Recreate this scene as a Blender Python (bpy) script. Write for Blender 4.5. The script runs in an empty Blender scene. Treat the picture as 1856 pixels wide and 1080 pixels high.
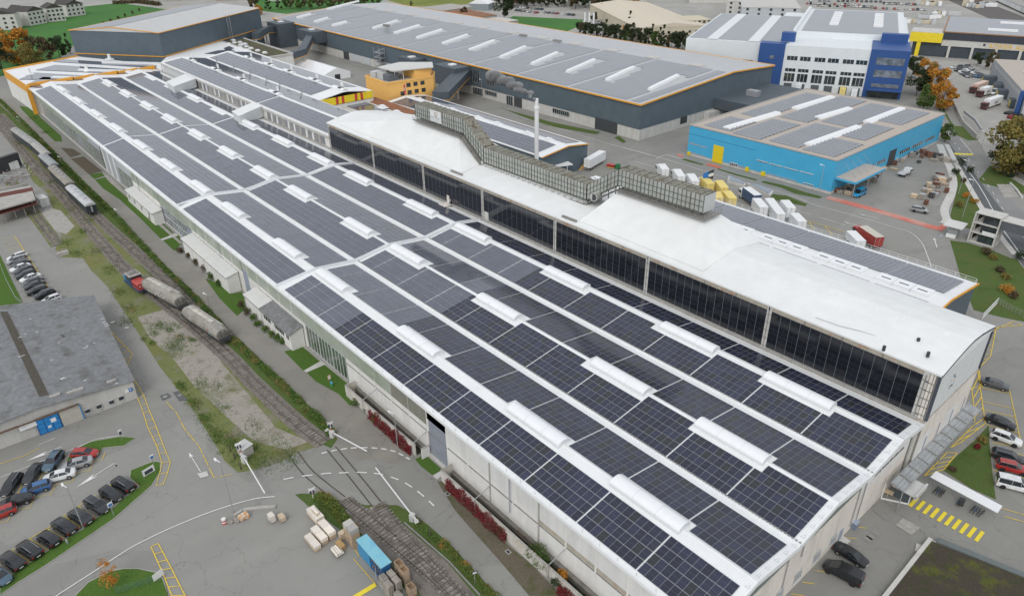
import bpy, bmesh, math, random
from math import sin, cos, pi, radians, sqrt, atan2, floor
from mathutils import Vector, Matrix
R = random.Random(7)
S = bpy.context.scene
COL = S.collection
FPX, PITCH, ROLL, YAW = 1305.14, radians(29.045), radians(-0.880), radians(139.631)
CAM = Vector((24.34, -47.89, 80.0))
FW = Vector((cos(PITCH)*cos(YAW), cos(PITCH)*sin(YAW), -sin(PITCH)))
_r = Vector((sin(YAW), -cos(YAW), 0)); _u = _r.cross(FW)
RT = _r*cos(ROLL) + _u*sin(ROLL); UP = -_r*sin(ROLL) + _u*cos(ROLL)
cd = bpy.data.cameras.new('camera'); cam = bpy.data.objects.new('camera', cd); COL.objects.link(cam)
cd.sensor_fit = 'HORIZONTAL'; cd.sensor_width = 36; cd.lens = FPX/1856*36
cd.clip_start = 1; cd.clip_end = 6000
cam.matrix_world = Matrix(((RT.x, UP.x, -FW.x, CAM.x), (RT.y, UP.y, -FW.y, CAM.y), (RT.z, UP.z, -FW.z, CAM.z), (0, 0, 0, 1)))
S.camera = cam
w = bpy.data.worlds.new('World'); S.world = w; w.use_nodes = True
nt = w.node_tree; nt.nodes.clear()
sky = nt.nodes.new('ShaderNodeTexSky'); sky.sky_type = 'NISHITA'; sky.sun_disc = False
sky.sun_elevation = radians(44); sky.sun_rotation = radians(149); sky.air_density = 1.0; sky.dust_density = 3.0; sky.ozone_density = 1.0
hs = nt.nodes.new('ShaderNodeHueSaturation'); hs.inputs['Saturation'].default_value = 0.28
mixc = nt.nodes.new('ShaderNodeMix'); mixc.data_type = 'RGBA'; mixc.inputs[0].default_value = 0.55
mixc.inputs[7].default_value = (8.6, 9.0, 9.6, 1)      # the even grey of the cloud layer
bg = nt.nodes.new('ShaderNodeBackground'); bg.inputs['Strength'].default_value = 0.122
wo = nt.nodes.new('ShaderNodeOutputWorld')
nt.links.new(sky.outputs[0], hs.inputs['Color']); nt.links.new(hs.outputs[0], mixc.inputs[6])
nt.links.new(mixc.outputs[2], bg.inputs[0]); nt.links.new(bg.outputs[0], wo.inputs[0])
ld = bpy.data.lights.new('sun', 'SUN'); ld.energy = 0.9; ld.angle = radians(24); ld.color = (1, .97, .92)
sun = bpy.data.objects.new('sun', ld); COL.objects.link(sun)
_az = radians(149); _el = radians(44)
sdir = Vector((sin(_az)*cos(_el), cos(_az)*cos(_el), sin(_el)))
sun.rotation_euler = (-sdir).to_track_quat('-Z', 'Y').to_euler()
S.view_settings.view_transform = 'Standard'; S.view_settings.look = 'None'
S.view_settings.exposure = 0.0; S.view_settings.gamma = 1.0; S.view_settings.use_curve_mapping = False
def ray(px, py): return FW + RT*((px-928)/FPX) - UP*((py-540)/FPX)
def gz(px, py, z=0.0):
 d = ray(px, py); return CAM + d*((z-CAM.z)/d.z)
def gy(px, py, y): d = ray(px, py); return CAM + d*((y-CAM.y)/d.y)
def gx(px, py, x): d = ray(px, py); return CAM + d*((x-CAM.x)/d.x)
def Zm(x0, y0, s): return lambda x, y: (x0+x/s, y0+y/s)
_M = {}
def nodes(name):
 m = bpy.data.materials.new(name); m.use_nodes = True; t = m.node_tree
 b = t.nodes['Principled BSDF']; _M[name] = m; return m, t, b
def N(t, kind, **kw):
 n = t.nodes.new(kind)
 for k, v in kw.items():
  if k.startswith('i_'):
   key = k[2:]; key = int(key) if key.isdigit() else key.replace('_', ' ')
   n.inputs[key].default_value = v
  else: setattr(n, k, v)
 return n
def L(t, a, b): t.links.new(a, b)
def math_(t, op, a, b=None, clamp=False):
 n = t.nodes.new('ShaderNodeMath'); n.operation = op; n.use_clamp = clamp
 for i, v in enumerate((a, b)):
  if v is None: continue
  if isinstance(v, (int, float)): n.inputs[i].default_value = v
  else: t.links.new(v, n.inputs[i])
 return n.outputs[0]
def mixrgb(t, f, a, b, mode='MIX'):
 n = t.nodes.new('ShaderNodeMix'); n.data_type = 'RGBA'; n.blend_type = mode
 for i, v in ((0, f), (6, a), (7, b)):
  if isinstance(v, (int, float)): n.inputs[i].default_value = v
  elif isinstance(v, tuple): n.inputs[i].default_value = v if len(v) == 4 else (*v, 1)
  else: t.links.new(v, n.inputs[i])
 return n.outputs[2]
def noise(t, scale, detail=3, rough=.55, vec=None, stretch=None):
 n = N(t, 'ShaderNodeTexNoise', i_Scale=scale, i_Detail=detail, i_Roughness=rough)
 if vec is None: vec = t.nodes.new('ShaderNodeNewGeometry').outputs['Position']
 if stretch:
  mp = t.nodes.new('ShaderNodeVectorMath'); mp.operation = 'MULTIPLY'; mp.inputs[1].default_value = stretch
  t.links.new(vec, mp.inputs[0]); vec = mp.outputs[0]
 t.links.new(vec, n.inputs['Vector']); return n.outputs['Fac']
def ramp(t, f, a, b, lo=0.0, hi=1.0):
 n = t.nodes.new('ShaderNodeMapRange'); n.inputs[1].default_value = a; n.inputs[2].default_value = b
 n.inputs[3].default_value = lo; n.inputs[4].default_value = hi; n.clamp = True; t.links.new(f, n.inputs[0]); return n.outputs[0]
def mul(c, k): return tuple(min(1, x*k) for x in c[:3])
def mat(name, c, rough=.75, var=.18, scale=.6, c2=None, f2=(.5, .7), s2=.15, metal=0.0, bump=0.0, bscale=4, spec=.4, rib=None, grime=0.0, obj=False):
 """weathered surface: base colour, a fine tone variation, an optional second tone in patches, optional ribs (axis, pitch, depth), optional streaks of dirt"""
 if name in _M: return _M[name]
 m, t, b = nodes(name)
 pos = t.nodes.new('ShaderNodeNewGeometry').outputs['Position']
 f = noise(t, scale, 5, .65, pos)
 col = mixrgb(t, ramp(t, f, .3, .7), mul(c, 1-var), mul(c, 1+var))
 if c2 is not None:
  col = mixrgb(t, ramp(t, noise(t, s2, 4, .6, pos), f2[0], f2[1]), col, c2)
 if grime:
  g = ramp(t, noise(t, .5, 6, .7, pos, (1, 1, .12)), .45, .75, 0, grime)
  col = mixrgb(t, g, col, mul((.30, .27, .22), .6))
 if obj:
  oi = t.nodes.new('ShaderNodeObjectInfo')
  col = mixrgb(t, 1.0, col, mixrgb(t, oi.outputs['Random'], (.80, .80, .80), (1.12, 1.10, 1.06)), 'MULTIPLY')
 hgt = None
 if rib:
  ax, pitch, depth = rib
  sx = t.nodes.new('ShaderNodeSeparateXYZ'); t.links.new(pos, sx.inputs[0])
  s = math_(t, 'SINE', math_(t, 'MULTIPLY', sx.outputs[ax], 2*pi/pitch))
  col = mixrgb(t, ramp(t, s, .2, 1, 0, depth), col, mul(c, .55))
  hgt = s
 L(t, col, b.inputs['Base Color'])
 b.inputs['Roughness'].default_value = rough; b.inputs['Metallic'].default_value = metal
 b.inputs['Specular IOR Level'].default_value = spec
 if bump:
  bp = t.nodes.new('ShaderNodeBump'); bp.inputs['Strength'].default_value = bump; bp.inputs['Distance'].default_value = .05
  h = noise(t, bscale, 4, .6, pos)
  if hgt is not None: h = math_(t, 'ADD', h, hgt)
  L(t, h, bp.inputs['Height']); L(t, bp.outputs[0], b.inputs['Normal'])
 return m
def paint(name, c, rough=.28, metal=.0, coat=.5):
 if name in _M: return _M[name]
 m, t, b = nodes(name)
 L(t, mixrgb(t, ramp(t, noise(t, 1.3, 4, .6), .35, .7), mul(c, .88), mul(c, 1.08)), b.inputs['Base Color'])
 b.inputs['Roughness'].default_value = rough; b.inputs['Metallic'].default_value = metal
 b.inputs['Coat Weight'].default_value = coat; b.inputs['Coat Roughness'].default_value = .08
 return m
def glassy(name, c, rough=.08, spec=.6):
 if name in _M: return _M[name]
 m, t, b = nodes(name)
 L(t, mixrgb(t, ramp(t, noise(t, .35, 3, .6), .35, .65), mul(c, .55), mul(c, 1.5)), b.inputs['Base Color'])
 b.inputs['Roughness'].default_value = rough; b.inputs['Specular IOR Level'].default_value = spec
 return m
def solar_mat(name, c, obj=True, line=(.30, .32, .36)):
 """glass over dark cells: the seam between the two half-cut rows, the thin gaps between cells, some modules duller than others"""
 m, t, b = nodes(name)
 uv = t.nodes.new('ShaderNodeUVMap').outputs[0]
 sx = t.nodes.new('ShaderNodeSeparateXYZ'); t.links.new(uv, sx.inputs[0]); U, V = sx.outputs[0], sx.outputs[1]
 def gridline(x, n, wd):
  fr = math_(t, 'FRACT', math_(t, 'MULTIPLY', x, n)); d = math_(t, 'ABSOLUTE', math_(t, 'SUBTRACT', fr, .5))
  return ramp(t, d, .5-wd, .5-wd*.6)
 seam = ramp(t, math_(t, 'ABSOLUTE', math_(t, 'SUBTRACT', V, .5)), .013, .008)
 cells = math_(t, 'MULTIPLY', math_(t, 'MAXIMUM', gridline(U, 6, .035), gridline(V, 24, .05)), .13)
 buses = math_(t, 'MULTIPLY', gridline(U, 60, .12), .10)
 f = math_(t, 'MAXIMUM', math_(t, 'MULTIPLY', seam, .34), math_(t, 'MAXIMUM', cells, buses))
 oi = t.nodes.new('ShaderNodeObjectInfo'); rnd = oi.outputs['Random']
 wn = t.nodes.new('ShaderNodeTexWhiteNoise'); wn.noise_dimensions = '1D'; L(t, rnd, wn.inputs['W'])
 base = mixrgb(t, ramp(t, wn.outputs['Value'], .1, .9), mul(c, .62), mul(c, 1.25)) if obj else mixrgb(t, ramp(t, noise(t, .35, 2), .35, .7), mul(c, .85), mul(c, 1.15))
 if obj: base = mixrgb(t, ramp(t, wn.outputs['Value'], .84, .86), base, (.020, .021, .024))
 L(t, mixrgb(t, f, base, line), b.inputs['Base Color'])
 b.inputs['Roughness'].default_value = .07 if not obj else .12; b.inputs['Specular IOR Level'].default_value = 1.0 if not obj else .55
 bp = t.nodes.new('ShaderNodeBump'); bp.inputs['Strength'].default_value = .04; bp.inputs['Distance'].default_value = .1
 L(t, noise(t, .12, 2), bp.inputs['Height']); L(t, bp.outputs[0], b.inputs['Normal'])
 return m
WHITE = mat('white_sheet', (.80, .81, .81), .45, .04, .25, bump=.12, bscale=1.5, grime=.10)
WHITER = mat('white_ribbed_sheet', (.80, .81, .81), .45, .04, .25, rib=(0, .30, .22), bump=.1, grime=.06)
MEMBR = mat('white_membrane', (.76, .77, .76), .6, .05, .3, c2=(.66, .66, .64), f2=(.5, .9), s2=.05, bump=.15, bscale=.8)
VAULT = mat('white_dome_sheet', (.82, .83, .84), .25, .03, .8, spec=.5)
CONC = mat('concrete', (.42, .40, .37), .9, .12, .7, c2=(.30, .29, .27), f2=(.5, .8), s2=.2, bump=.3, grime=.3)
CONCL = mat('pale_concrete', (.56, .55, .52), .9, .08, .8, grime=.25, bump=.2)
RENDER_ = mat('pale_wall_panel', (.70, .70, .68), .85, .05, .5, rib=(0, .16, .10), grime=.25)
RENDER2 = mat('pale_wall_plain', (.74, .73, .70), .85, .06, .5, grime=.22)
WARM = mat('warm_wall_panel', (.74, .69, .62), .85, .07, .4, grime=.28)
RUST = mat('rust_streaked_sheet', (.44, .41, .34), .85, .15, .5, c2=(.36, .20, .10), f2=(.55, .72), s2=.5, grime=.5)
PIPE = mat('grey_metal', (.30, .29, .27), .5, .15, 1, metal=.3)
STEEL = mat('galvanised_steel', (.45, .46, .47), .45, .1, 1, metal=.5)
ALU = mat('panel_frame', (.20, .21, .24), .4, .05, 1, metal=.2)
DARKM = mat('dark_metal', (.05, .052, .055), .55, .2, 1)
ANTH = mat('anthracite_cladding', (.098, .130, .155), .6, .10, .3, rib=(0, .5, .12), grime=.05)
ANTHD = mat('dark_trapezoid_sheet', (.080, .100, .118), .6, .12, .3)
ORANGE = mat('orange_trim', (.75, .36, .045), .55, .07, .6)
ORW = mat('orange_render', (.86, .50, .15), .85, .04, .4)
YELP = mat('yellow_panel', (.80, .62, .03), .6, .08, .6)
REDP = mat('red_panel', (.55, .06, .04), .6, .1, .6)
BLUEW = mat('turquoise_cladding', (.07, .42, .68), .42, .05, .3, rib=(0, .6, .08), spec=.5)
NAVY = mat('navy_cladding', (.030, .085, .26), .5, .06, .3)
WHW = mat('white_cladding', (.70, .74, .75), .6, .03, .3, grime=.05)
TRANS = mat('weathered_translucent_sheet', (.33, .38, .30), .5, .18, .5, rib=(0, .3, .2), c2=(.45, .47, .42), f2=(.4, .7), s2=.09)
GLASS = glassy('window_glass', (.035, .045, .050), .06, .7)
GLASSG = glassy('green_tinted_glass', (.09, .12, .09), .08, .6)
GLASSL = glassy('pale_window_glass', (.16, .18, .21), .15, .6)
FRAME = mat('window_frame', (.62, .63, .63), .5, .05, 1)
FRAMED = mat('dark_window_frame', (.10, .11, .12), .5, .1, 1)
ROOFG = mat('old_fibre_cement', (.22, .225, .23), .95, .22, 1.1, c2=(.10, .095, .08), f2=(.52, .8), s2=.35, bump=.4, rib=(0, .18, .15))
ROOFD = mat('dark_roof_strip', (.085, .075, .06), .95, .25, 1.5, bump=.3)
GRAVR = mat('gravel_roof', (.46, .41, .36), .95, .1, 1.5, bump=.3, bscale=8)
GREENR = mat('planted_roof', (.085, .07, .05), 1, .35, 1.2, c2=(.10, .12, .03), f2=(.48, .62), s2=.3, bump=.8, bscale=6)
PVFAR = solar_mat('solar_glass_far', (.085, .092, .125), obj=False)  # paler base paints in the grazing sky reflection on distant panels
PV = solar_mat('solar_glass', (.020, .022, .048), line=(.22, .24, .28))
PVW = solar_mat('solar_glass_wall', (.010, .012, .017), line=(.09, .10, .12))
PVWF = solar_mat('solar_glass_wall_far', (.010, .012, .017), obj=False, line=(.09, .10, .12))
PVSIL = mat('far_solar_roof', (.27, .285, .31), .35, .05, .2, rib=(1, 1.15, .22), spec=.6)  # sky sheen on dark modules, painted as a silver-grey base
TIE = mat('sleeper_wood', (.28, .26, .23), .95, .3, 1.5, c2=(.15, .13, .11), f2=(.45, .6), s2=.8, bump=.4, obj=True)
RAIL = mat('rail_steel', (.085, .062, .050), .55, .25, 1, metal=.4)
RAILT = mat('worn_rail_top', (.34, .31, .29), .35, .1, 1, metal=.7)
WOODL = mat('pale_timber', (.62, .50, .36), .8, .12, 2, obj=True)
WOODP = mat('weathered_pallet_wood', (.36, .33, .29), .9, .2, 2, obj=True)
FOILW = mat('cream_wrapped_boards', (.80, .74, .66), .5, .05, 2, obj=True)
RUBBER = mat('black_rubber', (.02, .02, .02), .85, .2, 3)
RIM = mat('alloy_rim', (.40, .41, .42), .35, .1, 3, metal=.7)
CGLASS = glassy('car_glass', (.018, .022, .026), .04, .8)
LAMPW = mat('clear_lamp_lens', (.70, .72, .74), .15, .05, 3)
LAMPR = mat('red_lamp_lens', (.45, .02, .02), .2, .1, 3)
PLATE = mat('number_plate', (.75, .75, .72), .5, .03, 3)
YLINE = mat('yellow_road_paint', (.72, .52, .07), .8, .12, 2.0, c2=(.42, .36, .18), f2=(.52, .75), s2=1.2)
YBRIGHT = mat('bright_yellow_road_paint', (.80, .64, .05), .8, .07, 2.0)
WLINE = mat('white_road_paint', (.72, .72, .70), .8, .08, 2.0, c2=(.42, .41, .39), f2=(.58, .8), s2=1.2)
REDL = mat('red_road_paint', (.55, .17, .13), .85, .12, 1.0, c2=(.52, .30, .25), f2=(.45, .6), s2=.08)
BARK = mat('bark', (.10, .08, .06), .95, .3, 2, bump=.5)
BRICKR = mat('brown_red_roof_sheet', (.13, .045, .035), .8, .15, .8)
CREAM = mat('cream_render', (.58, .52, .40), .9, .06, .4, grime=.1)
HOUSEW = mat('off_white_render', (.60, .58, .55), .9, .06, .4, grime=.1)
SLATE = mat('dark_tile_roof', (.07, .065, .06), .9, .2, 1)
BEIGEROOF = mat('beige_barrel_roof', (.62, .55, .44), .8, .05, .4, rib=(1, 1.0, .1))
CAB = mat('duct_sheet', (.43, .435, .41), .7, .10, .6, c2=(.34, .33, .29), f2=(.5, .7), s2=.5, grime=.35)
CABR = mat('green_grey_duct_rib', (.11, .14, .12), .8, .2, 1)
CABT = mat('mossy_duct_top', (.24, .23, .19), .95, .25, 1.4, c2=(.13, .10, .07), f2=(.5, .65), s2=.9)
def asphalt(name, c, patch=True, warm=None):
 m, t, b = nodes(name)
 pos = t.nodes.new('ShaderNodeNewGeometry').outputs['Position']
 col = mixrgb(t, ramp(t, noise(t, 9, 3, .8, pos), .3, .7), mul(c, .86), mul(c, 1.12))
 col = mixrgb(t, ramp(t, noise(t, .07, 5, .65, pos), .35, .7, 0, .7), col, mul(warm or c, .80))
 col = mixrgb(t, ramp(t, noise(t, .5, 6, .7, pos), .55, .8, 0, .45), col, mul(c, .62))
 col = mixrgb(t, ramp(t, noise(t, .16, 4, .6, pos, (1, .25, 1)), .52, .75, 0, .35), col, mul(c, 1.3))
 if patch:
  v = N(t, 'ShaderNodeTexVoronoi', feature='DISTANCE_TO_EDGE', i_Scale=.085)
  jn = t.nodes.new('ShaderNodeVectorMath'); jn.operation = 'ADD'
  nn = N(t, 'ShaderNodeTexNoise', i_Scale=.25, i_Detail=4); L(t, pos, nn.inputs['Vector'])
  sc = t.nodes.new('ShaderNodeVectorMath'); sc.operation = 'SCALE'; sc.inputs['Scale'].default_value = 6; L(t, nn.outputs['Color'], sc.inputs[0])
  L(t, pos, jn.inputs[0]); L(t, sc.outputs[0], jn.inputs[1]); L(t, jn.outputs[0], v.inputs['Vector'])
  col = mixrgb(t, ramp(t, v.outputs['Distance'], .006, .002, 0, .42), col, mul(c, .42))
  v2 = N(t, 'ShaderNodeTexVoronoi', i_Scale=.045); L(t, pos, v2.inputs['Vector'])
  hsv = t.nodes.new('ShaderNodeSeparateXYZ'); L(t, v2.outputs['Color'], hsv.inputs[0])
  col = mixrgb(t, ramp(t, hsv.outputs[0], .6, .62, 0, .20), col, mul(c, 1.35))
 L(t, col, b.inputs['Base Color']); b.inputs['Roughness'].default_value = .9; b.inputs['Specular IOR Level'].default_value = .25
 bp = t.nodes.new('ShaderNodeBump'); bp.inputs['Strength'].default_value = .25; bp.inputs['Distance'].default_value = .03
 L(t, noise(t, 12, 3, .7, pos), bp.inputs['Height']); L(t, bp.outputs[0], b.inputs['Normal'])
 return m
def soil(name, c, cols, scale=.35, fine=5, bump=.6):
 """loose ground: base tone plus a list of (colour, threshold low, high, noise scale)"""
 m, t, b = nodes(name)
 pos = t.nodes.new('ShaderNodeNewGeometry').outputs['Position']
 col = mixrgb(t, ramp(t, noise(t, fine, 5, .8, pos), .25, .75), mul(c, .55), mul(c, 1.5))
 for cc, lo, hi, sc in cols:
  k = mixrgb(t, ramp(t, noise(t, fine*1.4, 4, .8, pos), .3, .7), mul(cc, .6), mul(cc, 1.4))
  col = mixrgb(t, ramp(t, noise(t, sc, 6, .68, pos), lo, hi), col, k)
 L(t, col, b.inputs['Base Color']); b.inputs['Roughness'].default_value = 1; b.inputs['Specular IOR Level'].default_value = .15
 bp = t.nodes.new('ShaderNodeBump'); bp.inputs['Strength'].default_value = bump; bp.inputs['Distance'].default_value = .12
 L(t, noise(t, fine, 5, .8, pos), bp.inputs['Height']); L(t, bp.outputs[0], b.inputs['Normal'])
 return m
ASPH = asphalt('asphalt', (.275, .27, .25)); ASPHD = asphalt('darker_asphalt', (.17, .168, .162)); ASPHN = asphalt('smooth_asphalt', (.13, .135, .14), False)
ASPHW = asphalt('brownish_asphalt', (.27, .255, .225)); YARD = asphalt('pale_yard_asphalt', (.37, .36, .335))
ROADC = asphalt('road_asphalt', (.25, .25, .245))
LAWN = soil('lawn_grass', (.075, .140, .028), [((.10, .135, .035), .55, .75, .25), ((.10, .075, .035), .66, .8, .4)], bump=.5)
LAWNR = soil('rough_grass', (.082, .125, .035), [((.11, .12, .04), .48, .7, .2), ((.05, .09, .02), .55, .75, .12)])
FIELD = soil('field_grass', (.070, .185, .045), [((.06, .15, .05), .4, .7, .03)], fine=1.2, bump=.2)
MEADOW = soil('yellow_meadow', (.20, .22, .06), [((.13, .16, .04), .45, .7, .03)], fine=1.0)
YARDG = soil('gravel_with_weeds', (.33, .305, .265), [((.13, .15, .05), .53, .66, .10), ((.075, .115, .03), .60, .70, .22), ((.20, .175, .14), .5, .75, .6)], fine=4)
GRASSY = soil('mossy_ground', (.165, .185, .07), [((.23, .21, .18), .50, .66, .14), ((.075, .11, .03), .56, .7, .3), ((.20, .18, .07), .5, .7, .08)])
BALL = soil('track_ballast', (.23, .205, .18), [((.15, .13, .11), .45, .7, .5), ((.10, .11, .04), .66, .76, .25)], fine=7, bump=1)
GRAVEL = soil('pale_gravel', (.38, .365, .335), [((.27, .25, .22), .5, .75, .5)], fine=8)
DIRT = soil('brown_bed_soil', (.12, .10, .075), [((.08, .09, .04), .55, .7, .5)])
def leafmat(name, c, c2, c3=None):
 m, t, b = nodes(name)
 pos = t.nodes.new('ShaderNodeNewGeometry').outputs['Position']
 col = mixrgb(t, ramp(t, noise(t, .55, 4, .7, pos), .38, .62), c, c2)
 col = mixrgb(t, ramp(t, noise(t, 4, 2, .7, pos), .3, .7, 0, .8), col, mul(c, .55))
 if c3: col = mixrgb(t, ramp(t, noise(t, .35, 3, .7, pos), .54, .62), col, c3)
 L(t, col, b.inputs['Base Color']); b.inputs['Roughness'].default_value = .75; b.inputs['Specular IOR Level'].default_value = .2
 return m
LF_G = leafmat('green_leaves', (0.080, 0.136, 0.035), (0.136, 0.200, 0.056))
LF_H = leafmat('hedge_leaves', (0.088, 0.168, 0.035), (0.160, 0.240, 0.056), (0.224, 0.192, 0.064))
LF_D = leafmat('dark_green_leaves', (0.045, 0.067, 0.032), (0.072, 0.096, 0.042))
LF_O = leafmat('orange_leaves', (0.528, 0.216, 0.035), (0.672, 0.320, 0.048), (0.256, 0.208, 0.048))
LF_Y = leafmat('yellow_brown_leaves', (0.208, 0.184, 0.056), (0.320, 0.240, 0.064), (0.128, 0.144, 0.048))
LF_B = leafmat('bright_orange_leaves', (.55, .22, .035), (.62, .30, .06))
LF_R = leafmat('red_creeper_leaves', (.19, .025, .030), (.27, .045, .045), (.12, .05, .03))
LF_BR = leafmat('brown_leaves', (0.120, 0.096, 0.056), (0.176, 0.120, 0.064), (0.080, 0.096, 0.040))
class MB:
 def __init__(s): s.v = []; s.f = []; s.uv = []; s.mi = []; s.sm = False
 def add(s, vs, fs, mi=0, uv=None):
  o = len(s.v); s.v += [tuple(v) for v in vs]
  for i, f in enumerate(fs):
   s.f.append(tuple(o+k for k in f)); s.mi.append(mi); s.uv.append(uv if uv else None)
  return s
 def quad(s, a, b, c, d, mi=0, uv=None): return s.add((a, b, c, d), ((0, 1, 2, 3),), mi, uv)
 def poly(s, pts, mi=0): return s.add(pts, (tuple(range(len(pts))),), mi)
 def box(s, x0, y0, z0, x1, y1, z1, mi=0):
  v = [(x, y, z) for z in (z0, z1) for x, y in ((x0, y0), (x1, y0), (x1, y1), (x0, y1))]
  return s.add(v, ((3, 2, 1, 0), (4, 5, 6, 7), (0, 1, 5, 4), (1, 2, 6, 5), (2, 3, 7, 6), (3, 0, 4, 7)), mi)
 def hexa(s, b, t, mi=0):
  return s.add(list(b)+list(t), ((3, 2, 1, 0), (4, 5, 6, 7), (0, 1, 5, 4), (1, 2, 6, 5), (2, 3, 7, 6), (3, 0, 4, 7)), mi)
 def obox(s, c, size, rz=0, mi=0, z0=None):
  """box centred at c in plan, standing on c.z (z0 = bottom), turned by rz"""
  lx, ly, lz = size; ca, sa = cos(rz), sin(rz); zb = c[2] if z0 is None else z0
  pts = [(c[0]+ca*x-sa*y, c[1]+sa*x+ca*y) for x, y in ((-lx/2, -ly/2), (lx/2, -ly/2), (lx/2, ly/2), (-lx/2, ly/2))]
  return s.hexa([(x, y, zb) for x, y in pts], [(x, y, zb+lz) for x, y in pts], mi)
 def prism(s, pts, z0, z1, mi=0, cap=True):
  n = len(pts); v = [(p[0], p[1], z0) for p in pts]+[(p[0], p[1], z1) for p in pts]
  f = [(i, (i+1) % n, n+(i+1) % n, n+i) for i in range(n)]
  if cap: f += [tuple(range(n, 2*n)), tuple(reversed(range(n)))]
  return s.add(v, f, mi)
 def extr(s, prof, x0, x1, mi=0, ends=True):
  """profile in (y, z), swept along x"""
  n = len(prof); v = [(x0, y, z) for y, z in prof]+[(x1, y, z) for y, z in prof]
  f = [(i, n+i, n+(i+1) % n, (i+1) % n) for i in range(n)]
  if ends: f += [tuple(range(n)), tuple(reversed(range(n, 2*n)))]
  return s.add(v, f, mi)
 def bar(s, a, b, w, h=None, mi=0):
  a = Vector(a); b = Vector(b); h = h or w; d = (b-a)
  if d.length < 1e-6: return s
  d.normalize(); up = Vector((0, 0, 1)) if abs(d.z) < .95 else Vector((1, 0, 0))
  r = d.cross(up).normalized(); u = r.cross(d).normalized()
  q = [r*x*w/2+u*y*h/2 for x, y in ((-1, -1), (1, -1), (1, 1), (-1, 1))]
  return s.hexa([a+k for k in q], [b+k for k in q], mi)
 def tube(s, a, b, r0, r1=None, n=8, mi=0):
  a = Vector(a); b = Vector(b); r1 = r0 if r1 is None else r1; d = (b-a).normalized()
  up = Vector((0, 0, 1)) if abs(d.z) < .95 else Vector((1, 0, 0)); r = d.cross(up).normalized(); u = r.cross(d).normalized()
  v = []
  for p, rr in ((a, r0), (b, r1)): v += [p+(r*cos(2*pi*i/n)+u*sin(2*pi*i/n))*rr for i in range(n)]
  f = [(i, (i+1) % n, n+(i+1) % n, n+i) for i in range(n)]+[tuple(reversed(range(n))), tuple(range(n, 2*n))]
  return s.add(v, f, mi)
 def tri_count(s): return sum(len(f)-2 for f in s.f)
 def mesh(s, name, mats, off=(0, 0, 0)):
  me = bpy.data.meshes.new(name); ox, oy, oz = off
  me.from_pydata([(x-ox, y-oy, z-oz) for x, y, z in s.v], [], s.f)
  if not isinstance(mats, (list, tuple)): mats = [mats]
  for m in mats: me.materials.append(m)
  if any(s.mi): me.polygons.foreach_set('material_index', s.mi)
  if any(u is not None for u in s.uv):
   ul = me.uv_layers.new(name='UVMap').data; k = 0; flat = []
   for f, u in zip(s.f, s.uv):
    if u is None: u = [(.25, .25)]*len(f)
    for c in u: flat += c
   ul.foreach_set('uv', flat)
  me.update()
  if s.sm: me.polygons.foreach_set('use_smooth', [True]*len(me.polygons))
  return me
def tag(o, label=None, cat=None, group=None, kind=None):
 if label: o['label'] = label
 if cat: o['category'] = cat
 if group: o['group'] = group
 if kind: o['kind'] = kind
 return o
def thing(name, label, cat, loc=(0, 0, 0), rz=0, group=None):
 o = bpy.data.objects.new(name, None); COL.objects.link(o); o.location = loc; o.rotation_euler = (0, 0, rz); o.empty_display_size = .5
 return tag(o, label, cat, group)
def part(name, mb, mats, parent, world=True, kind=None, label=None):
 """world=True: the shape was written in world metres, so the parent's place is taken off it"""
 off = (0, 0, 0)
 if world and parent is not None:
  p = parent; off = Vector(p.location)
  while p.parent is not None: p = p.parent; off = off+Vector(p.location)
 o = bpy.data.objects.new(name, mb.mesh(name, mats, off)); COL.objects.link(o); o.parent = parent
 if kind: o['kind'] = kind
 if label: o['label'] = label
 return o
def solo(name, mb, mats, label=None, cat=None, group=None, kind=None, at=None):
 off = at if at is not None else (0, 0, 0)
 o = bpy.data.objects.new(name, mb.mesh(name, mats, off)); COL.objects.link(o); o.location = off
 return tag(o, label, cat, group, kind)
def kids(o): return KID.get(o.name, None) or list(o.children)
KID = {}
def dup(root, loc, rz=0, label=None, group=None, scale=None, repaint=None):
 """a copy of a thing with copies of its parts and sub-parts, mesh data shared"""
 r = root.copy(); COL.objects.link(r); r.location = loc; r.rotation_euler = (0, 0, rz)
 if scale: r.scale = scale if isinstance(scale, tuple) else (scale,)*3
 if label: r['label'] = label
 if group: r['group'] = group
 def rec(src, dst):
  for ch in list(src.children):
   c = ch.copy(); COL.objects.link(c); c.parent = dst
   if repaint and c.get('paint'):
    for i in str(c['paint']).split(','): c.material_slots[int(i)].link = 'OBJECT'; c.material_slots[int(i)].material = repaint
   rec(ch, c)
 rec(root, r)
 if repaint and r.type == 'MESH' and r.get('paint') is not None:
  for i in str(r['paint']).split(','): r.material_slots[int(i)].link = 'OBJECT'; r.material_slots[int(i)].material = repaint
 return r
def zap(root):
 for c in list(root.children): zap(c)
 bpy.data.objects.remove(root, do_unlink=True)
def P(pts, z=0.0): return [gz(x, y, z) for x, y in pts]
_zc = [0]
def zoff(): _zc[0] += 1; return (_zc[0] % 13)*.0008
def sheet(name, pts, z, m, label=None, kind='structure', world=False):
 z += zoff()
 pp = pts if world else [(p.x, p.y) for p in P(pts)]
 mb = MB(); mb.poly([(p[0], p[1], z) for p in pp])
 o = solo(name, mb, m, kind=kind)
 if o.data.polygons[0].normal.z < 0: o.data.flip_normals()
 return o
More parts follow.
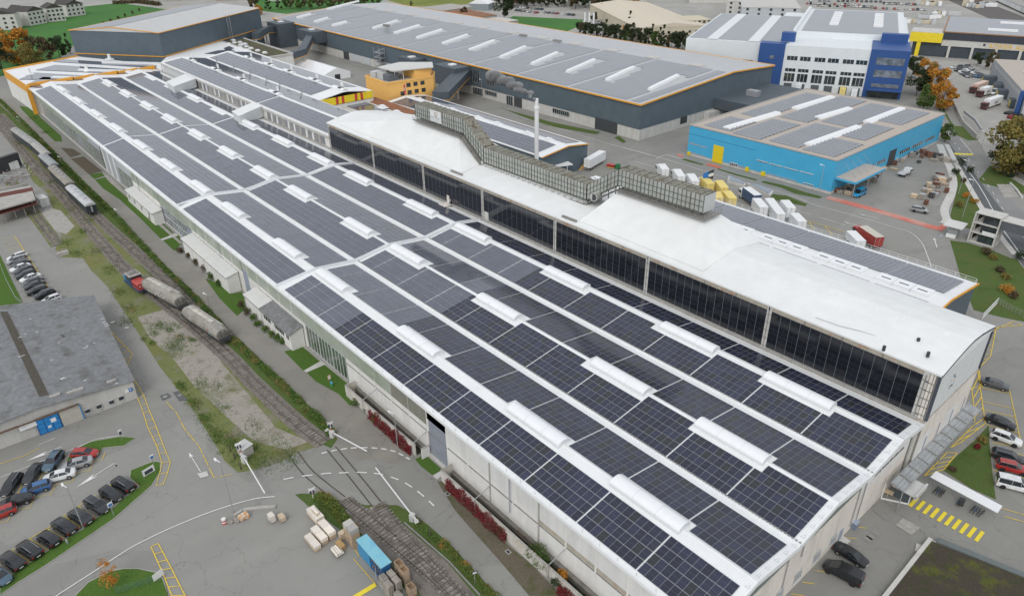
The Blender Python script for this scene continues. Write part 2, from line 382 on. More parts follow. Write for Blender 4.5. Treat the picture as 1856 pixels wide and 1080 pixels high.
def strip_pts(path, w0, w1=None):
 """left and right borders of a band of width w along a polyline of 2D points"""
 w1 = w0 if w1 is None else w1; Lf, Rt = [], []
 n = len(path)
 for i, p in enumerate(path):
  a = path[max(0, i-1)]; b = path[min(n-1, i+1)]; d = Vector((b[0]-a[0], b[1]-a[1])); d.normalize(); q = Vector((-d.y, d.x))
  Lf.append((p[0]+q.x*w0/2, p[1]+q.y*w0/2)); Rt.append((p[0]-q.x*w1/2, p[1]-q.y*w1/2))
 return Lf, Rt
def smooth_path(pts, step=1.0):
 """Catmull-Rom through points, resampled"""
 out = []; n = len(pts)
 for i in range(n-1):
  p0 = Vector(pts[max(0, i-1)][:2]); p1 = Vector(pts[i][:2]); p2 = Vector(pts[i+1][:2]); p3 = Vector(pts[min(n-1, i+2)][:2])
  k = max(1, int((p2-p1).length/step))
  for j in range(k):
   t = j/k
   out.append(.5*((2*p1)+(p2-p0)*t+(2*p0-5*p1+4*p2-p3)*t*t+(3*p1-p0-3*p2+p3)*t**3))
 out.append(Vector(pts[-1][:2])); return out
def band(mb, path, w, z, mi=0):
 a, b = strip_pts(path, w)
 for i in range(len(path)-1):
  mb.quad((*b[i], z), (*b[i+1], z), (*a[i+1], z), (*a[i], z), mi)
 return mb
def pline(name, pts, w, m, z=.03, dash=None, px=True, kind='structure', step=.8, smooth=False):
 path = [Vector((p.x, p.y)) for p in P(pts)] if px else [Vector(p[:2]) for p in pts]; z += zoff()
 mb = MB()
 if smooth: path = smooth_path(path, step)
 if dash:
  on, off = dash; acc = 0; seg = []; cur = 0; draw = True; fine = []
  for a, b in zip(path, path[1:]):
   k = max(1, int((b-a).length/.15))
   fine += [a.lerp(b, i/k) for i in range(k)]
  fine.append(path[-1]); run = [fine[0]]
  for a, b in zip(fine, fine[1:]):
   cur += (b-a).length
   if draw: run.append(b)
   if cur > (on if draw else off):
    if draw and len(run) > 1: band(mb, run[::3]+[run[-1]], w, z)
    draw = not draw; cur = 0; run = [b]
  if draw and len(run) > 1: band(mb, run, w, z)
 else: band(mb, path, w, z)
 return solo(name, mb, m, kind=kind)
def segs(name, pairs, w, m, z=.03, px=True):
 mb = MB(); z += zoff()
 for a, b in pairs:
  if px: a = gz(*a); b = gz(*b)
  band(mb, [Vector(a[:2]), Vector(b[:2])], w, z)
 return solo(name, mb, m, kind='structure')
def ladder(name, outer, inner, w=.14, n=None, m=None, z=.03, ends=True):
 """two painted borders joined by rungs"""
 mb = MB(); A = [Vector(gz(*p)[:2]) for p in outer]; B = [Vector(gz(*p)[:2]) for p in inner]
 band(mb, A, w, z); band(mb, B, w, z)
 def at(path, t):
  ls = [(b-a).length for a, b in zip(path, path[1:])]; T = t*sum(ls)
  for (a, b), l in zip(zip(path, path[1:]), ls):
   if T <= l: return a.lerp(b, T/l if l else 0)
   T -= l
  return path[-1]
 n = n or max(2, int(sum((b-a).length for a, b in zip(A, A[1:]))/2.6))
 for i in range(n+1): band(mb, [at(A, i/n), at(B, i/n)], w, z+.002)
 return solo(name, mb, m or YLINE, kind='structure')
def leaf(mb, p, s, mi=0):
 n = Vector((R.gauss(0, 1), R.gauss(0, 1), R.gauss(.5, 1))).normalized()
 a = n.orthogonal().normalized(); b = n.cross(a); th = R.uniform(0, pi); a, b = a*cos(th)+b*sin(th), b*cos(th)-a*sin(th)
 s1 = s*R.uniform(.6, 1.3); s2 = s*R.uniform(.35, .8)
 mb.add((p-a*s1, p+b*s2, p+a*s1, p-b*s2), ((0, 1, 2, 3),), mi)
def crown_mb(h, r, n, size, seed, conif=False, base=.25, blobs=14):
 """leaf-sized faces gathered in clumps through a crown of height h and radius r"""
 rr = random.Random(seed); mb = MB(); cl = []
 for i in range(blobs):
  z = rr.uniform(base, 1)
  if conif: rad = r*(1.05-z)*1.1
  else: rad = r*sqrt(max(.05, 1-((z-.6)/.5)**2))
  a = rr.uniform(0, 2*pi); d = rad*sqrt(rr.random())*.85
  cl.append((Vector((cos(a)*d, sin(a)*d, z*h)), r*rr.uniform(.22, .48)*(.6 if conif else 1)))
 for i in range(n):
  c, br = cl[rr.randrange(len(cl))]
  v = Vector((rr.gauss(0, 1), rr.gauss(0, 1), rr.gauss(0, 1))).normalized()*br*(rr.random()**.35)
  v.z *= .8; leaf(mb, c+v, size*rr.uniform(.7, 1.3))
 return mb
def trunk_mb(h, r, seed, limbs=5):
 rr = random.Random(seed); mb = MB()
 top = Vector((rr.uniform(-.3, .3), rr.uniform(-.3, .3), h*.72)); mid = top*.5+Vector((rr.uniform(-.2, .2), 0, 0))
 mb.tube((0, 0, -.1), mid, r, r*.7, 7); mb.tube(mid, top, r*.7, r*.25, 6)
 for i in range(limbs):
  a = rr.uniform(0, 2*pi); z = rr.uniform(.25, .6); st = mid*(z/.36 if z < .36 else 1) if z < .36 else mid.lerp(top, (z-.36)/.36)
  e = st+Vector((cos(a)*h*.22, sin(a)*h*.22, h*.22)); mb.tube(st, e, r*.4, r*.1, 5)
 return mb
TREES = {}
def tree_proto(key, h, r, n, size, lm, seed, conif=False, base=.25, blobs=14):
 t = thing('tree', 'proto', 'tree'); part('trunk', trunk_mb(h, max(.12, h*.02), seed), BARK, t, False)
 part('crown', crown_mb(h, r, n, size, seed+1, conif, base, blobs), lm, t, False); TREES[key] = t; return t
def put_tree(key, p, s, label, group=None, cat='tree', name=None):
 o = dup(TREES[key], (p[0], p[1], 0), R.uniform(0, 6.28), label, group, s)
 if name: o.name = name
 o['category'] = cat; return o
def hedge(name, path, w, h, lm, label, cat='hedge', dens=55, size=.16, px=True, gap=.0, z0=0, group=None):
 pts = [Vector((p.x, p.y)) for p in P(path)] if px else [Vector(p[:2]) for p in path]
 mb = MB(); Lt = sum((b-a).length for a, b in zip(pts, pts[1:])); c0 = pts[0]
 for a, b in zip(pts, pts[1:]):
  ln = (b-a).length; d = (b-a)/ln; q = Vector((-d.y, d.x)); k = int(ln*dens*w*h)
  for i in range(k):
   t = R.random()*ln; lump = .55+.45*sin(t*1.7+a.x)*sin(t*.61+a.y*2.1)+R.uniform(-.12, .18)
   if lump < gap: continue
   ang = R.uniform(0, pi); rad = R.random()**.4
   x = cos(ang)*rad*w/2*(.7+.5*lump); z = sin(ang)*rad*h*(.45+.6*lump)
   leaf(mb, Vector((a.x+d.x*t+q.x*x, a.y+d.y*t+q.y*x, z0+max(.05, z))), size)
 return solo(name, mb, lm, label, cat, group, at=(c0.x, c0.y, z0))
def bush(p, r, h, lm, label, n=350, size=.16, group=None, name='shrub'):
 mb = MB()
 cl = [(Vector((p[0]+R.uniform(-r, r)*.55, p[1]+R.uniform(-r, r)*.55, h*R.uniform(.3, .75))), r*R.uniform(.4, .65)) for _ in range(7)]
 for i in range(n):
  c, b = cl[R.randrange(7)]; v = Vector((R.gauss(0, 1), R.gauss(0, 1), R.gauss(0, 1))).normalized()*b*R.random()**.4
  q = c+v; q.z = max(.05, min(h*1.1, q.z)); leaf(mb, q, size)
 return solo(name, mb, lm, label, 'shrub', group, at=(p[0], p[1], 0))
def text(body, size, m, parent, loc, rot):
 """raised lettering as a mesh"""
 cu = bpy.data.curves.new('t', 'FONT'); cu.body = body; cu.size = size; cu.align_x = 'CENTER'; cu.extrude = .02
 tmp = bpy.data.objects.new('t', cu); me = bpy.data.meshes.new_from_object(tmp); bpy.data.objects.remove(tmp); me.name = 'lettering'; me.materials.clear(); me.materials.append(m)
 o = bpy.data.objects.new('lettering', me); COL.objects.link(o); o.parent = parent; o.location = loc; o.rotation_euler = rot; return o
# GROUND
z = lambda n: round(.012*n, 4)
gr = MB(); gr.poly([(-2600, -1500, 0), (900, -1500, 0), (900, 2600, 0), (-2600, 2600, 0)]); solo('ground', gr, ASPH, kind='structure')
sheet('far_ground', [(-2600, 420), (-2600, -1500), (-560, -1500), (-560, 160), (-470, 300), (-120, 340), (-10, 480), (900, 900), (900, 2600), (-2600, 2600)], z(1), YARD, world=True)
sheet('crop_field', [(-40, 20), (0, 36), (70, 25), (140, 14), (215, 6), (262, 12), (310, 19), (300, 34), (200, 56), (140, 70), (125, 96), (60, 128), (-60, 150)], z(2), FIELD)
sheet('grass_verge', [(452, -2), (700, -2), (680, 9), (600, 14), (520, 26), (470, 20)], z(2), FIELD)
sheet('meadow', [(688, -3), (880, -4), (850, 8), (800, 13), (740, 12)], z(2), MEADOW)
sheet('crop_field', [(930, 30), (950, 31), (1058, 36), (1050, 48), (1013, 64), (960, 58), (900, 46)], z(2), FIELD)
sheet('railway_yard', [(-60, 160), (0, 190), (85, 272), (137, 322), (217, 400), (275, 460), (357, 538), (430, 612), (489, 668), (556, 732), (614, 790), (590, 806), (545, 818), (500, 840), (455, 852), (432, 856), (408, 836), (385, 796), (345, 735), (290, 665), (255, 610), (222, 560), (195, 520), (165, 490), (150, 468), (112, 466), (100, 452), (112, 425), (85, 404), (95, 375), (85, 350), (60, 330), (20, 250), (-60, 190)], z(1), GRASSY)
sheet('gravel_patch', [(265, 585), (300, 570), (345, 605), (400, 655), (455, 720), (500, 775), (560, 800), (520, 815), (460, 800), (400, 745), (352, 700), (318, 655), (285, 625)], z(2), YARDG)
sheet('gravel_patch', [(85, 375), (110, 382), (135, 410), (120, 425), (90, 415), (70, 395)], z(2), GRAVEL)
sheet('gravel_patch', [(250, 575), (300, 560), (375, 620), (395, 645), (420, 690), (330, 660), (270, 610)], z(2)+.003, YARDG)
sheet('path', [(-40, 130), (10, 183), (50, 212), (110, 268), (160, 317), (217, 368), (255, 400), (290, 435), (315, 457), (342, 480), (375, 505), (400, 535), (464, 597), (514, 641), (550, 672), (571, 691), (614, 716), (639, 732), (671, 757), (704, 780), (740, 812), (720, 840), (640, 830), (606, 800), (586, 765), (556, 735), (526, 706), (489, 672), (430, 612), (357, 538), (300, 484), (240, 424), (180, 362), (137, 320), (85, 270), (0, 190), (-40, 150)], z(2), ASPHW)
sheet('verge', [(-40, 150), (0, 190), (85, 268), (137, 318), (180, 360), (240, 422), (300, 482), (357, 536), (430, 610), (489, 668), (556, 731), (586, 762), (612, 795), (600, 812), (575, 800), (540, 768), (500, 728), (430, 652), (380, 600), (300, 530), (240, 465), (180, 398), (130, 340), (60, 270), (-40, 175)], z(3), LAWNR)
LAWNS = [
[(35, 192), (60, 197), (75, 215), (110, 246), (113, 257), (100, 257), (65, 225), (40, 200)],
[(162, 317), (185, 313), (190, 319), (171, 325)],
[(172, 326), (198, 320), (208, 330), (228, 345), (312, 420), (314, 425), (291, 433), (250, 392), (217, 362), (187, 342)],
[(293, 434), (324, 427), (329, 442), (316, 455)],
[(372, 505), (400, 515), (421, 532), (438, 529), (444, 545), (444, 560), (430, 573), (412, 555), (398, 541)],
[(515, 637), (549, 628), (582, 658), (550, 672)], [(555, 674), (590, 661), (629, 692), (631, 712), (642, 731), (634, 735), (614, 714), (572, 691)],
[(763, 827), (772, 825), (801, 851), (784, 861), (763, 845), (752, 832)]]
for l in LAWNS: sheet('lawn', l, z(3), LAWN)
for l in ([(110, 268), (132, 270), (148, 280), (128, 286)], [(128, 288), (152, 284), (186, 311), (162, 317)]): sheet('planting_bed', l, z(3), DIRT)
for l in ([(549, 629), (556, 625), (640, 690), (631, 696)], [(770, 822), (778, 816), (812, 843), (803, 850)], [(185, 313), (200, 322), (330, 440), (327, 443), (196, 328)], [(440, 525), (448, 530), (455, 560), (446, 558)]): sheet('terrace_strip', l, z(3), GRAVEL)
for l in ([(550, 672), (582, 654), (591, 660), (556, 675)], [(291, 434), (318, 423), (324, 427), (294, 436)], [(784, 862), (799, 853), (806, 858), (792, 869)]): sheet('garden_path', l, z(4), CONCL)
for l in ([(630, 700), (640, 695), (680, 738), (720, 770), (760, 812), (745, 818), (715, 792), (672, 756), (641, 731)], [(792, 872), (805, 872), (830, 905), (860, 930), (900, 970), (960, 1020), (1020, 1080), (960, 1080), (905, 1015), (860, 965), (825, 925)]): sheet('verge', l, z(3), soil('brown_verge', (.14, .12, .09), [((.08, .10, .03), .5, .7, .4)]) if 'brown_verge' not in _M else _M['brown_verge'])
def island(pts, name='lawn'):
 sheet(name, pts, z(5), LAWN)
 pline('kerb', pts+[pts[0]], .14, CONC, z=z(6))
island([(0, 1057), (23, 1040), (58, 1017), (88, 997), (118, 977), (148, 960), (175, 938), (203, 922), (225, 902), (253, 882), (235, 866), (237, 852), (262, 842), (278, 836), (291, 837), (291, 855), (275, 880), (207, 940), (160, 972), (82, 1025), (32, 1056), (0, 1078)])
island([(118, 838), (128, 822), (140, 812), (165, 800), (218, 791), (246, 793), (225, 808), (186, 812), (180, 826), (142, 828)])
island([(132, 1084), (160, 1055), (200, 1035), (225, 1030), (250, 1030), (283, 1037), (296, 1050), (306, 1084)])
sheet('verge', [(535, 896), (547, 894), (575, 895), (612, 906), (640, 908), (662, 915), (720, 915), (745, 928), (775, 950), (815, 985), (855, 1028), (905, 1084), (742, 1084), (700, 1010), (660, 990), (610, 955), (560, 918)], z(2), LAWNR)
sheet('ballast', [(612, 907), (640, 909), (664, 920), (700, 921), (725, 945), (760, 976), (812, 1020), (866, 1084), (755, 1084), (715, 1040), (672, 985), (630, 940)], z(3), BALL)
sheet('lawn', [(1722, 436), (1752, 440), (1793, 452), (1832, 468), (1900, 480), (1900, 592), (1815, 575), (1765, 562), (1742, 505)], z(3), LAWNR)
sheet('verge', [(1728, 306), (1745, 313), (1768, 350), (1782, 372), (1765, 400), (1760, 415), (1735, 410), (1722, 392), (1733, 350), (1730, 330)], z(3), LAWNR)
sheet('verge', [(1690, 150), (1712, 200), (1728, 228), (1745, 230), (1764, 250), (1790, 254), (1755, 255), (1735, 246), (1716, 222), (1700, 195)], z(3), LAWNR)
sheet('road', [(1700, 190), (1712, 215), (1722, 262), (1738, 300), (1770, 350), (1800, 405), (1850, 480), (1950, 600), (2000, 560), (1900, 450), (1870, 400), (1830, 360), (1790, 312), (1760, 280), (1728, 235), (1710, 205)], z(4), ROADC)
sheet('bus_lane', [(1717, 257), (1735, 280), (1755, 300), (1800, 360), (1850, 425), (1900, 490), (1880, 520), (1830, 445), (1790, 385), (1760, 336), (1738, 298), (1720, 272)], z(5), ASPHN)
pline('footpath', [(1716, 262), (1733, 296), (1752, 330), (1776, 372), (1800, 412), (1840, 462)], 1.5, CONCL, z(5), smooth=True)
pline('footpath', [(1703, 262), (1712, 285), (1722, 305), (1728, 330), (1724, 352), (1712, 380), (1716, 400), (1708, 405)], 2.2, CONCL, z(5), smooth=True)
sheet('lawn', [(1708, 851), (1741, 820), (1770, 795), (1792, 770), (1793, 800), (1799, 860), (1805, 905), (1760, 885)], z(3), LAWNR)
sheet('depot_yard', [(1690, 118), (1760, 100), (1860, 105), (1900, 200), (1900, 330), (1830, 350), (1790, 285), (1765, 240), (1735, 205), (1712, 165)], z(3), YARD)
sheet('lawn', [(1770, 330), (1795, 300), (1860, 340), (1900, 380), (1856, 352), (1810, 340)], z(4), LAWNR)
sl = MB().box(-.13, -1.25, 0, .13, 1.25, .10).mesh('sleeper', TIE)
def track(name, label, pts, near=0, zb=.03, bed=3.4, world=False, sink=False, group='railway tracks', bedmat=None):
 path = [Vector((p.x, p.y)) for p in P(pts)] if not world else [Vector(p) for p in pts]
 sp = smooth_path(path, .65); root = thing(name, label, 'railway track', (sp[0].x, sp[0].y, 0), 0, group)
 if bed:
  mb = MB(); a, b = strip_pts(sp[::3]+[sp[-1]], bed); q = len(a)
  for i in range(q-1): mb.quad((*b[i], z(4)+.02), (*b[i+1], z(4)+.02), (*a[i+1], z(4)+.02), (*a[i], z(4)+.02))
  part('ballast_bed', mb, bedmat or BALL, root, kind='stuff')
 st = MB(); zs = zb+.02 if not sink else -.2; cnt = 0
 if not sink:
  dist = sorted(range(len(sp)-1), key=lambda i: (Vector((*sp[i], 0))-CAM).length)[:near]; ns = set(dist)
  for i in range(len(sp)-1):
   d = sp[i+1]-sp[i]; an = atan2(d.y, d.x)+R.uniform(-.03, .03)
   if i in ns:
    o = bpy.data.objects.new('sleeper', sl); COL.objects.link(o); o.parent = root
    o.location = (sp[i].x-sp[0].x, sp[i].y-sp[0].y, zs); o.rotation_euler = (0, 0, an)
   else: st.obox((sp[i].x, sp[i].y, zs), (.26, 2.5, .10), an)
  if st.v: part('sleepers', st, TIE, root, kind='stuff')
 for sgn in (-1, 1):
  rl = MB(); a, b = strip_pts(sp, 1.5); e = a if sgn > 0 else b; ht = .16 if not sink else .0
  for i in range(len(e)-1):
   p, q = Vector((*e[i], 0)), Vector((*e[i+1], 0))
   if sink:
    rl.bar(p+Vector((0, 0, z(6))), q+Vector((0, 0, z(6))), .14, .02)
   else:
    rl.bar(p+Vector((0, 0, zs+.17)), q+Vector((0, 0, zs+.17)), .10, .15); rl.bar(p+Vector((0, 0, zs+.25)), q+Vector((0, 0, zs+.25)), .07, .02, 1)
  part('rail', rl, [RAIL, RAILT], root)
 return sp
RA = [(-40, 190), (0, 228), (60, 298), (110, 352), (165, 418), (218, 478), (252, 512), (330, 573), (412, 644), (452, 686), (490, 722), (545, 772), (588, 803)]
track('railway_track', 'main siding track running under the locomotive and hopper wagons', RA, near=170)
track('railway_track', 'weedy siding track under the row of old coaches', [(0, 208), (25, 234), (83, 288), (130, 343), (165, 383), (240, 452), (320, 523), (372, 572), (418, 618)], near=110)
track('railway_track', 'overgrown stub track ending at the small buffer stop', [(20, 330), (60, 385), (85, 418), (105, 445)], near=0, bedmat=GRASSY)
track('railway_track', 'flush rails crossing the road towards the timber yard track', [(600, 812), (640, 860), (684, 915)], sink=True, bed=0)
track('railway_track', 'flush rails crossing the road behind the second barrier', [(532, 822), (560, 858), (618, 905)], sink=True, bed=0)
track('railway_track', 'near turnout track below the crossing, beside the crates', [(624, 907), (701, 970), (788, 1045), (850, 1105)], near=60, bed=0)
track('railway_track', 'near turnout track below the crossing, beside the red creeper road', [(684, 915), (728, 970), (798, 1045), (858, 1112)], near=60, bed=0)
bm_ = MB(); bm_.bar(gz(718, 915, .12), gz(745, 962, .12), .25, .3);
mbk = MB(); pth = [Vector(gz(*p)[:2]) for p in [(733, 948), (775, 985), (815, 1020), (870, 1080)]]
for a_, b_ in zip(pth, pth[1:]): mbk.bar((*a_, .12), (*b_, .12), .18, .35)
solo('kerb', mbk, PIPE, kind='structure')
pline('white_line', [(60, 1108), (102, 1080), (175, 1033), (235, 994), (290, 966), (350, 940), (405, 920), (462, 904), (498, 900)], .16, WLINE, z(7), smooth=True)
dsh = [(514, 869), (540, 864), (567, 861), (593, 858), (622, 857), (645, 856), (665, 857), (687, 859), (706, 864), (726, 871), (742, 880), (759, 892), (773, 904), (787, 917)]
pline('dashed_white_line', dsh, .22, WLINE, z(7), dash=(1.55, 1.15), smooth=True)
pline('dashed_white_line', [(583, 822), (604, 817), (634, 812.5), (663, 811.5), (693, 813.5), (714, 818), (731, 826), (748, 836)], .26, WLINE, z(7), dash=(.9, .55), smooth=True)
pline('yellow_line', [(302, 729), (320, 748), (335, 778), (361, 809), (388, 866), (420, 860)], .12, YLINE, z(7), dash=(3.2, .4))
ladder('yellow_ladder', [(182, 575), (205, 605), (221, 622), (241, 642), (232, 660), (230, 667), (254, 706), (262, 720), (270, 742), (282, 770), (298, 812), (309, 838), (303, 860), (296, 878)], [(180, 577), (203, 612), (218, 640), (228, 655), (221, 664), (240, 697), (251, 725), (258, 742), (267, 772), (285, 810), (294, 840), (286, 870), (284, 880)], .12, n=24, z=z(7))
ladder('yellow_ladder', [(274, 991), (295, 1038), (312, 1080), (318, 1096)], [(287, 985), (311, 1030), (336, 1080), (344, 1096)], .15, n=7, z=z(7))
pline('yellow_line', [(643, 996), (651, 1007), (641, 1013), (681, 1059)], .11, YLINE, z(7))
pline('yellow_band', [(681, 1059), (640, 1084)], .7, YBRIGHT, z(7))
segs('parking_lines', [((25, 632), (0, 640)), ((26, 635), (0, 647)), ((30, 648), (3, 655))], .1, YLINE)
q = Zm(0, 270, 4)
pline('yellow_line', [q(105, 632), q(180, 745), q(350, 1003), q(395, 1078)], .14, YLINE, z(7))
segs('parking_lines', [(q(105+i*17, 632+i*26), q(105+i*17-105, 632+i*26+24)) for i in range(5)], .1, YLINE, z(7))
q = Zm(0, 810, 4)
segs('parking_lines', [(q(800, 275), q(900, 360)), (q(685, 350), q(790, 425)), (q(565, 430), q(690, 508)), (q(460, 497), q(585, 583)), (q(340, 590), q(470, 665)), (q(215, 665), q(350, 748)), (q(85, 750), q(225, 835)), (q(-20, 845), q(90, 925)), (q(800, 275), q(730, 322)), (q(620, 398), q(560, 435)), (q(510, 475), q(460, 498)), (q(400, 558), q(210, 668)), (q(110, 735), q(80, 755))], .11, YLINE, z(7))
pline('yellow_line', [q(-10, 548), q(55, 540), q(98, 462), q(220, 440), q(250, 368), q(370, 345), q(405, 275), q(525, 252), q(550, 190), q(655, 170), q(680, 105), q(745, 92), q(762, 40)], .11, YLINE, z(7))
segs('parking_lines', [(q(325, 170), q(280, 250)), (q(165, 262), q(130, 340)), (q(440, 62), q(480, 56))], .11, YLINE, z(7))
pline('yellow_line', [(0, 841), (45, 826), (72, 812)], .12, YLINE, z(7))
pline('white_line', [(0, 866), (60, 842), (140, 811), (175, 796), (215, 790)], .11, WLINE, z(7))
pline('white_line', [(70, 807), (100, 794)], .11, WLINE, z(7))
def arrow(a, b, w=.14, m=WLINE, hl=1.0, hw=.35):
 A = Vector(gz(*a)[:2]); B = Vector(gz(*b)[:2]); d = (B-A).normalized(); n = Vector((-d.y, d.x)); mb = MB()
 band(mb, [A, B-d*hl*.6], w, z(7)); t = B; mb.poly([(*(t-d*hl*1.5+n*hw), z(7)+.002), (*(t-d*hl*1.1), z(7)+.002), (*(t-d*hl*1.5-n*hw), z(7)+.002), (*t, z(7)+.002)][::-1])
 solo('painted_arrow', mb, m, kind='structure')
arrow(q(830, 118), q(555, 295), hl=2.2, hw=.55); arrow(q(445, 0), q(188, 105), hl=2.2, hw=.5); arrow(q(1455, 180), q(1370, 42), .12, hl=1.0)
arrow((1698, 449), (1693, 432), .22, hl=.9, hw=.5); arrow((1594, 397), (1556, 388), .16, hl=1.2, hw=.3); arrow((1566, 413), (1528, 402), .16, hl=1.2, hw=.3)
sheet('manhole_slab', [q(1430, 195), q(1500, 175), q(1515, 210), q(1455, 228)], z(7), CONCL)
qq = Zm(0, 540, 4)
sheet('asphalt_patch', [qq(1160, 710), qq(1215, 690), qq(1245, 715), qq(1180, 745)], z(6), ASPHN); sheet('asphalt_patch', [qq(1255, 685), qq(1290, 675), qq(1370, 740), qq(1300, 748)], z(6), ASPHN)
for c_, s_ in ((qq(1198, 716), .45), (qq(1302, 706), .35), ((230.5, 594), .5)):
 p = gz(*c_); mb = MB(); mb.poly([(p.x+s_*cos(i*pi/8), p.y+s_*sin(i*pi/8), z(7)) for i in range(16)]); solo('manhole_cover', mb, CONCL if s_ > .46 else PIPE, kind='structure')
for c_ in ((811, 895), (921, 1000), (211, 844)):
 p = gz(*c_); mb = MB(); mb.box(p.x-.4, p.y-.3, z(6), p.x+.4, p.y+.3, z(6)+.01); mb.box(p.x-.3, p.y-.22, z(6)+.01, p.x+.3, p.y+.22, z(6)+.02, 1); solo('drain_grating', mb, [CONCL, DARKM], kind='structure')
f = Zm(1560, 820, 6.243)
for i in range(10):
 a = Vector(gz(*f(598, 560)).xy).lerp(Vector(gz(*f(1342, 948)).xy), i/9); mb = MB(); mb.box(a.x-.25, a.y-1.3, z(6), a.x+.25, a.y+1.3, z(7)); o = solo('crossing_stripe', mb, YBRIGHT, kind='structure')
e = Zm(1380, 900, 7.7125)
segs('parking_lines', [(e(725, 1030), e(900, 1055)), (e(1175, 573), e(1335, 588)), (e(1358, 430), e(1468, 440)), ((1454, 1055), (1476, 1058)), ((1434, 1076), (1456, 1079))], .12, YLINE, z(7))
segs('white_patch', [(e(1560, 470), e(1650, 530)), (e(1490, 530), e(1570, 590)), (e(1430, 550), e(1540, 625))], 1.0, asphalt('scraped_asphalt', (.30, .29, .27), False), z(6))
sheet('concrete_patch', [f(395, 820), f(475, 740), f(675, 850), f(570, 935)], z(6), mat('worn_concrete_patch', (.36, .35, .32), .9, .2, 1.5)); sheet('concrete_patch', [f(120, 640), f(180, 580), f(400, 690), f(285, 770)], z(6), asphalt('old_patch', (.27, .265, .25), False))
ladder('yellow_ladder', [f(975, 0), f(720, 265)], [f(1090, 8), f(945, 190)], .16, n=4, z=z(7))
h = Zm(1392, 540, 4)
ladder('yellow_ladder', [h(1325, 1085), h(1500, 915), h(1490, 775), h(1475, 655), h(1540, 640)], [h(1395, 1050), h(1575, 910), h(1545, 700), h(1520, 525), h(1530, 510)], .16, n=8, z=z(7))
ladder('yellow_ladder', [h(1530, 508), h(1612, 425), h(1655, 215), h(1845, 200)], [h(1500, 500), h(1560, 440), h(1600, 250), h(1780, 170)], .16, n=12, z=z(7))
segs('parking_lines', [(h(1745, 650), h(1840, 1080)), (h(1535, 600), h(1555, 650)), (h(1545, 652), h(1755, 695)), (h(1555, 752), h(1785, 805)), (h(1565, 812), h(1795, 865)), (h(1580, 920), h(1815, 980)), (h(1620, 1050), h(1830, 1080)), ((1800, 852), (1856, 866)), ((1810, 920), (1856, 933)), ((1820, 936), (1860, 947)), ((1798, 812), (1856, 826))], .13, YLINE, z(7))
zz = Zm(1392, 270, 4)
mb = MB(); A_ = [Vector(gz(*p).xy) for p in [zz(430, 352), zz(720, 430), zz(980, 505), zz(1180, 565), zz(1270, 585)]]; band(mb, A_, 3.0, z(5)); solo('red_footway', mb, REDL, kind='structure')
sheet('red_footway', [zz(1220, 575), zz(1265, 545), zz(1320, 545), zz(1270, 592)], z(5)+.004, REDL)
q6 = Zm(1230, 200, 7.7125)
sheet('red_footway', [q6(370, 765), q6(420, 742), q6(612, 795), q6(560, 818)], z(5), REDL); sheet('red_footway', [q6(-20, 610), q6(60, 628), q6(60, 665), q6(-20, 640)], z(5), REDL)
pline('white_line', [(1130, 268), (1185, 283), (1275, 310), (1300, 318), (1420, 350), (1480, 373), (1540, 389), (1622, 413), (1650, 422), (1670, 440), (1680, 462), (1688, 485)], .18, WLINE, z(7), smooth=True)
pline('white_line', [(930, 208), (1010, 233), (1110, 263), (1180, 282)], .18, WLINE, z(7))
pline('white_line', [(1150, 293), (1230, 315)], .15, WLINE, z(7)); pline('white_line', [(1310, 350), (1356, 362), (1440, 381), (1540, 411)], .15, WLINE, z(7), dash=(7, 3))
pline('white_line', [(1190, 287), (1208, 281), (1235, 288)], .3, WLINE, z(7))
for p_ in ([q6(45, 690), q6(90, 680), q6(200, 712), q6(352, 758), q6(330, 768), q6(140, 722)], [q6(535, 825), q6(560, 818), q6(800, 890), q6(1100, 970), q6(1080, 985), q6(800, 912)], [q6(1150, 1005), q6(1200, 990), q6(1530, 1080), q6(1420, 1080)], [(1392, 330), (1420, 336), (1460, 349), (1491, 357), (1485, 360), (1440, 351)], [(1380, 350), (1425, 355), (1463, 370), (1460, 374), (1400, 362)], [(905, 195), (920, 200), (1000, 222), (1088, 240), (1080, 244), (990, 228)], [(1113, 250), (1122, 247), (1135, 257), (1130, 260)]):
 sheet('verge', p_, z(5), LAWNR)
segs('yellow_marks', [(zz(265, 518), zz(555, 602)), (zz(300, 532), zz(328, 585)), (zz(410, 560), zz(468, 625))], .18, YLINE, z(7))
q8 = Zm(1640, 230, 8.3)
pline('dashed_white_line', [q8(640, 95), q8(720, 210), q8(830, 350), q8(960, 500), q8(1040, 600), q8(1110, 700), q8(1190, 800), q8(1280, 925), q8(1365, 1055), (1824, 390), (1850, 425)], .16, WLINE, z(7), dash=(2.3, 4), smooth=True)
pline('white_line', [q8(885, 590), q8(1000, 730), q8(1110, 880), q8(1230, 1080), (1820, 420), (1856, 470)], .22, WLINE, z(7))
pline('white_line', [q8(830, 180), q8(1030, 420)], .18, WLINE, z(7))
pline('white_line', [q8(1230, 30), q8(1290, 50), q8(1470, 50)], .2, WLINE, z(7))
for i in range(5):
 a = gz(*q8(755+i*55, 398+i*2)); b = gz(*q8(790+i*55, 425+i*2)); mb = MB(); band(mb, [a.xy, b.xy], 1.0, z(7)); solo('crossing_stripe', mb, YBRIGHT, kind='structure')
sheet('kerb_surface', [q8(1380, 865), q8(1600, 870), q8(1720, 1060), q8(1500, 1070)], z(5), GRAVEL)
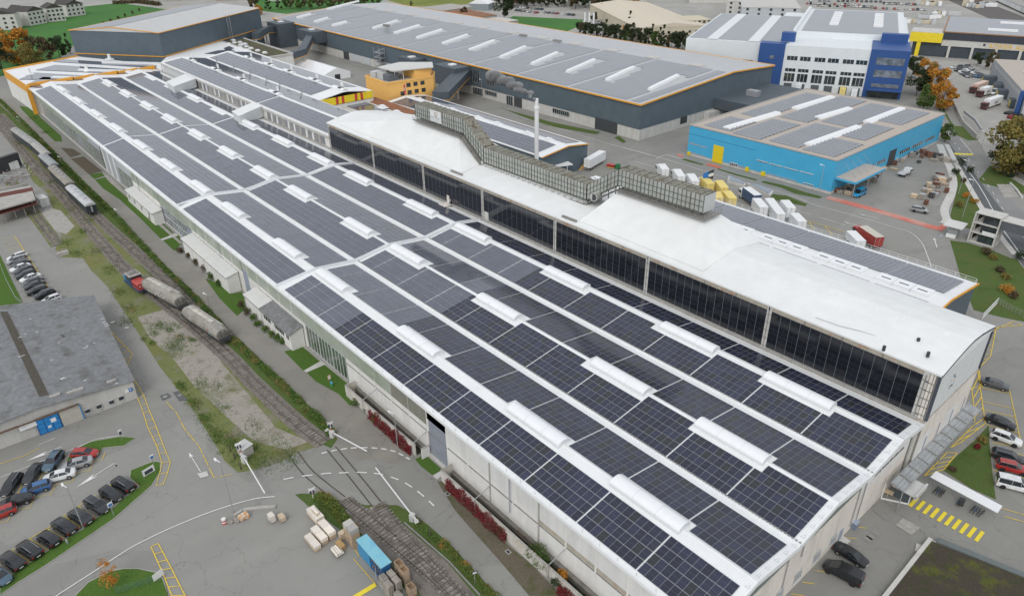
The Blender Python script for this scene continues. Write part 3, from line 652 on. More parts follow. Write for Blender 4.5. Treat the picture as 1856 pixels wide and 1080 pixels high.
# THE BIG MULTI-BAY HALL
RY = [0, 8.1, 17.7, 26.2, 36.0, 44.5, 52.2]; RZ = [11.27, 12.85, 11.6, 12.85, 11.6, 12.75, 11.5]
def rz_(y):
 for i in range(6):
  if y <= RY[i+1]: return RZ[i]+(RZ[i+1]-RZ[i])*(y-RY[i])/(RY[i+1]-RY[i])
 return RZ[6]
XN, XF = .15, -350.0
hall = thing('factory_hall', 'long three-gabled white factory hall covered in dark solar panels, beside the tall black-fronted hall', 'factory', (XN, 0, 0))
for i in range(6):
 mb = MB(); y0, y1 = RY[i], RY[i+1]
 mb.hexa([(XF, y0, RZ[i]-.25), (XN, y0, RZ[i]-.25), (XN, y1, RZ[i+1]-.25), (XF, y1, RZ[i+1]-.25)], [(XF, y0, RZ[i]), (XN, y0, RZ[i]), (XN, y1, RZ[i+1]), (XF, y1, RZ[i+1])])
 part('roof', mb, WHITER, hall)
for yv in (17.7, 36.0):                                   # valley gutters with dark grating
 mb = MB(); mb.box(XF, yv-.34, 11.56, XN, yv-.05, 11.80, 0)
 for k in range(210): x = XN-.3-k*.5; mb.box(x-.12, yv-.02, 11.7, x+.12, yv+.26, 11.80, 1)
 mb.box(-330, yv+.0, 11.6, -106, yv+.18, 11.78, 1); part('valley_gutter', mb, [WHITE, PIPE], hall)
for yr, zr in ((8.1, 12.85), (26.2, 12.85), (44.5, 12.75)):
 mb = MB(); mb.extr([(yr-.25, zr-.03), (yr, zr+.05), (yr+.25, zr-.03)], XF, XN); part('ridge_cap', mb, WHITE, hall)
mb = MB(); mb.box(XF, -.55, 11.0, XN, .0, 11.22); mb.box(XF, -.62, 10.8, XN, -.55, 11.3); part('eave_gutter', mb, WHITE, hall)
for pts in ([(-106, 0), (-104.6, 8.1), (-104.8, 17.4), (-104.4, 26.2), (-104.4, 35.6), (-104.1, 44.4), (-104.3, 51.6)], [(-165.7, 0), (-163.6, 8.1), (-163.7, 17.4), (-162.9, 26.2), (-162.7, 35.6), (-162.2, 44.5), (-163.0, 51.6)]):
 mb = MB()
 for a, b in zip(pts, pts[1:]):
  A = Vector((a[0], a[1], rz_(a[1]))); B = Vector((b[0], b[1], rz_(b[1])))
  w_ = .42; mb.hexa([A+Vector((-w_, 0, 0)), A+Vector((w_, 0, 0)), B+Vector((w_, 0, 0)), B+Vector((-w_, 0, 0))], [A+Vector((-w_*.6, 0, .38)), A+Vector((w_*.6, 0, .38)), B+Vector((w_*.6, 0, .38)), B+Vector((-w_*.6, 0, .38))])
 part('expansion_joint_cover', mb, mat('joint_cover_sheet', (.62, .64, .66), .5, .05, 1), hall)
mb = MB()
for k in range(60):
 x = -1.5-k*2.9; mb.bar((x, -.3, 11.25), (x, -.34, 11.85), .02); mb.bar((x, -.3, 11.3), (x-.25, -.05, 11.3), .02)
for k in range(26):
 y = .8+k*2.0; zq = rz_(y); mb.bar((-.1, y, zq), (-.1, y+.1, zq+.6), .02); mb.bar((-.1, y, zq+.02), (-.65, y-.05, zq+.04), .02); mb.bar((-.1, y, zq+.6), (-.65, y, zq+.04), .015)
part('safety_posts', mb, STEEL, hall, kind='stuff')
WY = .9
def wallbox(name, x0, x1, z0, z1, m, t=.3, y=WY, lab=None):
 mb = MB(); mb.box(x0, y, z0, x1, y+t, z1); return part(name, mb, m, hall, label=lab)
XP = [-1-5.35*0, -6.7, -12.1, -17.4, -22.8, -28.1, -33.4, -38.7, -44.0, -49.3, -54.7]
for a, b in zip(XP, XP[1:]):
 door = abs(b+54.7) < .1
 wallbox('wall_panel', b+.16, a-.16, 5.6, 11.0, RENDER_ if not door else RENDER2)
 if not door: wallbox('wall_panel', b+.16, a-.16, .0, 4.75, RENDER2, .25)
 wallbox('wall_band', b+.16, a-.16, 4.75, 5.6, RUST if b > -29 else RENDER2, .28)
 wallbox('pipe_ledge', b+.16, a-.16, 4.55, 4.72, PIPE, .1, WY-.1)
wallbox('gate', -54.2, -49.6, .3, 7.2, mat('grey_steel_gate', (.26, .28, .33), .5, .08, .8), .1, WY-.05); wallbox('gate_sill', -54.6, -49.2, 0, .3, CONCL, .6, WY-.5); wallbox('wall_panel', -54.6, -49.5, 7.2, 11, RENDER_)
for x in XP+[-60, -65.3, -70.6, -75.9]:
 mb = MB(); mb.box(x-.16, WY-.06, 0, x+.16, WY+.3, 11.0); part('pilaster', mb, CONC if x in (XP[5], XP[7]) else RENDER2, hall)
for a, b in zip([-54.7, -60, -65.3, -70.6, -75.9], [-60, -65.3, -70.6, -75.9, -81.3]):
 wallbox('wall_panel', b+.16, a-.16, .0, 4.55, RENDER2, .25); wallbox('wall_band', b+.16, a-.16, 4.7, 5.9, RENDER2, .25)
 wallbox('translucent_panel', b+.1, a-.1, 5.9, 11.0, mat('dull_translucent_sheet', (.24, .24, .20), .6, .15, .6, rib=(0, .42, .3)) if b > -70 else TRANS, .12, WY-.12); wallbox('pipe_ledge', b+.16, a-.16, 4.55, 4.7, PIPE, .1, WY-.1)
def glazed(x0, x1, z0, z1, n, m=GLASSG, rows=1):
 mb = MB(); mb.box(x0, WY+.02, z0, x1, WY+.1, z1); w_ = part('window', mb, m, hall)
 fb = MB()
 for k in range(n+1): x = x0+(x1-x0)*k/n; fb.box(x-.06, WY-.03, z0, x+.06, WY+.02, z1)
 for k in range(rows+1): zc = z0+(z1-z0)*k/rows; fb.box(x0, WY-.04, zc-.07, x1, WY+.02, zc+.07)
 part('frame', fb, FRAME, w_)
glazed(-86.6, -81.4, .3, 5.6, 4); glazed(-92, -86.9, .3, 5.6, 4); glazed(-97.3, -92.2, .3, 5.6, 4)
wallbox('translucent_panel', -97.5, -81.3, 5.9, 11, TRANS, .12, WY-.12)
def span(x0, x1, zt=5.9, lo=RENDER2):
 n = max(1, round((x1-x0)/5.35))
 for k in range(n):
  a = x0+(x1-x0)*k/n; b = x0+(x1-x0)*(k+1)/n
  wallbox('wall_panel', a+.1, b-.1, 0, zt, lo, .25); wallbox('translucent_panel', a+.05, b-.05, zt, 11, TRANS, .12, WY-.12)
  mb = MB(); mb.box(a-.1, WY-.14, 0, a+.1, WY+.25, 11); part('pilaster', mb, RENDER2, hall)
span(-125, -97.5); span(-161, -128.5); wallbox('gate', -128.2, -125.2, 0, 6.6, mat('blue_grey_door', (.30, .34, .42), .5, .08, .8), .1, WY-.05); wallbox('wall_panel', -128.5, -125, 6.6, 11, TRANS)
wallbox('gate', -165.0, -161.2, 0, 5.2, mat('blue_grey_door', (.30, .34, .42)), .1, WY-.05)
for k in range(5): glazed(-186.2+k*4.2, -182.2+k*4.2, .3, 5.4, 3, GLASSL, 2)
wallbox('translucent_panel', -186.5, -161, 5.6, 11, TRANS, .12, WY-.12)
span(-212, -187)
for k in range(3): glazed(-227.5+k*5.2, -222.6+k*5.2, .4, 6.4, 5);
wallbox('translucent_panel', -228, -212, 6.6, 11, mat('pale_upper_cladding', (.50, .53, .55), .6, .06, .5), .12, WY-.12)
for k in range(8):
 a = -246+k*2.2
 wallbox('wall_panel', a+.05, a+2.1, 0, 11, mat('blue_grey_cladding', (.42, .45, .50), .6, .05, .5) if k % 3 else RENDER2, .2)
glazed(-262, -256, .4, 6.8, 5); glazed(-255, -247.5, .4, 6.8, 6); wallbox('translucent_panel', -262, -247, 7, 11, mat('blue_grey_cladding', (.42, .45, .50)), .12, WY-.12)
for k in range(12): glazed(-340+k*6.5, -334.2+k*6.5, .8, 6.4, 5, GLASSG if k % 3 else GLASSL)
wallbox('translucent_panel', -345, -262.2, 6.8, 11, TRANS, .12, WY-.12); wallbox('wall_plinth', -350, -161, 0, .4, CONCL, .5, WY-.15)
wallbox('wall_core', -350, 0, 0, 11.0, CONC, .3, WY+.32)
for x in (-33.9, -141, -205):
 mb = MB(); mb.tube((x, .55, 2.6 if x > -40 else 0), (x, .55, 10.9), .09, n=8); part('downpipe', mb, STEEL if x < -40 else mat('zinc_pipe', (.35, .37, .42), .5, .1, 1), hall)
GXW = -1.0
for i in range(10):
 a = .9+i*5.1; b = min(51.9, a+5.1)
 for z0_, z1_, mm in ((0, 3.1, WARM), (3.15, 6.0, WARM), (6.0, 11.3, WARM if a > 34 else WARM)):
  if a > 35 and z0_ == 6.0:
   mb = MB(); mb.hexa([(GXW-.3, a+.04, 6.05), (GXW, a+.04, 6.05), (GXW, b-.04, 6.05), (GXW-.3, b-.04, 6.05)], [(GXW-.3, a+.04, rz_(a)-.3), (GXW, a+.04, rz_(a)-.3), (GXW, b-.04, rz_(b)-.3), (GXW-.3, b-.04, rz_(b)-.3)]); part('wall_panel', mb, RENDER2, hall); continue
  if z0_ == 6.0:
   mb = MB(); zt = lambda y: min(rz_(y)-.3, 12.6)
   mb.hexa([(GXW-.2, a+.03, 7.6), (GXW-.08, a+.03, 7.6), (GXW-.08, b-.03, 7.6), (GXW-.2, b-.03, 7.6)], [(GXW-.2, a+.03, zt(a)), (GXW-.08, a+.03, zt(a)), (GXW-.08, b-.03, zt(b)), (GXW-.2, b-.03, zt(b))])
   part('translucent_panel', mb, mat('dark_grey_translucent', (.20, .22, .20), .5, .12, .6, rib=(1, .3, .25)), hall)
   mb = MB(); mb.box(GXW-.3, a+.04, 6.05, GXW, b-.04, 7.55); part('wall_panel', mb, WARM, hall); continue
  mb = MB(); mb.box(GXW-.3, a+.04, z0_, GXW, b-.04, z1_); part('wall_panel', mb, mm, hall)
mb = MB(); mb.box(GXW-.6, .9, 0, GXW-.32, 52, 11); part('wall_core', mb, CONC, hall)
mb = MB()
for i in range(6):
 y0, y1 = RY[i], RY[i+1]; mb.hexa([(XN-.5, y0, RZ[i]-.75), (XN, y0, RZ[i]-.75), (XN, y1, RZ[i+1]-.75), (XN-.5, y1, RZ[i+1]-.75)], [(XN-.5, y0, RZ[i]-.26), (XN, y0, RZ[i]-.26), (XN, y1, RZ[i+1]-.26), (XN-.5, y1, RZ[i+1]-.26)])
part('verge_trim', mb, WHITE, hall)
for yc in (8.5, 13.0, 17.6, 22.1, 26.9, 31.3):
 mb = MB(); mb.box(GXW, yc-.85, 1.05, GXW+.06, yc+.85, 2.7); wn = part('window', mb, GLASSL, hall)
 fb = MB();
 for k in range(5): fb.box(GXW+.06, yc-.85+k*.425-.04, 1.05, GXW+.1, yc-.85+k*.425+.04, 2.7)
 fb.box(GXW+.06, yc-.95, .95, GXW+.12, yc+.95, 1.05); fb.box(GXW+.06, yc-.95, 2.7, GXW+.12, yc+.95, 2.8); part('frame', fb, FRAME, wn)
mb = MB(); mb.box(GXW, 33.1, 0, GXW+.08, 34.1, 2.2); part('door', mb, mat('blue_grey_door', (.30, .34, .42)), hall)
mb = MB(); mb.box(GXW, 32.8, 0, GXW+1.2, 34.6, .25); part('door_step', mb, CONCL, hall)
for yc, z0_ in ((17.75, 3), (36.2, 1), (21.4, 6), (38.0, 1.2), (52.1, 2)):
 mb = MB(); mb.tube((GXW+.12, yc, z0_), (GXW+.12, yc, 10.8), .08, n=6); part('downpipe', mb, STEEL, hall)
lt = MB(); y = 40.6; rr = random.Random(3)
for word in (7, 8, 4, 12):
 for k in range(word):
  h_ = .42 if rr.random() < .4 else .30; lt.box(GXW+.02, y, 7.55, GXW+.05, y+.07, 7.55+h_); lt.box(GXW+.02, y+.07, 7.55 if rr.random() < .5 else 7.76, GXW+.05, y+.22, 7.63 if rr.random() < .5 else 7.84)
  if rr.random() < .6: lt.box(GXW+.02, y+.19, 7.55, GXW+.05, y+.26, 7.85)
  y += .27
 y += .28
part('lettering', lt, mat('dark_blue_letters', (.05, .06, .09), .6), hall)
MH = .05
def slope_frame(y0, y1):
 A = Vector((0, y0, rz_(y0+.02))); B = Vector((0, y1, rz_(y1-.02))); d = (B-A).normalized(); n = Vector((0, -d.z, d.y)); return A, B, d, n
def pv_mesh(w_, l_, name, glass):
 mb = MB(); f_ = .028; t = .035
 x0, x1, y0, y1 = -w_/2, w_/2, -l_/2, l_/2
 mb.quad((x0+f_, y0+f_, t-.004), (x1-f_, y0+f_, t-.004), (x1-f_, y1-f_, t-.004), (x0+f_, y1-f_, t-.004), 0, ((0, 0), (1, 0), (1, 1), (0, 1)))
 o = [(x0, y0), (x1, y0), (x1, y1), (x0, y1)]; i_ = [(x0+f_, y0+f_), (x1-f_, y0+f_), (x1-f_, y1-f_), (x0+f_, y1-f_)]
 for k in range(4):
  a, b, c, d = o[k], o[(k+1) % 4], i_[(k+1) % 4], i_[k]
  mb.quad((*a, t), (*b, t), (*c, t), (*d, t), 1); mb.quad((*a, 0), (*b, 0), (*b, t), (*a, t), 1)
 return mb.mesh(name, [glass, ALU])
def pv_flat(mb, A, ux, uy, w_, l_, nrm, f_=.03):
 """module merged into a larger mesh: frame quad and glass quad"""
 x = ux*w_; y = uy*l_
 mb.quad(A, A+x, A+x+y, A+y, 1)
 a = A+ux*f_+uy*f_+nrm*.012; x = ux*(w_-2*f_); y = uy*(l_-2*f_)
 mb.quad(a, a+x, a+x+y, a+y, 0, ((0, 0), (1, 0), (1, 1), (0, 1)))
TIPS = [-9.6, -30.3, -60.5, -91.1, -111.5, -141.6, -163.7, -189.4, -215.5, -242.3, -268, -294.4, -320.8]
SL = [('lowest', .25, 6.45, 4, None), ('second', 8.45, 16.3, 5, 0), ('third', 17.95, 25.75, 5, 4), ('fourth', 26.55, 34.35, 5, 0), ('fifth', 36.25, 44.05-.55, 5, 4), ('narrow top', 45.1, 50.1, 3, None)]
def covered(x0, x1): return any(x1 > t-12.05 and x0 < t+.05 for t in TIPS)
SEG = [(-103.9, -1.0, 'near-end'), (-163.0, -105.6, 'middle'), (-235.6, -164.7, 'far-middle'), (-342, -236.6, 'far-end')]
for si, (xa, xb, sname) in enumerate(SEG):
 for li, (lname, y0, y1, rows, skip) in enumerate(SL):
  A, B, d, n = slope_frame(y0, y1); pl = (B-A).length/rows; mw, ml = 1.052, pl-.055; cells = []
  x = xb; k = 0
  while x-1.067 > xa:
   gap = .2 if si < 1 else .10
   g = (k//9); x1 = xb-g*9.8-(k % 9)*((9.8-gap)/9); x0 = x1-1.067
   if x0 < xa: break
   x = x0; k += 1
   for r_ in range(rows):
    if skip is not None and r_ == skip and covered(x0, x1): continue
    cells.append((x0+.5335, r_))
  root = thing('solar_array', f'{lname} slope of dark solar panels on the {sname} section of the hall roof', 'solar array', (xb, y0, rz_(y0)), 0, 'solar strips on the hall roof')
  rest = MB(); lim = 300 if si == 0 else 0
  me = pv_mesh(mw, ml, 'solar_panel', PV) if lim else None
  ang = atan2(d.z, d.y)
  for idx, (xc, r_) in enumerate(cells):
   c = A+d*(pl*(r_+.5))+n*MH
   if idx < lim:
    o = bpy.data.objects.new('solar_panel', me); COL.objects.link(o); o.parent = root; o.rotation_euler = (ang, 0, 0)
    o.location = (xc-xb, c.y-y0, c.z-rz_(y0))
   else:
    a = Vector((xc-mw/2, c.y, c.z))-d*ml/2+n*.03; pv_flat(rest, a, Vector((1, 0, 0)), d, mw, ml, n)
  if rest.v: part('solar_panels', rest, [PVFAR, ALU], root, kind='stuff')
def skylight_proto(flap=False):
 t = thing('roof_skylight', 'proto', 'skylight')
 L_ = 11.3; mb = MB(); prof = [(-1.62, -.05), (-1.62, .02), (-.05, .28), (.0, .28), (1.62, .02), (1.62, -.05)]
 mb.extr([(-1.7, -.28), (-1.7, -.2), (0, .12), (1.7, -.2), (1.7, -.28)], -L_-.4, .3); part('flashing_plate', mb, WHITE, t, False)
 mb = MB(); mb.box(-L_, -1.15, -.25, -.15, 1.15, .45); part('curb', mb, mat('white_curb', (.72, .73, .73), .5, .04, 1), t, False)
 mb = MB(); n = 12; ring = [(1.12*cos(pi*i/n), .45+.62*sin(pi*i/n)) for i in range(n+1)]
 for a, b in zip(ring, ring[1:]): mb.quad((-L_, a[0], a[1]), (-.15, a[0], a[1]), (-.15, b[0], b[1]), (-L_, b[0], b[1]))
 mb.sm = True; part('vault', mb, VAULT, t, False)
 for x in (-L_, -.15):
  mb = MB(); mb.poly([(x, a, b) for a, b in ring] if x > -1 else [(x, a, b) for a, b in ring][::-1]); part('end_cap', mb, mat('dome_end', (.66, .68, .70), .4, .04, 1), t, False)
 for x in (-7.5, -3.8):
  mb = MB()
  for a, b in zip(ring, ring[1:]): mb.quad((x, a[0]*1.01, .45+(a[1]-.45)*1.015), (x+.05, a[0]*1.01, .45+(a[1]-.45)*1.015), (x+.05, b[0]*1.01, .45+(b[1]-.45)*1.015), (x, b[0]*1.01, .45+(b[1]-.45)*1.015))
  part('seam', mb, mat('dome_seam', (.6, .61, .62)), t, False)
 if flap:
  mb = MB(); mb.hexa([(-5.6, .75, .4), (-3.2, .75, .4), (-3.2, .9, .4), (-5.6, .9, .4)], [(-5.6, .75, 3.1), (-3.2, .75, 3.1), (-3.2, .9, 3.1), (-5.6, .9, 3.1)]); part('open_flap', mb, VAULT, t, False)
  mb = MB(); mb.box(-5.7, -1.0, .46, -3.1, .9, .72+.42); part('opening', mb, DARKM, t, False)
 return t
SK = skylight_proto(); SKF = skylight_proto(True)
def ORD(i): return ordn[i] if i < 13 else ['fourteenth', 'fifteenth', 'sixteenth', 'seventeenth', 'eighteenth', 'nineteenth', 'twentieth', 'twenty-first', 'twenty-second', 'twenty-third', 'twenty-fourth'][i-13] if i < 24 else str(i+1)+'th'
ordn = ['first', 'second', 'third', 'fourth', 'fifth', 'sixth', 'seventh', 'eighth', 'ninth', 'tenth', 'eleventh', 'twelfth', 'thirteenth']
for ri, (yr, zr, rn) in enumerate(((8.15, 12.72, 'lowest'), (26.15, 12.72, 'middle'), (43.9, 12.6, 'upper'))):
 for ti, t in enumerate(TIPS):
  if ri == 2 and ti in (9, 12): continue
  o = dup(SK, (t-.3, yr, zr), 0, f'white barrel skylight on the {rn} hall ridge, {ordn[ti]} from the near gable', 'barrel skylights on the big hall')
# TALL HALL WITH SOLAR FRONT
th = thing('tall_hall', 'tall hall with white membrane roof and black solar panel front, standing behind the solar gables', 'factory hall', (0, 52.2, 0))
YT = 52.25; YB = 71.8; XW = -180.0
prof = [(YT-.25, 20.25), (55.5, 20.95), (59, 21.6), (62.2, 21.95), (65.5, 21.65), (69, 21.0), (YB+.3, 20.3)]
mb = MB(); mb.extr(prof+[(YB+.3, 19.95), (YT-.25, 19.95)], XW-.3, .35); part('roof', mb, MEMBR, th)
mb = MB(); mb.box(XW, YT, 0, -.4, YT+.4, 19.9); part('front_wall', mb, CONCL, th)
mb = MB(); mb.box(XW, YB-.4, 0, -.4, YB, 19.9); part('back_wall', mb, CONCL, th)
mb = MB(); mb.box(XW, YT, 0, XW+.4, YB, 20.1); part('end_wall', mb, RENDER2, th)
cols = [-1.6, -26.9, -53, -78.6, -103.7, -128.5, -153.8, -179.6]
for a, b in zip(cols, cols[1:]):                                    # rust-stained lintel pieces over each bay
 n = 4
 for k in range(n):
  x1 = a+(b-a)*k/n; x0 = a+(b-a)*(k+1)/n; mb = MB(); mb.box(x0+.05, YT-.12, 19.25, x1-.05, YT+.02, 19.95); part('lintel_panel', mb, mat('rusty_lintel', (.42, .38, .31), .9, .12, .8, c2=(.40, .20, .10), f2=(.54, .68), s2=.45, grime=.3), th)
  mb = MB(); mb.box(x0-.18, YT-.16, 19.2, x0+.06, YT, 19.95); part('bracket', mb, PIPE, th)
for x in cols:
 mb = MB(); mb.box(x-.42, YT-.16, 11.7, x+.42, YT+.02, 19.95); c_ = part('column', mb, CONCL, th); mb = MB()
 for zc in (12.4, 13.9, 15.4, 16.9, 18.4): mb.box(x-.45, YT-.2, zc, x+.45, YT-.1, zc+.12)
 mb.tube((x, YT-.24, 11.7), (x, YT-.24, 19.4), .07, n=6); part('clamp', mb, PIPE, c_)
mb = MB(); mb.tube((XW, YT-.38, 12.0), (-1, YT-.38, 12.0), .09, n=6); part('gutter_pipe', mb, STEEL, th)
mb = MB(); mb.box(XW, YT-.3, 11.5, 0, YT+.05, 12.0); part('wall_base_kerb', mb, mat('dirty_kerb', (.36, .33, .28), .9, .2, 1, grime=.5), th)
mb = MB(); mb.box(-1.5, YT-.1, 11.7, -.4, YT+.02, 19.95); part('corner_panel', mb, WARM, th)
mb = MB()
for zc in (12.6, 14, 15.4, 16.8, 18.2): mb.box(-1.55, YT-.16, zc, -.4, YT-.08, zc+.14)
for x in (-1.2, -.7): mb.box(x, YT-.2, 11.8, x+.07, YT-.1, 19.9)
part('corner_rails', mb, PIPE, th)
bay = 0; mod_l = 1.70; rows = 7; rh = (19.15-12.25)/rows
names = ['end', 'second', 'third', 'fourth', 'fifth', 'sixth', 'farthest']
for a, b in zip(cols, cols[1:]):
 x1 = a-.45; x0 = b+.45; n = round((x1-x0)/mod_l); ww = (x1-x0)/n; root = thing('solar_wall', f'black solar panel bay on the tall hall front, the {names[bay]} one counted from the near gable', 'solar array', (x1, YT-.1, 12.25), 0, 'solar wall bays'); rest = MB()
 me = None
 if bay < 3:
  mb = MB(); w2, h2, f_ = ww-.03, rh-.012, .015; y_ = -.05
  mb.quad((f_, y_-.006, f_), (w2-f_, y_-.006, f_), (w2-f_, y_-.006, h2-f_), (f_, y_-.006, h2-f_), 0, ((0, 0), (0, 1), (1, 1), (1, 0)))
  mb.box(0, y_, 0, w2, 0, h2, 1); me = mb.mesh('solar_panel', [PVW, mat('black_panel_frame', (.05, .055, .06), .4, .05, 1)])
 for i in range(n):
  for r_ in range(rows):
   xx = x1-(i+1)*ww+.015; zz_ = 12.25+r_*rh
   if bay == 3 and i == n-1 and r_ < 2: continue
   if me:
    o = bpy.data.objects.new('solar_panel', me); COL.objects.link(o); o.parent = root; o.location = (xx-x1, 0, zz_-12.25)
   else:
    rest.box(xx, YT-.15, zz_, xx+ww-.03, YT-.1, zz_+rh-.012, 1); rest.quad((xx+.015, YT-.156, zz_+.015), (xx+ww-.045, YT-.156, zz_+.015), (xx+ww-.045, YT-.156, zz_+rh-.027), (xx+.015, YT-.156, zz_+rh-.027), 0, ((0, 0), (0, 1), (1, 1), (1, 0)))
 if rest.v: part('solar_panels', rest, [PVWF, mat('black_panel_frame', (.05, .055, .06))], root, kind='stuff')
 mb = MB()
 for i in range(n+1): mb.box(x1-i*ww-.022, YT-.165, 12.25, x1-i*ww+.022, YT-.1, 19.15)
 part('joint_strip', mb, mat('joint_strip_metal', (.20, .23, .25), .4, .1, 1), root, kind='stuff'); bay += 1
p = gy(816, 373, 52.2)
dr = thing('access_door', 'pale open service door with small platform in the black solar front', 'door', (p.x, 52.1, 11.9))
mb = MB(); mb.box(p.x-.9, 51.9, 12.0, p.x+.1, 52.0, 14.1); part('door_leaf', mb, WARM, dr)
mb = MB(); mb.box(p.x+.15, 51.95, 12.0, p.x+.9, 52.0, 14.0); part('opening', mb, DARKM, dr)
mb = MB(); mb.box(p.x-1.6, 49.6, 11.95, p.x+1.2, 51.8, 12.05); part('platform', mb, WARM, dr)
mb = MB(); mb.bar((p.x+.3, 50.6, 12.1), (p.x+.6, 51.8, 13.4), .08); mb.bar((p.x+.8, 50.6, 12.1), (p.x+1.1, 51.8, 13.4), .08); part('step_ladder', mb, WHITE, dr)
yj = [52.6, 57.3, 62.0, 66.8, 71.6]; ztop = lambda y: 20.0+(21.5-20.0)*(1-abs(y-62.2)/9.8)
for a, b in zip(yj, yj[1:]):
 for z0_, z1_ in ((12.4, 16.2), (16.28, None)):
  mb = MB(); za, zb_ = (z1_, z1_) if z1_ else (ztop(a), ztop(b))
  mb.hexa([(-.1, a+.05, z0_), (.05, a+.05, z0_), (.05, b-.05, z0_), (-.1, b-.05, z0_)], [(-.1, a+.05, za), (.05, a+.05, za), (.05, b-.05, zb_), (-.1, b-.05, zb_)]); part('gable_panel', mb, mat('hung_white_panel', (.66, .68, .67), .6, .03, .4), th)
mb = MB(); mb.box(-.35, 52.3, 0, -.12, 72, 20.0); part('gable_backing', mb, PIPE, th)
for i in range(4):
 a = 52.3+i*4.95; b = a+4.95
 for z0_, z1_, m_ in ((8.3, 12.2, WARM), (4.2, 8.2, WARM if i % 2 else RENDER2), (0, 4.1, WHW)):
  mb = MB(); mb.box(-.1, a+.05, z0_, .0, b-.05, z1_); part('wall_panel', mb, m_, th)
 mb = MB(); mb.box(0, a+3.0, 4.6, .05, a+3.5, 7.2); part('window', mb, mat('slot_window_glass', (.30, .33, .40), .3, .05, 1), th)
for y in (52.3, 71.9):
 mb = MB(); mb.box(-.1, y-.2, 12.0, .25, y+.2, 20.2); part('corner_post', mb, mat('dark_blue_steel', (.06, .07, .09), .5, .1, 1), th)
mb = MB()
for (y0, z0_), (y1, z1_) in zip(prof, prof[1:]): mb.bar((.3, y0, z0_-.2), (.3, y1, z1_-.2), .16, .34)
part('verge_trim', mb, mat('dark_blue_steel', (.06, .07, .09)), th)
mb = MB(); mb.box(-.1, 52.4, 12.2, .2, 72, 12.42); part('cornice', mb, CONC, th)
lg = MB(); rr = random.Random(5)
for k in range(15): a = 58.4+rr.random()*1.6; c_ = 14.4+rr.random()*2.6; lg.box(.06, a, c_, .09, a+rr.uniform(.1, .5), c_+rr.uniform(.06, .3), 0 if k < 12 else 1)
part('painted_emblem', lg, [mat('emblem_blue_grey', (.16, .20, .30), .6), mat('emblem_orange', (.55, .20, .08), .6)], th)
mb = MB(); q = gz(1033, 390, 20.9); mb.bar(gz(1019, 391, 20.7), gz(1045, 401, 20.7), .5, .3); part('dark_roof_rail', mb, PIPE, th)
mb = MB(); mb.bar(gz(817, 309, 20.7), gz(838, 317, 20.7), .45, .25); part('dark_roof_rail', mb, PIPE, th)
for px_, py_ in ((1664, 618), (1602, 632), (1682, 643)):
 g_ = gz(px_, py_, 21.2); mb = MB(); mb.tube((g_.x, g_.y, 20.9), (g_.x, g_.y, 21.7), .25, n=8); part('roof_vent', mb, DARKM, th)
mb = MB(); rr = random.Random(8)
for k in range(34):
 x = -3-k*1.05-rr.random()*.4; y = rr.uniform(54.5, 60); l = rr.uniform(1.5, 5); zf = lambda y: 20.25+.0+(min(y, 62.2)-52)*.167
 for j in range(1): mb.bar((x, y, zf(y)+.06), (x, min(61.5, y+l), zf(min(61.5, y+l))+.06), .16, .05)
part('seam_repair', mb, mat('clean_white_seam', (.84, .84, .83), .5, .02, 1), th)
mb = MB(); pts = [gz(*p_, 20.75) for p_ in [(1478, 575), (1520, 590), (1560, 600), (1600, 613), (1650, 620)]]
for a, b in zip(pts, pts[1:]): mb.bar(a, b, .06, .05)
part('loose_cable', mb, PIPE, th)
def hump(xa, xb, ta, tb, ya=53.2, yb=72.2, zt=26.9, za=None, kink=None):
 mb = MB(); b0 = 20.4; sk = .55
 B = [(xa, ya, b0), (xb, ya, b0), (xb, (ya+yb)/2, 21.7), (xb, yb, b0), (xa, yb, b0), (xa, (ya+yb)/2, 21.7)]
 K = [(x, y, zz_+sk) for x, y, zz_ in B]
 mb.add(B+K, [(i, (i+1) % 6, 6+(i+1) % 6, 6+i) for i in range(6)])
 T = [(ta, 60, za or zt), (tb, 60, zt), (tb, 65, zt), (ta, 65, za or zt)]
 mb.add(K+T, ((0, 1, 7, 6), (1, 2, 7), (2, 8, 7), (2, 3, 8), (3, 4, 9, 8), (4, 5, 9), (5, 6, 9), (5, 0, 6), (6, 7, 8, 9)))
 part('roof_hump', mb, MEMBR, th)
hump(-72.3, -41.3, -68.0, -47.2, zt=26.9); hump(-176, -113.2, -144.5, -122.6, zt=26.6)
dt = thing('exhaust_duct', 'long ribbed grey-green air duct stepping over the white roof of the tall hall', 'duct', (-95, 62, 21.5))
DY0, DY1 = 60.0, 63.5
segd = [((-142, 28.1, 31.5), (-120.6, 27.8, 31.4)), ((-120.6, 27.8, 31.4), (-112.6, 22.1, 26.0)), ((-112.6, 22.1, 26.0), (-77, 22.4, 25.8)), ((-77, 22.4, 25.8), (-68.4, 28.0, 31.4)), ((-68.4, 28.0, 31.4), (-47.4, 28.2, 31.6))]
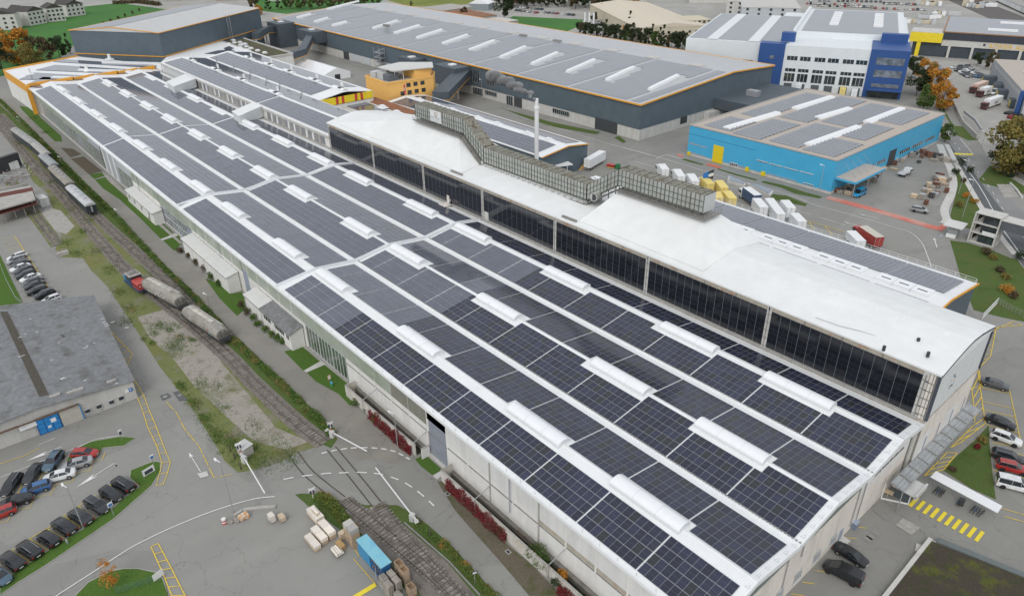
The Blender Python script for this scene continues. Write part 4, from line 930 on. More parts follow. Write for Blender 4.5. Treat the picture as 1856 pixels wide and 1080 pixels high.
for (x0, b0, t0), (x1, b1, t1) in segd:
 mb = MB(); mb.hexa([(x0, DY0, b0), (x1, DY0, b1), (x1, DY1, b1), (x0, DY1, b0)], [(x0, DY0, t0), (x1, DY0, t1), (x1, DY1, t1), (x0, DY1, t0)]); sec = part('duct_section', mb, CAB, dt)
 n = max(3, round(abs(x1-x0)/.98)); rb = MB(); tp = MB()
 for k in range(n+1):
  t = k/n; x = x0+(x1-x0)*t; b_ = b0+(b1-b0)*t; t_ = t0+(t1-t0)*t; dx = (x1-x0)/n; big = k % 6 == 0
  rb.bar((x, DY0-.06, b_), (x, DY0-.06, t_), .24 if big else .11, .12)
  rb.bar((x, DY0, t_+.05), (x, DY1, t_+.05), .12, .12)
  if k < n:
   bb = b0+(b1-b0)*(t+1/n); tt = t0+(t1-t0)*(t+1/n); up_ = .13 if k % 2 else .05
   tp.hexa([(x+.08, DY0, t_), (x+dx-.08, DY0, tt), (x+dx-.08, DY1, tt), (x+.08, DY1, t_)], [(x+.08, DY0, t_+up_), (x+dx-.08, DY0, tt+up_), (x+dx-.08, DY1, tt+up_), (x+.08, DY1, t_+up_)])
 for fr in (.02, .34, .66): rb.bar((x0, DY0-.05, b0+(t0-b0)*fr), (x1, DY0-.05, b1+(t1-b1)*fr), .08, .09)
 part('ribs', rb, CABR, sec); part('duct_cover', tp, CABT, sec)
 dk = MB(); dk.hexa([(x0, 58.9, b0-.9), (x1, 58.9, b1-.9), (x1, 63.9, b1-.9), (x0, 63.9, b0-.9)], [(x0, 58.9, b0-.75), (x1, 58.9, b1-.75), (x1, 63.9, b1-.75), (x0, 63.9, b0-.75)]); part('walkway', dk, PIPE, dt)
 dk = MB()
 for k in range(0, n+1, 2):
  t = k/n; x = x0+(x1-x0)*t; b_ = b0+(b1-b0)*t; dk.bar((x, 58.95, b_-.75), (x, 58.95, b_+.3), .06); dk.bar((x, 60.5, b_-1.9), (x, 60.5, b_), .18)
  dk.bar((x, 58.9, b_-.8), (x, 60.2, b_-.1), .07)
 for h_ in (-.2, .3): dk.bar((x0, 58.95, b0+h_), (x1, 58.95, b1+h_), .05)
 part('railing', dk, PIPE, dt)
mb = MB(); mb.quad((-47.36, DY0, 28.2), (-47.36, DY1, 28.2), (-47.36, DY1, 31.6), (-47.36, DY0, 31.6)); part('end_cover', mb, mat('lit_duct_end', (.50, .51, .50), .6, .05, .5), dt)  # paler sheet paints in the light falling on this end
mb = MB()
for k in range(6): mb.bar((-46.2, 59.2+k*1.0, 27.3), (-46.2, 59.2+k*1.0, 28.6), .07)
for h_ in (27.6, 28.1, 28.6): mb.bar((-46.2, 59, h_), (-46.2, 64.4, h_), .06)
mb.box(-47.4, 59, 27.2, -46.2, 64.4, 27.35); part('end_platform', mb, PIPE, dt)
p = gy(1078, 357, 59); mb = MB(); mb.tube((p.x, 58.6, p.z), (p.x-.3, 60.5, p.z), .95, n=18); mb.tube((p.x, 58.55, p.z), (p.x, 58.62, p.z), .72, n=18, mi=1); part('round_outlet', mb, [CAB, DARKM], dt)
sgn = thing('roof_banner', 'white banner with small ochre emblem and grey wording on the duct side', 'sign', (-136, 59.8, 28.3))
a = gy(779, 199, 59.8); b = gy(800, 223, 59.8); mb = MB(); mb.box(a.x, 59.74, 28.4, b.x, 59.86, 31.4); part('board', mb, mat('banner_white', (.70, .71, .70), .6, .03, 1), sgn)
mb = MB(); cx = (a.x+b.x)/2+.3
for i in range(14):
 t0_, t1_ = i*2*pi/16, (i+1)*2*pi/16; mb.bar((cx+.6*cos(t0_), 59.72, 30.5+.6*sin(t0_)), (cx+.6*cos(t1_), 59.72, 30.5+.6*sin(t1_)), .1)
mb.bar((cx-.3, 59.72, 30.3), (cx+.4, 59.72, 30.3), .14); part('emblem', mb, mat('ochre_print', (.38, .30, .20), .6), sgn)
mb = MB(); x = a.x+.4
for wd in (5, 6):
 for k in range(wd): mb.box(x, 59.70, 29.35-.0, x+.2, 59.74, 29.65+(.2 if k % 3 == 1 else 0)); x += .33
 x += .35
mb.box(a.x+.4, 59.7, 28.85, b.x-.4, 59.74, 28.95); part('grey_wording', mb, mat('grey_print', (.38, .40, .45), .6), sgn)
# NORTH HALL (grey solar gables beyond)
nh = thing('north_hall', 'two-gabled hall with silvery solar roof and popped-up skylight flaps, left of the tall hall', 'factory hall', (-343, 53, 0))
Yn = [53, 63.2, 73.8, 84.9, 96.6]; Zn = [15.6, 16.9, 15.0, 16.6, 14.9]
for i in range(4):
 x1 = XW-.4 if i < 2 else -228.0
 mb = MB(); mb.hexa([(-343, Yn[i], Zn[i]-.3), (x1, Yn[i], Zn[i]-.3), (x1, Yn[i+1], Zn[i+1]-.3), (-343, Yn[i+1], Zn[i+1]-.3)], [(-343, Yn[i], Zn[i]), (x1, Yn[i], Zn[i]), (x1, Yn[i+1], Zn[i+1]), (-343, Yn[i+1], Zn[i+1])]); part('roof', mb, WHITE, nh)
mb = MB(); mb.box(-343, 53.1, 0, XW-.4, 53.4, 15.3); mb.box(-343, 53.1, 0, -342.6, 96.5, 14.6); part('wall', mb, RENDER2, nh)
for k in range(9):
 x = -340+k*4.4; mb = MB(); mb.box(x, 52.98, 11.6, x+4.3, 53.1, 15.0); part('wall_panel', mb, mat('pale_grey_sheet', (.56, .57, .57), .6, .05, .5), nh)
mb = MB(); mb.box(-343, 52.5, 15.25, XW-.4, 53.1, 15.6); part('eave_gutter', mb, mat('light_gutter', (.60, .59, .56), .6, .08, .5, grime=.3), nh)
mb = MB(); mb.box(-300, 52.3, 11.2, XW-.4, 53.0, 11.7); part('ledge', mb, CONC, nh)
for k in range(26):
 x = -299+k*4.45
 if -244 < x < -231: continue
 mb = MB(); mb.box(x, 52.95, 11.9, x+3.2, 53.08, 14.6); wn = part('window', mb, mat('dusty_window', (.20, .21, .23), .4, .15, .5, c2=(.33, .32, .29), f2=(.4, .7), s2=.2), nh)
 mb = MB(); mb.box(x+3.2, 52.9, 11.8, x+4.4, 53.1, 14.8); part('pier', mb, RENDER2 if k % 3 else CONC, nh)
mb = MB(); mb.box(-300, 52.6, 14.7, XW-.4, 53.05, 15.1); part('ledge', mb, CONCL, nh)
mb = MB(); mb.box(-343, 96.5, 0, -228, 96.8, 14.8); mb.box(-228.3, 73.8, 0, -228, 96.6, 12); part('wall', mb, RENDER2, nh)
yy = 74.0; k = 0; strip = [(6.5, 0), (1.1, 1), (1.4, 0), (1.1, 1), (4.6, 0), (1.1, 1), (1.4, 0), (1.1, 1), (4.4, 0)]; tot = sum(s for s, _ in strip); sc_ = 22.5/tot
for l, c_ in strip:
 mb = MB(); mb.box(-228.0, yy+.03, 12.2, -227.8, yy+l*sc_-.03, 14.9); part('fascia_panel', mb, REDP if c_ else YELP, nh); yy += l*sc_
def pvstrip(name, label, x0, x1, A, B, parent=None, glass=None, cell=(2.1, 1.7), group='distant roof solar fields', skip=None):
 """field of modules too far off to tell apart, still laid as separate raised modules"""
 A = Vector(A); B = Vector(B); d = (B-A); l = d.length; d.normalize(); n = Vector((0, -d.z, d.y)); mb = MB(); m = max(1, round(l/cell[1])); k = max(1, round(abs(x1-x0)/cell[0])); wx = (x1-x0)/k
 for i in range(k):
  for j in range(m):
   a = Vector((x0+wx*i+.03, A.y, A.z))+d*(l/m*j+.02)+n*.12
   if skip and skip(a): continue
   x = Vector((wx-.06, 0, 0)); y = d*(l/m-.04); mb.quad(a, a+x, a+x+y, a+y)
 if parent: return part(name, mb, glass or PVFAR, parent, kind='stuff')
 return solo(name, mb, glass or PVFAR, label, 'solar array', group, 'stuff')
for i, (u0, u1) in enumerate(((.08, .90), (.06, .93), (.08, .90), (.08, .85))):
 a = (0, Yn[i]+(Yn[i+1]-Yn[i])*u0, Zn[i]+(Zn[i+1]-Zn[i])*u0); b = (0, Yn[i]+(Yn[i+1]-Yn[i])*u1, Zn[i]+(Zn[i+1]-Zn[i])*u1)
 x1 = -236.5 if i >= 2 else -237.5
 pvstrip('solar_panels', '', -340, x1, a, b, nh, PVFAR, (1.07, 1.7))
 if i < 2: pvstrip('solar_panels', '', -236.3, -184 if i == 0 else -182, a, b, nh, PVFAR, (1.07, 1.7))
for k, px_ in enumerate(((347, 107), (394, 125), (440, 144), (487, 171))):
 g_ = gz(px_[0]+12, px_[1]+4, 16.9); dup(SKF, (g_.x, 63.2, 16.75), 0, f'skylight with open flap, {ordn[k]} on the front ridge of the silvery roof', 'open skylights on the north hall', (.8, .85, .85))
for k, px_ in enumerate(((440, 108), (475, 121), (515, 133), (556, 150), (605, 165))):
 g_ = gz(px_[0]+12, px_[1]+2, 16.6); dup(SKF, (g_.x, 84.9, 16.5), 0, f'skylight with open flap, {ordn[k]} on the rear ridge of the silvery roof', 'open skylights on the north hall', (.8, .85, .85))
for k, px_ in enumerate(((389, 112), (422, 123), (448, 135), (477, 146), (500, 155), (538, 170))):
 g_ = gz(*px_, 15.3); mb = MB(); mb.tube((g_.x, 73.8, 15), (g_.x, 73.8, 17.2), .28, n=8); mb.tube((g_.x, 73.8, 17.2), (g_.x, 73.8, 17.4), .42, n=8); solo('roof_chimney', mb, STEEL, f'short metal flue in the valley of the silvery roof, {ordn[k]} from the far end', 'flue', 'valley flues', at=(g_.x, 73.8, 15))
def annex_box(px_pts, z0_, z1_, label, zl=None):
 a, b, c_, d_ = [gz(*p_, z1_) for p_ in px_pts]
 t = thing('roof_cabin', label, 'cabin', (a.x, a.y, z0_)); lo = zl or z1_-1.0
 mb = MB(); mb.hexa([(a.x, a.y, z0_), (b.x, b.y, z0_), (c_.x, c_.y, z0_), (d_.x, d_.y, z0_)], [(a.x, a.y, z1_), (b.x, b.y, z1_), (c_.x, c_.y, z1_+.6), (d_.x, d_.y, z1_+.6)]); part('body', mb, mat('cabin_white', (.66, .69, .69), .6, .03, .5), t)
 mb = MB(); e_ = .15; mb.hexa([(a.x-e_, a.y-e_, z1_+.02), (b.x+e_, b.y-e_, z1_+.02), (c_.x+e_, c_.y, z1_+.62), (d_.x-e_, d_.y, z1_+.62)], [(a.x-e_, a.y-e_, z1_+.15), (b.x+e_, b.y-e_, z1_+.15), (c_.x+e_, c_.y, z1_+.75), (d_.x-e_, d_.y, z1_+.75)]); part('roof', mb, MEMBR, t); return t
annex_box([(302, 149), (315, 158), (355, 146), (336, 138)], 12.2, 15.0, 'white boxy cabin bridging the far solar gable to the silvery hall')
annex_box([(421, 203), (434, 211), (475, 196), (458, 190)], 12.0, 15.2, 'white boxy cabin bridging to the silvery hall beside the tall hall')
# ORANGE END BUILDING
ob = thing('end_building', 'low building with orange fascia closing the far end of the solar hall', 'building', (-352, 0, 0))
mb = MB(); pts = [(-350.6, -.5), (-350.6, 52.6), (-352, 60), (-412, 33), (-408, 20), (-398, -2)]; mb.prism(pts, 0, 11.6); part('body', mb, RENDER2, ob)
mb = MB()
zf = [11.6, 13.0, 11.6, 13.0, 11.6, 13.0, 11.9]
for i in range(6):
 a, b = RY[i]-.5, RY[i+1]; mb.hexa([(-351.2, a, 10.5), (-350.4, a, 10.5), (-350.4, b, 10.5), (-351.2, b, 10.5)], [(-351.2, a, 12.9-.0*i), (-350.4, a, 12.9), (-350.4, b, 13.3), (-351.2, b, 13.3)])
part('fascia', mb, ORANGE, ob)
mb = MB(); mb.bar((-350.6, -.7, 0), (-350.6, -.7, 12.3), 1.6, 1.2); part('corner_portal', mb, ORANGE, ob)
mb = MB(); mb.hexa([(-398, -2.3, 8.6), (-350.6, -.8, 8.6), (-350.6, -.5, 8.6), (-398, -2, 8.6)], [(-398, -2.3, 12.2), (-350.6, -.8, 12.2), (-350.6, -.5, 12.2), (-398, -2, 12.2)]); part('fascia', mb, ORANGE, ob)
mb = MB(); mb.hexa([(-398.3, -2, 11), (-397.8, -2.2, 11), (-411.8, 33.2, 11), (-412.3, 33.2, 11)], [(-398.3, -2, 12.4), (-397.8, -2.2, 12.4), (-411.8, 33.2, 12.4), (-412.3, 33.2, 12.4)]); part('fascia', mb, ORANGE, ob)
mb = MB(); mb.poly([(x, y, 11.75) for x, y in pts]); part('roof', mb, WHITE, ob)
for (a, b, c_, d_) in ([(45, 155), (78, 140), (140, 143), (75, 160)], [(35, 144), (62, 132), (200, 140), (190, 146)], [(65, 127), (100, 118), (290, 130), (290, 137)], [(97, 112), (118, 108), (290, 119), (290, 124)]):
 pp = [gz(*v_, 12.0) for v_ in (a, b, c_, d_)]; mb = MB(); mb.hexa([(v_.x, v_.y, 11.8) for v_ in pp], [(v_.x, v_.y, 12.05) for v_ in pp]); part('solar_panels', mb, PVFAR, ob, kind='stuff')
for (a, b) in (((95, 141), (135, 142)), ((144, 127), (236, 130)), ((187, 113), (290, 116))):
 A = gz(*a, 12.3); B = gz(*b, 12.3); mb = MB(); mb.bar((*A.xy, 12.3), (*B.xy, 12.3), 2.2, .9); part('skylight_row', mb, VAULT, ob)
for v_ in ((54, 135), (158, 129), (199, 108)):
 A = gz(*v_, 12); mb = MB(); mb.tube((*A.xy, 12), (*A.xy, 14.5), .7, n=8); mb.box(A.x-2.5, A.y-1.5, 12, A.x+2.5, A.y+1.5, 12.3); part('roof_fan', mb, WHITE, ob)
# DARK STORAGE BUILDING (behind, gold lines)
def rotbox(name, label, cat, A, B, depth, zt, zr, wallm, roofm, trim=None, bands=(), th_=.5, z0=0, ridge=.5, group=None):
 """hall from its front edge A-B (plan), depth behind it"""
 A = Vector(A[:2]); B = Vector(B[:2]); u = (B-A); W_ = u.length; u.normalize(); v = Vector((-u.y, u.x)); t = thing(name, label, cat, (A.x, A.y, z0), 0, group)
 Q = lambda a, b, zz_: (A.x+u.x*a+v.x*b, A.y+u.y*a+v.y*b, zz_)
 mb = MB(); mb.hexa([Q(0, 0, z0), Q(W_, 0, z0), Q(W_, depth, z0), Q(0, depth, z0)], [Q(0, 0, zt-.1), Q(W_, 0, zt-.1), Q(W_, depth, zt-.1), Q(0, depth, zt-.1)]); part('wall', mb, wallm, t)
 mb = MB(); r_ = W_*ridge; e_ = .25
 mb.hexa([Q(-e_, -e_, zt-.1), Q(r_, -e_, zt-.1), Q(r_, depth+e_, zt-.1), Q(-e_, depth+e_, zt-.1)], [Q(-e_, -e_, zt), Q(r_, -e_, zr), Q(r_, depth+e_, zr), Q(-e_, depth+e_, zt)])
 mb.hexa([Q(r_, -e_, zt-.1), Q(W_+e_, -e_, zt-.1), Q(W_+e_, depth+e_, zt-.1), Q(r_, depth+e_, zt-.1)], [Q(r_, -e_, zr), Q(W_+e_, -e_, zt), Q(W_+e_, depth+e_, zt), Q(r_, depth+e_, zr)]); part('roof', mb, roofm, t)
 if trim:
  mb = MB(); s = .35
  for a, b in ((Q(-e_, -e_-.05, zt-.1), Q(r_, -e_-.05, zr-.1)), (Q(r_, -e_-.05, zr-.1), Q(W_+e_, -e_-.05, zt-.1)), (Q(W_+e_+.05, -e_, zt-.1), Q(W_+e_+.05, depth, zt-.1)), (Q(-e_-.05, -e_, zt-.1), Q(-e_-.05, depth, zt-.1))): mb.bar(a, b, s, s)
  part('verge_trim', mb, trim, t)
  for zb in bands:
   mb = MB(); mb.bar(Q(0, -.1, zb), Q(W_, -.1, zb), .3, .4); mb.bar(Q(W_+.1, 0, zb), Q(W_+.1, depth, zb), .3, .4); part('trim_line', mb, trim, t)
 return t, Q, W_
a, b, c_ = gz(125, 55, 24), gz(287, 60, 24), gz(465, 15, 24)
u_ = (b-a).xy.normalized(); dep = (c_-b).xy.length
t, Q, W_ = rotbox('storage_building', 'tall dark storage building with thin orange lines and half-panelled roof, far left', 'warehouse', a, b, dep, 24, 26.2, ANTH, mat('pale_trapezoid_roof', (.52, .52, .51), .55, .06, .2, rib=(1, 1.0, .08)), ORANGE, (12.6,))
mb = MB(); mb.hexa([Q(1, 1, 24.0), Q(W_/2-.5, 1, 26.1), Q(W_/2-.5, dep-1, 26.1), Q(1, dep-1, 24.0)], [Q(1, 1, 24.2), Q(W_/2-.5, 1, 26.35), Q(W_/2-.5, dep-1, 26.35), Q(1, dep-1, 24.2)]); part('solar_panels', mb, PVSIL, t, kind='stuff')
mb = MB();
for k in range(10): mb.bar(Q(W_+.8, dep*.62, 12+k*1.2), Q(W_+1.6, dep*.62, 12+k*1.2), .5, .1)
mb.bar(Q(W_+1, dep*.61, 10), Q(W_+1, dep*.61, 25), .2); mb.bar(Q(W_+1.6, dep*.63, 10), Q(W_+1.6, dep*.63, 25), .2); part('escape_stair', mb, STEEL, t)
pr = thing('planted_roof_block', 'low block with brown planted roof and small white domes beside the storage building', 'building', (-400, 104, 0))
mb = MB(); mb.prism([(-402, 103.5), (-338, 102), (-338, 116), (-402, 117)], 0, 11.6); part('body', mb, RENDER2, pr)
mb = MB(); mb.prism([(-401.5, 104), (-338.5, 104), (-338.5, 115.4), (-401.5, 116.4)], 11.6, 11.9); part('planting', mb, GREENR, pr)
mb = MB();
for a_, b_ in (((-402, 116.8), (-338, 116)), ((-338, 116), (-338, 103)), ((-402, 103.8), (-360, 103.4))): mb.bar((*a_, 12), (*b_, 12), .7, .7)
part('parapet', mb, CONCL, pr)
for v_ in ((423, 73.5), (425, 78), (435, 77), (436, 82), (440, 81), (444, 80), (447, 85), (436, 87), (455, 88), (467, 92), (448, 91), (480, 96), (415, 80)):
 g_ = gz(*v_, 12.2); mb = MB(); mb.obox((g_.x, g_.y, 11.9), (2.4, 2.0, .5), 0); mb.obox((g_.x, g_.y, 12.4), (1.8, 1.4, .35), 0); part('roof_dome', mb, VAULT, pr)
fr_ = thing('link_roof', 'white flat roofs with dark solar patches at the foot of the storage building', 'building', (-375, 60, 0))
mb = MB(); mb.prism([(-352, 53), (-343.3, 53), (-343.3, 97), (-336, 103), (-400, 103), (-402, 98), (-376, 66)], 0, 12.2); part('body', mb, WHITE, fr_)
for pts_ in ([(370, 98), (395, 92), (420, 90), (430, 95), (400, 99)], [(405, 88), (415, 84), (425, 88), (410, 92)]):
 pp = [gz(*v_, 12.3) for v_ in pts_]; mb = MB(); mb.prism([(v_.x, v_.y) for v_ in pp], 12.2, 12.35); part('solar_panels', mb, PVFAR, fr_, kind='stuff')
# ORANGE TOWER BUILDING + LOWER ROOFS
om = thing('office_building', 'bright orange office block with square windows, rooftop plant and white canopy roof', 'office building', (-234, 107, 0))
P4 = [(-252.5, 108), (-234.2, 107.2), (-232.2, 128.6), (-238, 133.5), (-256, 132)]
mb = MB(); mb.prism(P4, 0, 14.6); part('body', mb, ORW, om)
mb = MB()
for i in range(5): a = P4[i]; b = P4[(i+1) % 5]; mb.bar((*a, 14.9), (*b, 14.9), .35, .8)
part('parapet', mb, ORW, om)
mb = MB(); mb.prism([(x*.985-3.6, y*.985+1.8) for x, y in P4], 14.6, 14.7); part('roof_deck', mb, CONC, om)
u2 = Vector((P4[2][0]-P4[1][0], P4[2][1]-P4[1][1])).normalized()
for zc in (9.2, 12.2):
 for k in range(4 if zc > 10 else 4):
  s = 6.6+k*3.3 if zc < 10 else 9.6+k*3.3
  if zc > 10 and k == 3: continue
  c2 = Vector(P4[1])+u2*s; mb = MB(); mb.obox((c2.x+.05, c2.y, zc), (.12, 1.9, 1.6), atan2(u2.y, u2.x)-pi/2); part('window', mb, GLASS, om)
mb = MB(); mb.prism([(-244, 121), (-234.5, 121), (-233.3, 128), (-238, 132), (-245, 131)], 14.7, 18.4); part('penthouse', mb, ORW, om)
mb = MB(); mb.prism([(-248, 112), (-237, 112), (-231.5, 128.5), (-240, 134), (-250, 124)], 18.5, 18.9); part('canopy_roof', mb, mat('canopy_white', (.60, .60, .57), .6, .04, .5), om)
for q_ in ((-246, 114), (-238, 113.5), (-237, 117), (-247.5, 121)):
 mb = MB(); mb.tube((*q_, 14.7), (*q_, 18.5), .15, n=6); part('canopy_post', mb, WHITE, om)
for q_, s_, m_ in (((-249, 111.5), (3.5, 4, 2.4), mat('plant_grey', (.50, .51, .51), .5, .06, 1)), ((-245, 112), (4, 2.6, 2.4), mat('plant_grey', (.50, .51, .51))), ((-239.5, 112.5), (4, 5, 2.4), mat('louvre_dark', (.14, .16, .18), .5, .1, 1, rib=(2, .3, .5))), ((-252, 118), (5, 3, 2), STEEL), ((-247, 118), (6, 1.2, 1.4), PIPE)):
 mb = MB(); mb.obox((*q_, 14.7), s_, .1); part('roof_plant', mb, m_, om)
lw = thing('court_roof', 'low inner roof with dark panels and rusty red walkway below the striped fascia', 'building', (-236, 84, 0))
mb = MB(); mb.prism([(-227.7, 73.9), (-180.5, 73.9), (-180.5, 103), (-196, 103), (-232, 100), (-232, 96.8), (-227.7, 96.8)], 0, 10.6); part('body', mb, CONCL, lw)
z2 = Zm(590, 150, 5.8)
pp = [gz(*z2(*v_), 10.8) for v_ in ((140, 215), (320, 165), (900, 390), (700, 420))]; mb = MB(); mb.prism([(v_.x, v_.y) for v_ in pp], 10.6, 10.9); part('solar_panels', mb, PVFAR, lw, kind='stuff')
pp = [gz(*z2(*v_), 10.8) for v_ in ((350, 160), (520, 152), (960, 300), (940, 370))]; mb = MB(); mb.prism([(v_.x, v_.y) for v_ in pp], 10.6, 10.8); part('rusty_walkway', mb, mat('rusty_red_deck', (.28, .11, .05), .9, .3, .6, c2=(.16, .12, .08), f2=(.5, .7), s2=.3), lw)
for v_ in ((600, 262), (750, 318), (895, 372)):
 g_ = gz(*z2(*v_), 11.0); mb = MB(); mb.obox((g_.x, g_.y, 10.9), (4.2, 3.0, .25), 0); mb.obox((g_.x, g_.y, 11.15), (2.4, 1.6, .7), 0); part('roof_hatch', mb, VAULT, lw)
mw = thing('middle_wing', 'low gabled wing with solar roof, dark end wall and orange edge behind the chimney', 'factory wing', (-137, 123, 0))
mb = MB(); mb.extr([(103, 0), (103, 8.0), (114.3, 9.2), (123.5, 8.0), (123.5, 0)], -232, -137.2); part('wall', mb, ANTH, mw)
mb = MB(); mb.extr([(102.7, 7.95), (102.7, 8.15), (114.3, 9.4), (123.8, 8.15), (123.8, 7.95), (114.3, 9.15)], -232, -136.9); part('roof', mb, WHITE, mw)
mb = MB(); mb.bar((-136.85, 102.7, 8.1), (-136.85, 114.3, 9.35), .2, .35); mb.bar((-136.85, 114.3, 9.35), (-136.85, 123.8, 8.1), .2, .35); part('verge_trim', mb, ORANGE, mw)
mb = MB(); mb.poly([(-137.1, 119.5, 0), (-137.1, 123.5, 0), (-137.1, 123.5, 3.4)]); part('painted_corner', mb, ORW, mw)
pvstrip('solar_panels', '', -229, -141, (0, 103.4, 8.2), (0, 112.6, 9.2), mw, PVFAR, (1.07, 1.7), skip=lambda a: False)
pvstrip('solar_panels', '', -229, -140, (0, 116.2, 9.15), (0, 122.6, 8.3), mw, PVFAR, (1.07, 1.7))
for v_ in ((833, 197), (868, 214), (903, 225), (955, 243), (992, 255), (790, 190), (762, 181)):
 g_ = gz(*v_, 9.3); mb = MB(); mb.obox((g_.x, 114, 9.3), (3.4, 3.2, .25), 0); mb.obox((g_.x, 114, 9.5), (1.8, 1.6, .6), 0); part('roof_hatch', mb, VAULT, mw)
mb = MB(); mb.hexa([(-149, 103, 3.9), (-136.5, 106.5, 3.9), (-134, 113.5, 3.9), (-137.3, 114.5, 3.9)], [(-149, 103, 4.2), (-136.5, 106.5, 4.2), (-134, 113.5, 4.2), (-137.3, 114.5, 4.2)])
for q_ in ((-140, 105), (-135, 112), (-136, 108)): mb.tube((*q_, 0), (*q_, 3.9), .12, n=6)
solo('loading_canopy', mb, WHITE, 'small white pointed canopy roof in front of the dark orange-edged gable end', 'canopy', at=(-142, 107, 0))
sw = thing('south_wing', 'long low wing with grey solar roof and orange-edged dark end, behind the tall hall', 'factory wing', (-13.2, 110, 0))
mb = MB(); mb.extr([(74, 0), (74, 8.6), (96.5, 10.1), (110.8, 8.5), (110.8, 0)], -104, -13.4); part('wall', mb, ANTH, sw)
mb = MB(); mb.extr([(73.8, 8.5), (73.8, 8.8), (96.5, 10.35), (111.1, 8.7), (111.1, 8.45), (96.5, 10.05)], -104.3, -13.1); part('roof', mb, WHITER, sw)
mb = MB(); mb.bar((-13.0, 86, 9.55), (-13.0, 96.5, 10.25), .22, .45); mb.bar((-13.0, 96.5, 10.25), (-13.0, 111.2, 8.6), .22, .45); part('verge_trim', mb, ORANGE, sw)
for k in range(6):
 x1 = -15.2-k*11.6; pvstrip('solar_panels', '', x1-11.4, x1, (0, 98.3, 10.22), (0, 109.2, 9.0), sw, PVFAR, (1.05, 1.72))
 pvstrip('solar_panels', '', x1-10.6-.5, x1-.5, (0, 90.8, 10.0), (0, 92.6, 10.1), sw, PVFAR, (1.05, 1.75))
for k in range(7):
 x1 = -16.5-k*13.6
 for j in range(3):
  mb = MB(); xx = x1-j*3.6; mb.box(xx-3.5, 94.1, 10.1, xx, 97.3, 10.75); lt_ = part('roof_light', mb, VAULT, sw)
  mb = MB(); mb.box(xx-2.7, 95.3, 10.76, xx-.8, 95.6, 10.8); part('vent_slot', mb, DARKM, lt_)
mb = MB()
for k in range(46): mb.bar((-13.6-k*2, 110.9, 8.6), (-13.6-k*2, 110.9, 9.7), .05)
for h_ in (9.15, 9.7): mb.bar((-13.6, 110.9, h_), (-104, 110.9, h_), .05)
for k in range(6): mb.bar((-13.4, 110.9-k*2, 8.7+k*.1), (-13.4, 110.9-k*2, 9.6+k*.1), .05)
part('railing', mb, WHITE, sw, kind='stuff')
p = gy(972.5, 290, 88); ptop = gy(973, 179, 88)
ch = thing('chimney', 'slim white steel chimney smoking behind the tall hall', 'chimney', (p.x, 88, 0)); mb = MB(); mb.tube((p.x, 88, 0), (p.x, 88, ptop.z-3), .62, n=14); part('stack', mb, mat('chimney_white', (.72, .72, .72), .5, .03, .8), ch)
mb = MB(); mb.tube((p.x, 88, ptop.z-3), (p.x, 88, ptop.z), .5, n=14); mb.tube((p.x, 88, ptop.z-2.9), (p.x, 88, ptop.z-2.2), .8, n=14); part('flue_tip', mb, mat('chimney_white', (.72, .72, .72)), ch)
def smoke():
 m = bpy.data.materials.new('steam'); m.use_nodes = True; t = m.node_tree; t.nodes.clear()
 o = t.nodes.new('ShaderNodeOutputMaterial'); v = t.nodes.new('ShaderNodeVolumePrincipled'); v.inputs['Color'].default_value = (.97, .97, .98, 1)
 tc = t.nodes.new('ShaderNodeTexCoord'); nn = N(t, 'ShaderNodeTexNoise', i_Scale=.55, i_Detail=4, i_Roughness=.6); L(t, tc.outputs['Object'], nn.inputs['Vector'])
 L(t, ramp(t, nn.outputs['Fac'], .36, .54, 0, 2.6), v.inputs['Density']); v.inputs['Anisotropy'].default_value = .1; L(t, v.outputs[0], o.inputs['Volume'])
 A = Vector((p.x, 88, ptop.z)); rr = random.Random(4); mb = MB()
 E_ = gy(893, 137, 88)
 for i in range(12):
  tt = i/11; c_ = A.lerp(Vector((E_.x, 88, E_.z)), tt)+Vector((rr.uniform(-.5, .5), rr.uniform(-.8, .8), rr.uniform(-.4, .4)+1.2*sin(tt*3)*.3)); r_ = .55+tt*1.7
  bm = bmesh.new(); bmesh.ops.create_icosphere(bm, subdivisions=2, radius=r_);
  mb.add([c_+Vector((v_.co.x*1.3, v_.co.y, v_.co.z*.8)) for v_ in bm.verts], [tuple(v_.index for v_ in f_.verts) for f_ in bm.faces]); bm.free()
 ob_ = solo('steam_plume', mb, m, 'white steam drifting left from the slim chimney tip', 'steam', at=tuple(A)); ob_['kind'] = 'stuff'
 rm = ob_.modifiers.new('fuse', 'REMESH'); rm.mode = 'VOXEL'; rm.voxel_size = .3
smoke()
# THE GREAT DARK WAREHOUSE
wh = thing('warehouse', 'huge dark grey warehouse with silver solar roof and orange roof edge', 'warehouse', (-145, 159.4, 0))
XE, XWW, YF = -145.0, -455.0, 159.4
mb = MB(); mb.extr([(YF, 4.2), (YF, 13.3), (216, 16.7), (246, 15.0), (246, 4.2)], XWW, XE); part('upper_wall', mb, ANTH, wh)
mb = MB(); mb.box(XWW+.2, YF+.15, 0, XE-.15, 245.8, 4.2); part('concrete_base', mb, CONCL, wh)
mb = MB(); mb.extr([(YF-.4, 13.3), (YF-.4, 13.5), (216, 16.95), (246.5, 15.3), (246.5, 15.0), (216, 16.7)], XWW-.4, XE+.4); part('roof', mb, mat('warehouse_roof', (.45, .46, .47), .45, .05, .2), wh)
for (a, b) in (((XE+.45, YF-.4, 13.45), (XE+.45, 216, 16.9)), ((XE+.45, 216, 16.9), (XE+.45, 246.5, 15.2)), ((XWW-.4, YF-.5, 13.35), (XE+.4, YF-.5, 13.35)), ((XWW-.4, 246.6, 15.2), (XE+.4, 246.6, 15.2)), ((XWW-.45, YF-.4, 13.4), (XWW-.45, 216, 16.9))):
 mb = MB(); mb.bar(a, b, .4, .5); part('verge_trim', mb, ORANGE, wh)
